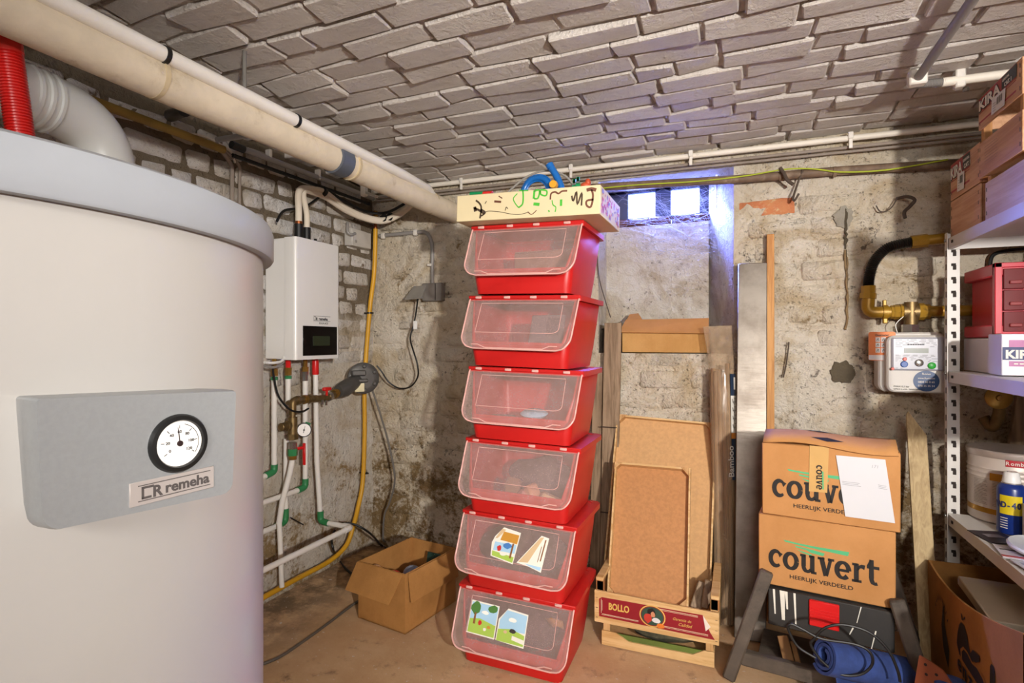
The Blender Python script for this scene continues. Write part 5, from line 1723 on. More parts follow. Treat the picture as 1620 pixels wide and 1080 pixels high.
# ================================================================== METAL RACK AND WHAT STANDS ON IT
rack_m = mat('rack_cream', '#d3cfc9', .45, var=.03, bump=.05, dirt='#a58e72', dscale=12, dlo=.68, dhi=.82)
slot_m = mat('slot_dark', '#2a211c', .8, bump=0)
RX0, RX1, RY0, RY1 = .722, 1.13, 1.42, 2.50
rack = thing('metal_rack', 'cream slotted-angle metal shelving rack against the right wall', 'shelf rack', (RX0, RY1, .002))
SHZ = (.545, 1.070, 1.560)          # middle height of the 40 mm lips
for z in SHZ:
    mb = MB().box(((RX0 + RX1) / 2, (RY0 + RY1) / 2, z + .018), (RX1 - RX0 - .004, RY1 - RY0 - .004, .003))
    for x in (RX0 + .002, RX1 - .002):
        mb.box((x, (RY0 + RY1) / 2, z), (.003, RY1 - RY0 - .006, .040), .0008)
        mb.box((x + (.008 if x < 1 else -.008), (RY0 + RY1) / 2, z - .0185), (.014, RY1 - RY0 - .006, .002))
    for y in (RY0 + .004, RY1 - .004):
        mb.box(((RX0 + RX1) / 2, y, z), (RX1 - RX0 - .012, .003, .040), .0008)
    s_ = mb.build('shelf', rack_m, rack)
    MB().box((RX0 - .0005, RY1 - .060, z + .002), (.003, .014, .010)).build('lip_slot', slot_m, s_)
for x, sx in ((RX0, 1), (RX1, -1)):
    for y, sy in ((RY1, -1), (RY0, 1)):
        px_, py_ = x - .003 * sx, y - .003 * sy
        zt = 1.60
        p = MB().box((px_, py_ + sy * .013, zt / 2 + .002), (.0025, .026, zt - .004)).box((px_ + sx * .022, py_, zt / 2 + .002), (.044, .0025, zt - .004)).build('post', rack_m, rack)
        if sx == 1 and sy == -1:
            mb = MB()
            for k in range(30):
                z = .06 + k * .0505
                mb.box((px_ + .028, py_ - .0005 + .0 - .0016, z), (.010, .003, .018), .002).box((px_ + .025, py_ - .0022, z + .010), (.014, .003, .010), .002)
                mb.box((px_ - .0012, py_ - .016, z), (.003, .006, .022), .001)
            o = mb.build('post_slots', slot_m, p); o['kind'] = 'stuff'
            for z in SHZ:
                MB().lathe([(.006, 0), (.006, .004), (.003, .006), (1e-4, .006)], 10, frame((px_ - .001, py_ - .013, z + .012), (0, -1, 0), (0, 0, 1))).build('bolt', mat('galv', '#8f8c86', .45, metal=.7), rack)
Z1, Z2, Z3 = [z + .0205 for z in SHZ]
kw = wood('kira_wood', '#cfa07a', '#b88560', 'y'); kwp = wood('kira_pale', '#d8c4b4', '#c7ad98', 'y'); kpost = wood('kira_post', '#c08a52', '#9a6a38', 'z')
kred = mat('crate_red', '#9f2a2e', .55, var=.06, bump=0); kblk = mat('crate_black', '#211b1d', .55, bump=0); kwh = mat('crate_white', '#e6ddd2', .55, bump=0); knavy = mat('crate_navy', '#2b3566', .5, bump=0)
paper_l = mat('label_paper', '#d9d4d0', .6, var=.02, bump=0)


def side_crate(name, label, y0, y1, z0, z1, x0=.735, boards=((0, 1),), m=kw, group=None, printed=False):
    """small slatted fruit crate, one long side facing the room (-x)"""
    t = thing(name, label, 'crate', (x0 + .15, (y0 + y1) / 2, z0), group=group)
    h = z1 - z0; x1 = x0 + .30
    for a, b in boards:
        f_ = MB().box((x0 + .003, (y0 + y1) / 2, z0 + h * (a + b) / 2), (.006, y1 - y0, h * (b - a) - .002), .001).build('side_slat', m, t)
        MB().box((x1 - .003, (y0 + y1) / 2, z0 + h * (a + b) / 2), (.006, y1 - y0, h * (b - a) - .002), .001).build('side_slat', m, t)
        MB().box(((x0 + x1) / 2, y0 + .003, z0 + h * (a + b) / 2), (x1 - x0 - .014, .006, h * (b - a) - .002), .001).build('end_slat', kw, t)
        MB().box(((x0 + x1) / 2, y1 - .003, z0 + h * (a + b) / 2), (x1 - x0 - .014, .006, h * (b - a) - .002), .001).build('end_slat', kw, t)
        for yy in (y0 + .012, y1 - .012):
            for q in (-.3, .05, .3):
                MB().box((x0 - .0004, yy, z0 + h * ((a + b) / 2 + q * (b - a))), (.0014, .0016, .012)).build('staple', mat('staple', '#4a4540', .4, metal=.8), t)
    for xx in (x0 + .016, x1 - .016):
        for yy in (y0 + .016, y1 - .016):
            MB().box((xx, yy, (z0 + z1) / 2), (.022, .020, h), .001).build('corner_post', kpost, t)
    MB().box(((x0 + x1) / 2, (y0 + y1) / 2, z0 + .005), (x1 - x0 - .014, y1 - y0 - .014, .005)).build('base', kw, t)
    return t


def kira_print(t, y1, z0, z1, L_, x0=.735, tall=.42):
    """red and black printed strip on the -x face; local x runs from the far end to the near end"""
    F = frame((x0 - .0006, y1, z0), (0, -1, 0), (0, 0, 1)); h = z1 - z0
    def rect(a, b, c, d, m_, k, nm):
        MB().add([F @ Vector(p) for p in ((a, b, .0002 * k), (c, b, .0002 * k), (c, d, .0002 * k), (a, d, .0002 * k))], [(0, 1, 2, 3)]).build(nm, m_, t)
    rect(.004, h * .56, L_ - .01, h - .003, kred, 1, 'red_strip')
    rect(.006, h * .58, L_ * .60, h * .86, kred, 2, 'red_strip')
    rect(L_ * .63, h * .60, L_ * .98, h * .95, kblk, 3, 'black_panel')
    rect(.004, h * .50, L_ - .01, h * .525, kred, 1, 'red_line'); rect(.004, h * .20, L_ - .01, h * .255, kred, 1, 'red_line')
    text('KIRA', h * .42, F @ Matrix.Translation((.008, h * .575, .0012)), kblk, t, .0035, local=False, sx=1.15 * (L_ * .56) / (h * 1.05), name='lettering_shadow')
    text('KIRA', h * .42, F @ Matrix.Translation((.008, h * .585, .0018)), kwh, t, .0012, local=False, sx=1.15 * (L_ * .56) / (h * 1.05))
    text('CLEMENTINA', h * .10, F @ Matrix.Translation((L_ * .65, h * .80, .0012)), kwh, t, 0, local=False, sx=.7)
    text('CAT. I', h * .16, F @ Matrix.Translation((L_ * .70, h * .62, .0012)), kwh, t, .0003, local=False)
    MB().add([F @ Vector(p) for p in ((L_ * .38, h * .13, .0022), (L_ * .72, h * .10, .0022), (L_ * .74, h * .56, .0022), (L_ * .40, h * .60, .0022))], [(0, 1, 2, 3)]).build('stuck_label', paper_l, t)
    mb = MB()
    for k in range(9):
        ribbon(mb, [(L_ * (.52 + .016 * k), h * .30), (L_ * (.525 + .016 * k), h * .50)], .0008 + .0009 * (k % 3), F, .0026)
    for k in range(4):
        ribbon(mb, [(L_ * .43, h * (.2 + .07 * k)), (L_ * .50, h * (.2 + .07 * k))], .0012, F, .0026)
    mb.build('label_print', kblk, t)


a2 = side_crate('fruit_crate', 'plain tan wooden crate at the far end of the top shelf, under a printed crate', 2.235, 2.500, Z3 + .001, 1.716, m=kw)
a1 = side_crate('fruit_crate', 'red printed wooden crate stacked on the plain tan crate at the far end', 2.235, 2.500, 1.718, 1.852, m=kw)
kira_print(a1, 2.500, 1.718, 1.852, .19)
b2 = side_crate('fruit_crate', 'pale dusty wooden crate on the top shelf, nearer and lowest of its stack', 1.90, 2.195, Z3 + .001, 1.722, boards=((0, .88),), m=kwp)
b1 = side_crate('fruit_crate', 'tallest red printed slatted crate on top of the pale crate near the ceiling', 1.93, 2.225, 1.724, 1.985, x0=.728, boards=((0, .44), (.60, 1)), m=kw)
kira_print(b1, 2.225, 1.724 + .261 * .60, 1.985, .27, x0=.728)
F = frame((.727, 2.225, 1.724), (0, -1, 0), (0, 0, 1))
mb = MB()
for k in range(7):
    ribbon(mb, [(.05, .035 + .009 * k), (.14 + .005 * (k % 3), .035 + .009 * k)], .0014, F, .0006)
mb.build('stamp_lines', mat('stamp_brown', '#9a7458', .6, bump=0), b1)

# ---- middle shelf
red_cab = mat('red_cabinet', '#c01830', .35, var=.03, bump=.03); smoke = mat('smoky_drawer', '#6a1c1f', .2, var=.1, bump=0)
wbx = thing('white_box', 'plain white box on the middle shelf under the red drawer cabinet', 'box', (.95, 2.45, Z2))
MB().box((.955, 2.450, Z2 + .060), (.310, .270, .118), .002).box((.955, 2.45, Z2 + .118), (.306, .266, .004)).build('box', mat('white_board', '#dcd8da', .6, var=.03, dirt='#a9a2a0', dscale=10, dlo=.68, dhi=.8), wbx)
dc = thing('drawer_cabinet', 'bright red small parts cabinet with clear drawers on the middle shelf', 'drawer cabinet', (.95, 2.45, Z2 + .122))
cz0 = Z2 + .122; cz1 = cz0 + .250
cx0_, cx1_, cy0_, cy1_ = .800, 1.11, 2.318, 2.584
mb = MB().box(((cx0_ + cx1_) / 2 + .01, (cy0_ + cy1_) / 2 + .008, (cz0 + cz1) / 2), (cx1_ - cx0_ - .03, cy1_ - cy0_ - .02, cz1 - cz0 - .012), .002)
mb.build('carcass', red_cab, dc)
for z in (cz0 + .022, cz1 - .022):
    MB().box(((cx0_ + cx1_) / 2, (cy0_ + cy1_) / 2, z), (cx1_ - cx0_, cy1_ - cy0_ - .004, .042), .004).build('plinth' if z < 1.3 else 'cap', red_cab, dc)
mb = MB()
for (x0, x1, z0, z1) in ((cx0_, cx0_ + .020, cz0, cz1), (cx1_ - .02, cx1_, cz0, cz1), (cx0_, cx1_, cz1 - .016, cz1), (cx0_, cx1_, cz0, cz0 + .016)):
    mb.box(((x0 + x1) / 2, cy0_ + .004, (z0 + z1) / 2), (x1 - x0, .022, z1 - z0), .002)
mb.build('front_frame', red_cab, dc)
for r in range(3):
    for c in range(4):
        w_ = (cx1_ - cx0_ - .044) / 4; h_ = (cz1 - cz0 - .036) / 3
        x = cx0_ + .022 + w_ * (c + .5); z = cz0 + .018 + h_ * (r + .5)
        d = MB().box((x, cy0_ + .004, z), (w_ - .004, .014, h_ - .004), .002).build('drawer', smoke, dc)
        MB().box((x, cy0_ - .006, z - .012), (w_ * .5, .010, .012), .003).build('handle', mat('clear_handle', '#8d3f40', .2, bump=0), d)
kc = thing('printed_carton', 'white carton with navy printed band in front of the red drawer cabinet', 'box', (.93, 2.22, Z2 + .002), (0, 0, 0))
MB().box((.932, 2.225, Z2 + .068), (.325, .10, .130), .002).build('box', mat('white_board2', '#dedbe0', .6, var=.03, bump=.05), kc)
F = frame((.7695, 2.1742, Z2 + .002), (1, 0, 0), (0, 0, 1))
def flat(a, b, c, d, m_, k, par, nm='printed_band'):
    return MB().add([F @ Vector(p) for p in ((a, b, .0002 * k), (c, b, .0002 * k), (c, d, .0002 * k), (a, d, .0002 * k))], [(0, 1, 2, 3)]).build(nm, m_, par)
pinkb = mat('pink_band', '#b4709c', .5, bump=0)
flat(.018, .085, .31, .112, pinkb, 1, kc); flat(.002, .050, .31, .090, knavy, 2, kc); flat(.018, .030, .31, .046, pinkb, 1, kc)
text('KIRA', .036, F @ Matrix.Translation((.008, .0555, .0010)), kwh, kc, .0014, local=False, sx=1.05)
text('J. L.', .018, F @ Matrix.Translation((.095, .092, .0010)), kwh, kc, .0004, local=False)
mbp = MB()
for k in range(9):
    ribbon(mbp, [(.03 + .014 * k, .038), (.04 + .014 * k, .038)], .004, F, .0010)
mbp.build('small_print', kwh, kc)['kind'] = 'stuff'

# ---- lower shelf
tin = thing('coffee_tin', 'large cream and gold metal tin with red label at the back of the low shelf', 'tin', (.905, 2.49, Z1))
tinm = mat('tin_cream', '#cbbfb4', .42, var=.04, bump=.03, metal=.15)
Mt = Matrix.Translation((.905, 2.49, Z1 + .001)); TR2 = .118
prof = [(TR2 - .004, 0), (TR2, .004), (TR2, .05)]
for k in range(3):
    prof += [(TR2, .150 + k * .016), (TR2 + .003, .156 + k * .016), (TR2, .162 + k * .016)]
prof += [(TR2, .235)]
MB().lathe(prof, 48, Mt).build('body', tinm, tin)
MB().lathe([(TR2 + .002, .228), (TR2 + .005, .232), (TR2 + .005, .248), (TR2 + .001, .252), (TR2 - .012, .247), (1e-4, .247)], 48, Mt).build('lid', mat('tin_lid', '#b9aca2', .35, metal=.4, bump=.02), tin)
goldm = mat('gold_band', '#b1822e', .35, metal=.6, bump=0)
MB().lathe([(TR2 + .0012, .032), (TR2 + .0012, .050)], 48, Mt).build('gold_band', goldm, tin)
a0 = math.atan2(-2.49, -.905)
MB().lathe([(TR2 + .0014, .205), (TR2 + .0014, .228)], 14, Mt, a0 - .10, a0 + .95).build('red_label', mat('label_red', '#b3202a', .4, bump=0), tin)
MB().lathe([(TR2 + .0044, .150), (TR2 + .0044, .176)], 10, Mt, a0 - .45, a0 + .05).build('gold_band', goldm, tin)
for k, ch in enumerate('Rombouts'):
    a = a0 - .055 + k * .105
    Mx = Mt @ Matrix.Translation(((TR2 + .0018) * math.cos(a), (TR2 + .0018) * math.sin(a), .211)) @ Euler((R(90), 0, a + R(90))).to_matrix().to_4x4()
    text(ch, .017, Mx, kwh, tin, .0003, 'CENTER', local=False)
mb = MB()
for k in range(17):
    for seg in range(2):
        z = .062 + k * .0052; a1_ = a0 - .95 + seg * .55
        mb.lathe([(TR2 + .0008, z), (TR2 + .0008, z + .0014)], 6, Mt, a1_, a1_ + (.42, .40, .3)[k % 3])
mb.build('small_print', mat('tin_print', '#7f7468', .5, bump=0), tin)['kind'] = 'stuff'
can = thing('spray_can', 'blue and yellow lubricant spray can with white cap before the tin', 'spray can', (.845, 2.318, Z1))
Mc = Matrix.Translation((.845, 2.315, Z1 + .001)); CR = .038
MB().lathe([(CR - .003, 0), (CR, .004), (CR, .146), (CR - .004, .156), (.024, .166), (.021, .168)], 32, Mc).build('body', mat('can_blue', '#17307a', .3, bump=0), can)
MB().lathe([(.024, .165), (.0245, .172), (.020, .198), (.016, .202), (1e-4, .202)], 20, Mc).build('cap', white_p, can)
MB().lathe([(.0265, .162), (.0265, .166), (.020, .170)], 24, Mc).build('ring', mat('can_rim', '#b8b6b4', .3, metal=.8, bump=0), can)
ac = math.atan2(-2.315, -.845)
MB().lathe([(CR + .0006, .066), (CR + .0006, .128)], 20, Mc, ac - .85, ac + .75).build('yellow_panel', mat('can_yellow', '#dcc31c', .4, bump=0), can)
for k, ch in enumerate('WD-40'):
    a = ac - .86 + k * .34
    Mx = Mc @ Matrix.Translation(((CR + .001) * math.cos(a), (CR + .001) * math.sin(a), .088)) @ Euler((R(90), 0, a + R(90))).to_matrix().to_4x4()
    text(ch, .026, Mx, knavy, can, .0012, 'CENTER', local=False, sx=.8)
mb = MB()
for k in range(5):
    mb.lathe([(CR + .0007, .020 + k * .008), (CR + .0007, .0225 + k * .008)], 6, Mc, ac - .8, ac - .25)
mb.build('small_print', kwh, can)['kind'] = 'stuff'
sb = thing('printed_carton', 'small white carton with red corner band beside the spray can', 'box', (.93, 2.22, Z1))
MB().box((.925, 2.205, Z1 + .058), (.15, .10, .115), .002, ).build('box', mat('white_board3', '#dcd9de', .6, var=.02, bump=.04), sb)
F = frame((.851, 2.1542, Z1 + .002), (1, 0, 0), (0, 0, 1))
MB().add([F @ Vector(p) for p in ((.0, .112, .0004), (.03, .112, .0004), (.145, .06, .0004), (.145, .035, .0004))], [(0, 1, 2, 3)]).build('red_band', kred, sb)
text('KIRA', .040, F @ Matrix.Translation((.006, .030, .0008)), knavy, sb, .0012, local=False, sx=.95)
dish = thing('white_disc', 'round pale blue-white plastic lid lying at the front of the low shelf', 'lid', (.845, 2.08, Z1 + .006))
Md = Matrix.Translation((.862, 2.085, Z1 + .018)) @ Euler((R(3), R(4), 0)).to_matrix().to_4x4()
MB().lathe([(.098, -.006), (.106, -.004), (.108, .002), (.104, .008), (.096, .006), (1e-4, .005)], 48, Md).build('disc', mat('disc_white', '#dfe4ea', .3, bump=0), dish)
for k, (x, y, a, w_, l_, c, lb_) in enumerate(((.775, 2.235, 12, .095, .120, '#2c2b38', 'dark navy leaflet at the far end of the low shelf front edge'), (.772, 2.085, -8, .085, .120, '#cdc6cf', 'pale leaflet with red stripe on the low shelf front edge'), (.800, 1.955, 6, .13, .12, '#c9cbd8', 'pale printed booklet lying nearest on the low shelf'))):
    t = thing('leaflet', lb_, 'leaflet', (x, y, Z1 + .001 + .002 * k), (0, 0, R(a)))
    MB().box((0, 0, .0015), (w_, l_, .002)).build('sheet', mat('leaflet_%d' % k, c, .35, var=.06, vscale=30, bump=0), t, local=True)
    if k == 0:
        MB().box((.0, .01, .0029), (w_ * .5, .03, .0006)).build('printed_patch', mat('leaf_patch', '#8d8790', .4, bump=0), t, local=True)
    elif k == 1:
        MB().box((.0, -.045, .0029), (w_, .012, .0006)).build('red_stripe', kred, t, local=True); MB().box((-.01, .015, .0029), (.05, .010, .0006)).build('printed_title', grey_ink, t, local=True)
    else:
        MB().box((.0, .03, .0029), (w_ * .8, .02, .0006)).build('printed_patch', mat('leaf_patch2', '#9aa0bb', .4, bump=0), t, local=True)

# ---- printed fruit carton on the floor
ez0 = .004
EB = thing('fruit_carton', 'open brown fruit carton with black pear and apple print on the floor', 'box', (.66, 2.1, ez0))
P_far, P_near = Vector((.640, 2.400, 0)), Vector((.590, 1.560, 0))
th = .006
def ehz(t): return .412 + .14 * t * t
mb = MB(); N_ = 14
for i in range(N_ + 1):
    t_ = i / N_; p = P_far.lerp(P_near, t_); bul = .018 * math.sin(math.pi * t_)
    for dx, in ((0,), (th,)):
        mb.v.append((p.x - bul + dx, p.y, ez0)); mb.v.append((p.x - bul * .7 + dx, p.y, ehz(t_)))
for i in range(N_):
    a = 4 * i
    mb.f += [(a, a + 4, a + 5, a + 1), (a + 2, a + 3, a + 7, a + 6), (a + 1, a + 5, a + 7, a + 3), (a, a + 2, a + 6, a + 4)]
mb.f += [(0, 1, 3, 2), (4 * N_, 4 * N_ + 2, 4 * N_ + 3, 4 * N_ + 1)]
mb.build('side_panel', card_d, EB)
MB().panel((.640, 2.400, ez0), (1.05, 2.400, ez0), (1.05, 2.400, .415), (.640, 2.400, .412), .006).build('rear_panel', card_d, EB)
MB().panel((.590, 1.560, ez0), (1.05, 1.560, ez0), (1.05, 1.560, .50), (.590, 1.560, .55), .006).build('front_panel', card_d, EB)
MB().panel((1.05, 1.565, ez0), (1.05, 2.40, ez0), (1.05, 2.40, .415), (1.05, 1.565, .50), .006).build('side_panel', card_d, EB)
MB().box((.84, 1.98, ez0 + .004), (.40, .82, .006)).build('base', card_d, EB)
eF = frame((.6135, 2.400, 0), (P_near - P_far), (0, 0, 1))
def bulge(x): return .018 * math.sin(math.pi * min(1, max(0, x / .8415)))
def eprint(polys, m_, nm, k=1, tr=(1.45, .072, .60, .195)):
    mb = MB()
    for pg in polys:
        pg = [(p[0] * tr[0] + tr[1], p[1] * tr[2] + tr[3]) for p in pg]; pts = []
        for i in range(len(pg)):
            p, q2 = pg[i], pg[(i + 1) % len(pg)]
            for j in range(3): pts.append((p[0] + (q2[0] - p[0]) * j / 3, p[1] + (q2[1] - p[1]) * j / 3))
        V = []
        for (x, z) in pts:
            t_ = x / .8415; p = P_far.lerp(P_near, t_); b = bulge(x) * (1 - .3 * z / ehz(t_))
            V.append((p.x - b - .0012 - .0004 * k, p.y, z))
        mb.add(V, [tuple(range(len(V)))])
    return mb.build(nm, m_, EB)
epear = [[(.245, .30), (.258, .330), (.278, .335), (.295, .31), (.305, .27), (.325, .235), (.345, .21), (.345, .165), (.25, .165), (.232, .20), (.236, .25)]]
eprint(epear, kblk, 'pear_print')
eprint([[(.262, .345), (.268, .345), (.262, .372), (.255, .372)], [(.266, .35), (.272, .352), (.285, .378), (.280, .380)]], kblk, 'stalk_print')
eprint([[(.262, .165), (.258, .20), (.275, .232), (.30, .238), (.325, .225), (.350, .238), (.385, .228), (.402, .19), (.398, .165)]], card_d, 'apple_gap', 2)
eprint([[(.270, .165), (.267, .198), (.280, .224), (.302, .229), (.325, .216), (.352, .229), (.380, .219), (.394, .19), (.390, .165)], [(.325, .23), (.318, .255), (.33, .285), (.365, .300), (.362, .27), (.345, .245)]], kblk, 'apple_print', 3)
eprint([[(.27, .00), (.40, .00), (.40, .072), (.27, .078)]], kblk, 'base_print')
for k, ch in enumerate('enza'):
    x = .425 + k * .047; t_ = x / .8415; p = P_far.lerp(P_near, t_); b = bulge(x) * .8
    Mx = frame((p.x - b - .0036, p.y, .252), (P_near - P_far) + Vector((-.03 * math.cos(math.pi * t_), 0, 0)), (0, 0, 1))
    text(ch, .064, Mx, kblk, EB, .001, local=False, sx=1.2)
eprint([[(.13, .32), (.145, .30), (.150, .25), (.20, .19), (.195, .12), (.14, .16), (.115, .23)]], mat('faded_print', '#33251a', .8, bump=0), 'second_pear_print', 1, (1.2, .09, .85, .09))
ring = []
for k in range(9):
    a = R(150 - 14 * k); ring.append([(.11 + .075 * math.cos(a) + .03, .27 + .085 * math.sin(a)), (.11 + .080 * math.cos(a + .10) + .03, .27 + .090 * math.sin(a + .10)), (.11 + .098 * math.cos(a + .05) + .03, .27 + .108 * math.sin(a + .05))])
eprint(ring, mat('faded_print', '#33251a', .8), 'ring_print', 1, (1.2, .06, 1, .0))
t_ = .47 / .8415
hs = eprint([[(.458, .17), (.478, .17), (.484, .18), (.484, .29), (.476, .30), (.464, .30), (.457, .29), (.456, .18)]], mat('hand_hole', '#120c08', .9, bump=0), 'hand_hole', 2, (1.1, .165, 1.1, .065))
wh = thing('white_board', 'thick pale board lying slanted in the open fruit carton', 'board', (.86, 2.15, .35))
Mw = Matrix.Translation((.835, 2.105, .398)) @ Euler((R(0), R(0), R(-4))).to_matrix().to_4x4()
MB().box((0, 0, 0), (.315, .33, .030), .003, Mw).build('board', mat('pale_board', '#b3a48e', .7, var=.05, bump=.08), wh)
MB().box((0, 0, -.018), (.30, .32, .006), .001, Mw).build('backing', mat('board_back', '#8c7a60', .8), wh)
t = thing('black_folder', 'black folder with a red edge in the near end of the fruit carton', 'folder', (.80, 1.915, .33))
Mf = Matrix.Translation((.83, 1.82, .415)) @ Euler((0, 0, R(-4))).to_matrix().to_4x4()
MB().box((0, 0, 0), (.30, .085, .02), .002, Mf).build('folder', mat('folder_black', '#1c1a19', .4, bump=0), t); MB().box((0, -.040, .0105), (.29, .006, .001), 0, Mf).build('red_edge', red_p, t)

# ================================================================== GAS METER AND ITS PIPEWORK
gold_pipe = mat('painted_brass_pipe', '#a0791f', .42, metal=.25, var=.12, vscale=18, bump=.2, dirt='#6d5220', dscale=14, dlo=.58, dhi=.75)
flex = mat('flex_black', '#25211d', .4, metal=.3, bump=.05)
my = 2.645
gp_ = thing('gas_pipework', 'golden brass gas pipework with black flexible hose above the meter', 'pipework', (.60, my, 1.31))
A_, B_, C_ = PY(1441, 383, my), PY(1375, 440, my), PY(1368, 490, my)
pts = smooth_path([A_ + Vector((.02, 0, 0)), A_, PY(1405, 392, my), PY(1383, 414, my), B_, PY(1374, 455, my)], 22)
rs = [.0195 + .0018 * (1 if (i // 1) % 2 else -1) for i in range(len(pts))]
MB().tube(pts, rs, 16).build('flexible_hose', flex, gp_, ang=70)
def seg(p, q, r, n=16, m_=gold_pipe, nm='pipe'): return MB().tube([p, q], r, n).build(nm, m_, gp_)
seg(A_, A_ + Vector((.055, 0, .004)), .026, 8, nm='union_nut'); seg(A_ + Vector((.05, 0, .004)), A_ + Vector((.12, 0, .008)), .021); seg(A_ + Vector((.11, 0, .008)), Vector((1.30, my, A_.z + .03)), .017)
D_ = PY(1374, 452, my)
seg(D_, D_ + Vector((0, 0, -.030)), .026, 8, nm='union_nut'); seg(D_ + Vector((0, 0, -.03)), D_ + Vector((-.002, 0, -.052)), .030, 8, nm='union_nut')
zz = PY(1440, 493, my).z
MB().tube(bend([D_ + Vector((0, 0, -.05)), Vector((D_.x - .004, my, zz)), Vector((.60, my, zz))], .05, 8), .0235, 16).build('elbow', gold_pipe, gp_)
xa = PY(1400, 493, my).x
MB().tube([(xa - .009, my, zz), (xa + .009, my, zz)], .029, 16).box((xa, my + .01, zz + .035), (.012, .02, .03), .002).box((xa, my, zz - .035), (.016, .02, .022), .003).build('pipe_clamp', gold_pipe, gp_)
for (u, r) in ((1413, .027), (1418, .029), (1428, .031), (1457, .033), (1466, .029)):
    p = PY(u, 493, my); seg(Vector((p.x - .010, my, zz)), Vector((p.x + .010, my, zz)), r, 8, nm='union_nut')
xt = PY(1440, 493, my).x
seg(Vector((xt - .026, my, zz)), Vector((xt + .026, my, zz)), .033, 16, dull_brass, 'tee'); seg(Vector((xt, my - .01, zz + .038)), Vector((xt, my - .01, zz - .06)), .024, 16, dull_brass, 'tee')
seg(Vector((xt + .03, my, zz)), Vector((1.30, my, zz + .004)), .022)
seg(Vector((xt - .004, my - .012, zz - .052)), Vector((xt - .004, my - .012, zz - .082)), .030, 6, chrome, 'union_nut')
MB().tube(smooth_path([(xt - .03, my - .03, zz - .02), (xt - .055, my - .03, zz - .05), (xt - .05, my - .03, zz - .085)], 6), .0015, 5).build('seal_wire', mat('galv', '#8f8c86', .45, metal=.7), gp_)
mtr_m = mat('meter_case', '#c9c4bc', .5, var=.03, bump=.04); mtr_c = mat('meter_cover', '#a9a9b2', .3, var=.03, bump=.02)
MX0, MX1, MZ0, MZ1 = .527, .748, 1.000, 1.236
yf = 2.545
mt = thing('gas_meter', 'grey-white gas meter with display and coloured buttons on the back wall', 'gas meter', (.635, 2.6, 1.0))
Mm = Matrix(((1, 0, 0, 0), (0, 0, -1, 0), (0, 1, 0, 0), (0, 0, 0, 1)))
def mplate(x0, x1, z0, z1, ya, yb_, r, m_, nm, par=None):
    pg = rrect(x1 - x0, z1 - z0, r, 6, (x0 + x1) / 2, (z0 + z1) / 2)
    in_ = rrect(x1 - x0 - .012, z1 - z0 - .012, max(r - .006, .001), 6, (x0 + x1) / 2, (z0 + z1) / 2)
    return MB().loft([[(x, ya, z) for x, z in pg], [(x, yb_ + .006, z) for x, z in pg], [(x, yb_, z) for x, z in in_]]).build(nm, m_, par or mt)
mplate(MX0, MX1, MZ0, MZ1, 2.672, 2.600, .03, mtr_m, 'back_case')
mplate(MX0 + .02, MX1, MZ0 + .002, MZ1 - .012, 2.600, yf + .012, .028, mtr_m, 'front_case')
cov = mplate(MX0 + .034, MX1 + .008, MZ0 + .088, MZ1 - .020, yf + .02, yf, .008, mtr_c, 'index_cover')
F = frame((MX0 + .034, yf - .0006, MZ0 + .088), (1, 0, 0), (0, 0, 1))
def mp(x, z, d=0): return F @ Vector((x, z, d))
MB().add([mp(.040, .068, .0005), mp(.118, .068, .0005), mp(.118, .086, .0005), mp(.040, .086, .0005)], [(0, 1, 2, 3)]).build('display', mat('meter_lcd', '#5d6355', .3, bump=0), cov)
for (x, z, r, m_, nm) in ((.040, .024, .012, mat('btn_blue', '#1d4f9c', .4, bump=0), 'blue_button'), (.128, .020, .013, mat('btn_green', '#2a9a34', .4, bump=0), 'green_button'), (.088, .030, .014, chrome, 'lock_screw'), (.042, .044, .007, mat('btn_red', '#d4513d', .4, bump=0), 'red_seal'), (.002, .006, .006, mat('btn_red', '#d4513d', .4), 'red_seal')):
    MB().lathe([(r, 0), (r, .004), (r * .8, .006), (1e-4, .006)], 18, F @ Matrix.Translation((x, z, 0))).build(nm, m_, cov)
mb = MB(); r_ = random.Random(2)
for z in (.118, .112, .106, .099, .092, .060, .056, .051, .046, .041, .036, .009):
    x = .012
    while x < .135:
        L_ = r_.uniform(.006, .022)
        if not (z < .1 and z > .065 and .036 < x < .12) and not (z < .05 and (.03 < x < .06 or .07 < x < .105)):
            ribbon(mb, [(x, z), (x + L_, z)], .0012, F, .0008)
        x += L_ + r_.uniform(.004, .016)
mb.build('small_print', grey_ink, cov)['kind'] = 'stuff'
mb = MB()
for k in range(22):
    ribbon(mb, [(.05 + .0026 * k, .098), (.05 + .0026 * k, .103)], .0007 + .0007 * (k * 7 % 3), F, .0009)
mb.build('bar_code', ink, cov)['kind'] = 'stuff'
F2 = frame((MX0 + .02, yf + .0115, MZ0), (1, 0, 0), (0, 0, 1))
MB().add([F2 @ Vector((p[0], p[1], .0008)) for p in ell(.128, .048, .042, .040, 32)], [tuple(range(32))]).build('blue_sticker', mat('navy_sticker', '#173a66', .4, bump=0), mt)
for k, (s_, z, h_) in enumerate((('fluvius', .072, .011), ('www.fluvius.be', .056, .009), ('0800 65 0 65', .041, .010), ('078 35 35 34', .026, .010))):
    text(s_, h_, F2 @ Matrix.Translation((.128, z, .0012)), kwh, mt, 0, 'CENTER', local=False)
text('PMAX 0,5 bar', .009, F2 @ Matrix.Translation((.022, .022, .0008)), ink, mt, 0, local=False); text('QMAX 6 m3/h  QMIN 0,04 m3/h', .0075, F2 @ Matrix.Translation((.022, .012, .0008)), ink, mt, 0, local=False)
oc = thing('orange_card', 'orange instruction card with six small pictures hanging beside the gas meter', 'card', (.535, 2.59, 1.13))
ox0, oz0 = PY(1374, 570, 2.594).x, PY(1374, 570, 2.594).z
F3 = frame((ox0, 2.594, oz0), (1, 0, 0), (0, 0, 1))
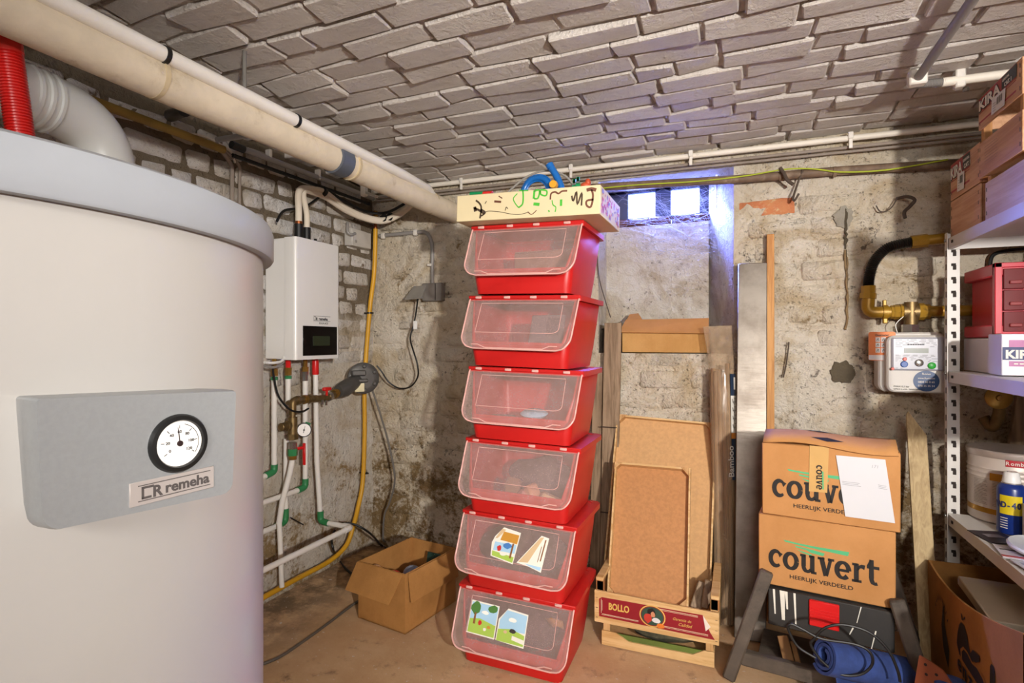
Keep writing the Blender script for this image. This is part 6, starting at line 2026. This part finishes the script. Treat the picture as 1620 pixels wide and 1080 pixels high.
cw_, chh = .092, .115
MB().prism(rrect(cw_, chh, .008, 4, cw_ / 2, chh / 2), -.001, 0, F3).build('card', mat('card_orange', '#e0782a', .5, bump=0), oc)
MB().add([F3 @ Vector(p) for p in ((.001, .003, .0004), (.058, .001, .0004), (.058, .022, .0004), (.001, .022, .0004))], [(0, 1, 2, 3)]).build('white_strip', paper_l, oc)
for r in range(3):
    for c in range(2):
        x, z = .024 + c * .019, .032 + r * .0215
        MB().add([F3 @ Vector(p) for p in ((x, z, .0004), (x + .016, z, .0004), (x + .016, z + .018, .0004), (x, z + .018, .0004))], [(0, 1, 2, 3)]).build('pictogram', paper_l, oc)
        mb = MB(); ribbon(mb, [(x + .004, z + .004), (x + .008, z + .013), (x + .012, z + .004)], .002, F3, .0008); ribbon(mb, [(x + .005, z + .011), (x + .012, z + .013)], .0016, F3, .0008); mb.build('pictogram_mark', ink, oc)
text('Gasmeter', .012, F3 @ Matrix.Translation((.022, .098, .0004)), ink, oc, .0003, local=False)
# ================================================================== CONDUITS, CABLES, WALL FITTINGS
cond = mat('conduit_cream', '#ded6c8', .55, var=.05, bump=.15, dirt='#a59684', dscale=14, dlo=.62, dhi=.78)
cond_g = mat('conduit_grey', '#8e8a86', .5, var=.05, bump=.1)
cond_d = mat('conduit_dirty', '#8b7f74', .7, var=.15, bump=.3)
clip = mat('clip_white', '#d9d3c9', .5, bump=.05)
cy = 2.662
c0, c1 = Vector((-1.95, cy, 2.072)), Vector((1.40, cy, 2.040))
def cx(u): return PY(u, 250, cy).x
t = thing('conduit', 'cream electrical conduit running along the top of the back wall', 'conduit', (c0 + c1) / 2)
MB().tube([c0, c1], .0125, 12).build('conduit', cond, t)
for u in (731, 904, 1093, 1345):
    x = cx(u); z = c0.z + (c1.z - c0.z) * (x - c0.x) / (c1.x - c0.x)
    MB().box((x, cy - .012, z + .008), (.020, .014, .030), .003).box((x, cy - .010, z - .018), (.014, .010, .055), .002).build('clip', clip, t)
for k, (dz, r, lb_) in enumerate(((-.034, .007, 'upper thin dirty cable conduit just below the cream conduit'), (-.052, .006, 'lower thin dirty cable conduit on the back wall under the cream conduit'))):
    t = thing('conduit', lb_, 'conduit', (c0 + c1) / 2 + Vector((0, 0, dz)))
    MB().tube([c0 + Vector((0, .012, dz)), c1 + Vector((0, .012, dz))], r, 8).build('conduit', cond_d, t)
rail_m = mat('rusty_pipe', '#6b5644', .7, var=.25, vscale=14, bump=.4, dirt='#8f7c66', dscale=9, dlo=.5, dhi=.7)
rl = thing('rusty_pipe', 'rusty brown pipe crossing the back wall above the window niche', 'pipe', (-.2, 2.66, 1.93))
MB().tube([PY(880, 300, 2.672), PY(1160, 284, 2.672), PY(1330, 270, 2.672), PY(1560, 256, 2.672)], .0185, 14).build('pipe', rail_m, rl)
for u, v in ((1235, 278), (1320, 272)):
    p = PY(u, v, 2.672); MB().tube([p + Vector((-.006, 0, 0)), p + Vector((.006, 0, 0))], .023, 12).build('pipe_ring', rail_m, rl)
gw = thing('earth_wire', 'green and yellow earth wire strung along the rusty pipe', 'wire', PY(1300, 262, 2.64))
pts = [PY(u, v, 2.645) for u, v in ((905, 303), (1000, 293), (1100, 287), (1180, 278), (1240, 268), (1285, 267), (1330, 272), (1390, 270), (1440, 263), (1500, 252))]
MB().tube(smooth_path(pts, 5), .0032, 7).build('wire', mat('green_yellow', '#a3b02c', .45, bump=0), gw)
gw2 = thing('earth_wire', 'short green and yellow earth wire behind the end of the lagged pipe', 'wire', PY(700, 320, 2.66))
MB().tube(smooth_path([PY(u, v, 2.675) for u, v in ((690, 309), (705, 316), (722, 324), (745, 330))], 5), .0032, 7).build('wire', mat('green_yellow', '#a3b02c', .45), gw2)
hook_m = mat('rusty_hook', '#4d4036', .6, metal=.3, var=.2, bump=.3)
def wire_thing(name, label, cat, pix, y, r, m_, seg_=6, closed=False):
    pts = [PY(u, v, yy) for (u, v), yy in zip(pix, y if isinstance(y, (list, tuple)) else [y] * len(pix))]
    t = thing(name, label, cat, pts[0]); MB().tube(smooth_path(pts, seg_), r, 8).build('rod', m_, t); return t
wire_thing('wall_hook', 'thick twisted hook hanging from the rusty pipe', 'hook', ((1234, 265), (1240, 274), (1245, 284), (1255, 292)), 2.63, .0075, hook_m)
wire_thing('wall_hook', 'thin bent wire hook on the back wall below the rusty pipe', 'hook', ((1270, 268), (1262, 290), (1255, 312), (1257, 317), (1264, 306)), [2.65, 2.67, 2.655, 2.65, 2.64], .0045, hook_m)
wire_thing('wall_hook', 'curled iron hook high on the back wall above the gas pipework', 'hook', ((1419, 314), (1435, 311), (1447, 316), (1440, 326), (1431, 335), (1432, 345)), [2.69, 2.66, 2.64, 2.64, 2.64, 2.635], .0065, hook_m)
wire_thing('wire_scrap', 'thin curled wire hanging beside the iron wall hook', 'wire', ((1386, 325), (1392, 334), (1402, 334), (1412, 326), (1420, 312)), 2.68, .0025, hook_m)
wire_thing('wall_hook', 'black bent nail hook on the back wall left of the gas meter', 'hook', ((1248, 541), (1246, 560), (1243, 580), (1239, 597)), 2.685, .003, hook_m)
# ceiling pipe at the upper right and its branch
cp = thing('ceiling_conduit', 'grey conduit on the ceiling running toward the viewer at the upper right', 'conduit', (.54, 1.9, 2.05))
MB().tube([(.545, 1.0, 2.046), (.540, 2.130, 2.046)], .0135, 14).build('conduit', cond_g, cp)
MB().box((.540, 2.135, 2.05), (.050, .036, .050), .005).build('clip', clip, cp)
cp2 = thing('ceiling_conduit', 'cream conduit with ribbed end running right under the ceiling to the crates', 'conduit', (.8, 2.25, 2.05))
N = 40; p0, p1 = Vector((.545, 2.195, 2.052)), Vector((.635, 2.205, 2.050))
MB().tube([p0.lerp(p1, i / N) for i in range(N + 1)], [.0125 + .0016 * (1 if i % 2 else -1) for i in range(N + 1)], 12).build('ribbed_end', cond_g, cp2, ang=70)
MB().tube([p1 - Vector((.01, 0, 0)), (1.40, 2.25, 2.050)], .0145, 14).build('conduit', cond, cp2)
pc = PZ(1520, 125, 2.05)
MB().box((pc.x, 2.212, 2.055), (.028, .034, .060), .004).build('clip', clip, cp2)
MB().ball((pc.x + .02, 2.22, 2.022), (.010, .010, .008), 8).build('screw', mat('galv', '#8f8c86', .45, metal=.7), cp2)
# conduit bundle on the left wall top
t = thing('conduit', 'grey conduit with black end along the top of the left wall', 'conduit', (XL + .06, 2.1, 2.02))
MB().tube([(XL + .075, 1.70, 2.010), (XL + .07, 2.62, 2.020)], .013, 12).build('conduit', cond_g, t)
MB().tube([(XL + .075, 1.66, 2.010), (XL + .075, 1.72, 2.010)], .0165, 12).build('black_end', black_p, t)
for y in (1.86, 2.17):
    MB().box((XL + .070, y, 2.03), (.030, .016, .05), .003).build('clip', clip, t)
t = thing('conduit', 'dark cable conduit under the grey conduit on the left wall', 'conduit', (XL + .05, 2.1, 1.985))
MB().tube([(XL + .058, 1.68, 1.975), (XL + .058, 2.60, 1.985)], .009, 8).build('conduit', black_r, t)
t = thing('conduit', 'short grey conduit stub under the ceiling behind the lagged pipe', 'conduit', PX(370, 218, -1.80))
MB().tube([PX(344, 221, -1.90), PX(390, 214, -1.68)], .011, 10).build('conduit', cond_g, t)
t = thing('black_socket_pipe', 'black pipe end below the ceiling behind the lagged pipe', 'pipe', PX(275, 180, -1.9))
MB().tube([PX(270, 183, -1.93), PX(292, 176, -1.70)], [.022, .018], 12).build('pipe', black_p, t)
for k, (u, lb_) in enumerate(((366, 'thicker grey cable dropping down the left wall behind the tank'), (378, 'thinner grey cable dropping down the left wall beside the thicker one'))):
    ptsx = [PX(340, 224 + 4 * k, XL + .06), PX(352 + 6 * k, 240, XL + .05), PX(u, 262, XL + .045), PX(u + 1, 285, XL + .04), PX(u + 1, 330, XL + .04)]
    t = thing('grey_cable', lb_, 'cable', ptsx[2]); MB().tube(smooth_path(ptsx, 6), .0085 - .002 * k, 8).build('cable', cond_d, t)
t = thing('white_cable', 'thin white cable along the top of the left wall', 'cable', PX(260, 195, XL + .04))
MB().tube(smooth_path([PX(180, 170, XL + .06), PX(220, 188, XL + .06), PX(280, 207, XL + .06), PX(320, 215, XL + .06), PX(345, 226, XL + .06), PX(365, 240, XL + .05), PX(372, 258, XL + .05)], 6), .0045, 7).build('cable', cond, t)
# refrigerant line pair from the unit into the corner
ins = mat('insulation_cream', '#dcd0bd', .7, var=.04, bump=.15, dirt='#b39c80', dscale=9, dlo=.62, dhi=.8)
for k, (yo, r, lb_) in enumerate(((2.01, .0155, 'thicker cream insulated pipe arching from the wall unit into the corner'), (2.062, .0135, 'thinner cream insulated pipe arching from the wall unit into the corner'))):
    dz = -.022 * k
    pts = [Vector((-1.90, yo, BZ1 + .065)), Vector((-1.90, yo, BZ1 + .14)), PX(474 + 4 * k, 301, -1.90) + Vector((0, .01 * k, dz * .3)), PX(498, 300, -1.91) + Vector((0, 0, dz * .8)), PX(516, 306, -1.91) + Vector((0, 0, dz)), PX(545, 328, -1.90) + Vector((.0, 0, dz * .6)), PX(575, 342, -1.87) + Vector((0, 0, dz * .5)), PX(606, 348, -1.80) + Vector((0, 0, dz * .4)), PX(632, 338, -1.72) + Vector((0, 0, dz * .3)), PX(652, 322, -1.66) + Vector((0, 0, dz * .3)), PX(672, 306, -1.62)]
    t = thing('insulated_pipe', lb_, 'pipe', pts[0]); MB().tube(smooth_path(pts, 6), r, 12).build('insulation', ins, t)
    if k == 0:
        MB().tube([(-1.90, yo, BZ1 + .08), (-1.90, yo, BZ1 + .098)], .0165, 12).build('copper_collar', mat('copper', '#9b5a34', .4, metal=.8), t)
        for (u, v, x) in ((511, 304, -1.91), (607, 346, -1.80), (617, 344, -1.77)):
            p = PX(u, v, x); MB().tube([p + Vector((0, -.008, .004)), p + Vector((0, .008, -.004))], .026, 12).build('strap', black_p, t)
t = thing('black_cable', 'black cables drooping with the insulated pipes in the corner', 'cable', PX(560, 330, -1.9))
MB().tube(smooth_path([PX(516, 300, -1.93), PX(545, 318, -1.91), PX(580, 335, -1.88), PX(612, 336, -1.80), PX(640, 322, -1.72)], 6), .008, 8).tube(smooth_path([PX(438, 350, -1.93), PX(450, 333, -1.93), PX(480, 328, -1.93), PX(505, 312, -1.93)], 6), .006, 8).build('cable', black_r, t)
t = thing('pipe_bracket', 'white angled pipe bracket under the ceiling near the corner', 'bracket', PX(580, 302, -1.80))
MB().box(PX(576, 301, -1.80), (.03, .03, .06), .004).bar(PX(578, 304, -1.80), PX(596, 311, -1.66), .016, .012, (0, 0, 1), .002).build('bracket', clip, t)
# junction box and short conduit
jb = thing('junction_box', 'pale grey square junction box on the left wall beside the yellow pipe', 'junction box', PX(572, 377, XL + .03))
j0, j1 = PX(556, 360, XL + .05), PX(586, 395, XL + .05)
MB().box((XL + .028, (j0.y + j1.y) / 2, (j0.z + j1.z) / 2), (.055, j1.y - j0.y, j0.z - j1.z), .004).build('box', mat('box_grey', '#b9b4ac', .5, bump=.05), jb)
MB().lathe([(.008, 0), (.008, .003), (1e-4, .003)], 10, frame((XL + .056, j0.y + .03, j1.z + .025), (0, 1, 0), (0, 0, 1))).build('knockout', cond_g, jb)
MB().tube(smooth_path([PX(550, 352, XL + .04), PX(550, 366, XL + .05), PX(556, 371, XL + .06), PX(562, 369, XL + .06)], 5), .008, 8).build('cable_entry', cond_g, jb)
cyw = 2.692
cs = thing('conduit', 'grey conduit turning down to the wall socket behind the red bins', 'conduit', PY(640, 370, cyw))
MB().tube(bend([PY(600, 373, cyw), PY(676, 366, cyw), PY(684, 385, cyw), PY(684, 450, cyw)], .04), .011, 10).build('conduit', cond_g, cs)
for (u, v) in ((606, 373), (657, 368)):
    MB().box(PY(u, v, cyw - .006), (.024, .016, .034), .003).build('clip', clip, cs)
MB().box(PY(680, 419, cyw - .004), (.03, .016, .014), .002).build('clip', clip, cs)
so = thing('wall_socket', 'grey double wall socket with raised cover on the back wall', 'socket', PY(680, 463, cyw))
s0, s1 = PY(672, 449, 2.69), PY(703, 476, 2.69)
MB().box(((s0.x + s1.x) / 2, 2.678, (s0.z + s1.z) / 2), (s1.x - s0.x, .045, s0.z - s1.z), .005).build('box', mat('socket_grey', '#77716b', .5, bump=.05), so)
MB().box((s0.x + (s1.x - s0.x) * .7, 2.654, (s0.z + s1.z) / 2), (.003, .004, s0.z - s1.z - .008)).build('seam', mat('slot_dark', '#2a211c', .8), so)
MB().panel(PY(655, 454, 2.66), PY(674, 453, 2.66), PY(668, 472, 2.56), PY(641, 474, 2.56), .006).build('raised_cover', mat('socket_cover', '#8f8a83', .4, bump=.05), so)
MB().box(PY(660, 470, 2.62), (.03, .04, .022), .004).build('plug', mat('plug_cream', '#c9bfae', .5, bump=.02), so)
t = thing('black_cable', 'black power cable hanging from the wall socket to the cast filter', 'cable', PY(660, 480, 2.62))
pk = ((661, 472), (658, 495), (654, 515), (649, 535), (654, 555), (660, 575), (661, 595), (650, 611), (632, 614), (615, 604), (604, 588), (596, 578))
MB().tube(smooth_path([PY(u, v, 2.60 + .03 * math.sin(i)) for i, (u, v) in enumerate(pk)], 6), .0045, 8).build('cable', black_r, t)
MB().box(PY(657, 514, 2.60), (.024, .006, .045), .001).build('white_tag', white_p, t)
t = thing('grey_cable', 'grey cable hanging from the cast filter down to the floor', 'cable', PY(600, 640, 2.55))
pk = ((580, 598), (588, 614), (600, 650), (612, 690), (622, 735), (624, 765), (616, 795), (608, 815), (606, 850), (609, 857))
MB().tube(smooth_path([PY(u, v, 2.50 + .018 * i) for i, (u, v) in enumerate(pk)], 6), .0055, 8).build('cable', mat('cable_grey', '#6f6a64', .5, bump=.05), t)
t = thing('black_cable', 'black cable curving from the wall to the floor behind the open toy carton', 'cable', PY(560, 830, 2.5))
pz = [PX(538, 828, -1.80), PX(560, 829, -1.75), PX(585, 843, -1.72), PZ(603, 862, .010), PZ(614, 868, .008)]
MB().tube(smooth_path(pz, 6), .0055, 8).build('cable', black_r, t)
t = thing('black_cable', 'black cable lying on the concrete floor along the pipe wall', 'cable', PZ(540, 890, .01))
pz = [PX(530, 838, -1.93), PX(525, 850, -1.93), PX(527, 868, -1.90), PZ(535, 885, .008), PZ(550, 902, .008), PZ(570, 916, .008), PZ(590, 925, .008)]
MB().tube(smooth_path(pz, 6), .006, 8).build('cable', black_r, t)
t = thing('grey_cable', 'long grey cable lying across the concrete floor by the tank', 'cable', PZ(500, 1000, .01))
MB().tube(smooth_path([PZ(u, v, .0065) for u, v in ((400, 1055), (440, 1040), (480, 1014), (520, 985), (560, 955), (590, 938))], 6), .0055, 8).build('cable', mat('cable_floor', '#5c544b', .6, bump=.05), t)
t = thing('black_cable', 'black cable from under the wall unit to the brass valve', 'cable', at(433, 580))
MB().tube(smooth_path([at(431, 578, -1.86), at(434, 600, -1.86), at(440, 625, -1.85), at(452, 642, -1.84), at(464, 650, -1.83), at(478, 651, -1.83), at(488, 646, -1.84)], 6), .0045, 8).build('cable', black_r, t)
t = thing('white_cable', 'coiled white and grey cables under the wall unit', 'cable', at(430, 572))
for k in range(4):
    pass
MB().tube(smooth_path([at(418, 570 + 3, -1.84), at(432, 571 + 3, -1.84), at(446, 568 + 3, -1.85), at(449, 564, -1.87)], 6), .006, 8).build('cable', white_p, t)
MB().tube(smooth_path([at(418, 578, -1.84), at(432, 581, -1.84), at(444, 577, -1.85), at(450, 570, -1.87)], 6), .0055, 8).build('cable', cond_g, t)
wire_thing('black_wire', 'thin dark wire hanging down the wall beside the red bins', 'wire', ((945, 405), (948, 440), (956, 470), (966, 502)), 2.69, .0025, hook_m)
# pipework and planks in the dark behind the rack
t = thing('brass_valve', 'old round brass valve in the shade under the middle shelf', 'valve', PY(1580, 628, 2.60))
Mv = frame(PY(1580, 629, 2.56), (1, 0, 0), (0, 0, 1))
MB().lathe([(.010, -.05), (.014, -.02), (.040, -.012), (.042, 0), (.034, .006), (.012, .008), (.010, .016), (1e-4, .018)], 24, Mv).build('handwheel', brass, t)
MB().tube(bend([PY(1580, 629, 2.60), PY(1582, 655, 2.62), PY(1570, 680, 2.64), PY(1556, 660, 2.66)], .03), .020, 12).build('body', dull_brass, t)
t = thing('wooden_plank', 'dark wooden plank leaning in the corner behind the metal rack', 'plank', (.9, 2.6, 0))
MB().bar((.86, 2.60, .006), (1.02, 2.66, 1.06), .055, .022, (0, -1, 0), .002).build('plank', old_w, t)
t = thing('black_cable', 'black cable looping on the wall behind the top shelf', 'cable', PY(1590, 400, 2.68))
MB().tube(smooth_path([PY(u, v, 2.68) for u, v in ((1566, 425), (1570, 405), (1590, 397), (1640, 392))], 6), .007, 8).build('cable', black_r, t)
# patches of bare mortar and exposed plaster on the back wall (thin pads proud of the paint)
grey_mortar = painted('grey_mortar', '#a39d90', '#928b7d', '#7a7265', '#3a352d', .6, .75)
dark_stone = painted('dark_stone', '#5d5342', '#4c4335', '#3b3328', '#2a241c', .6, .75)
brown_crack = painted('brown_crack', '#8f7755', '#7d6647', '#5f4d36', '#3a2d20', .5, .65)
def pad(pix, m_, y, name, seed):
    r_ = random.Random(seed); pts = []
    n = len(pix)
    for i in range(n):
        (u0, v0), (u1, v1) = pix[i], pix[(i + 1) % n]
        for j in range(5):
            t_ = j / 5; pts.append(PY(u0 + (u1 - u0) * t_ + r_.uniform(-1.6, 1.6), v0 + (v1 - v0) * t_ + r_.uniform(-1.6, 1.6), y))
    MB().prism([(p.x, p.z) for p in pts], 0, .018, Matrix(((1, 0, 0, 0), (0, 0, 1, y), (0, 1, 0, 0), (0, 0, 0, 1)))).build(name, m_, wall_back)
pad(((1318, 340), (1335, 325), (1349, 332), (1350, 348), (1340, 362), (1324, 357)), grey_mortar, YB - .014, 'mortar_patch', 1)
pad(((1313, 590), (1320, 573), (1340, 571), (1350, 580), (1353, 592), (1346, 604), (1318, 603)), dark_stone, YB - .014, 'dark_patch', 2)
for k, pg in enumerate((((1337, 330), (1340, 332), (1340, 362), (1341, 380), (1338, 395), (1335, 388), (1337, 366)), ((1336, 395), (1340, 395), (1342, 430), (1343, 470), (1340, 520), (1337, 521), (1340, 470), (1338, 430)))):
    pad(pg, (dark_stone, brown_crack)[k], YB - .0165, 'dark_crack', 10 + k)
# cobwebs in the niche
def webmat():
    k = NT('cobweb'); k.b.inputs['Base Color'].default_value = lin('#dfe3ea'); k.b.inputs['Roughness'].default_value = .6
    tr = k.n('ShaderNodeBsdfTransparent'); mx = k.n('ShaderNodeMixShader'); mx.inputs[0].default_value = .45
    k.l(tr.outputs[0], mx.inputs[1]); k.l(k.b.outputs[0], mx.inputs[2]); k.l(mx.outputs[0], k.out.inputs[0]); return k.m
r_ = random.Random(21); mb = MB()
for i in range(150):
    a = Vector((r_.uniform(-.58, -.03), r_.uniform(2.74, 2.90), r_.choice((1.99, 1.985, 1.80)) if r_.random() < .5 else r_.uniform(1.66, 1.98)))
    if r_.random() < .5:
        b = Vector((r_.uniform(-.10, -.03), 2.76 + r_.uniform(0, .06), r_.uniform(1.55, 1.99)))
    else:
        b = a + Vector((r_.gauss(0, .12), r_.gauss(0, .02), r_.gauss(-.05, .07)))
    b.x = min(b.x, -.03 - .5 * max(0, b.y - 2.72)); a.x = min(a.x, -.03 - .5 * max(0, a.y - 2.72)); b.z = min(b.z, 1.99); b.y = min(max(b.y, 2.73), 2.91)
    m_ = (a + b) / 2 - Vector((0, 0, (a - b).length * .08))
    mb.tube([a, a.lerp(m_, .5) + Vector((0, 0, -.002)), m_, m_.lerp(b, .5) + Vector((0, 0, -.002)), b], .0005, 3, caps=False)
web = mb.build('cobweb', webmat(), None)
tag(web, 'fine pale cobwebs stretched across the window niche', 'cobweb'); web['kind'] = 'stuff'
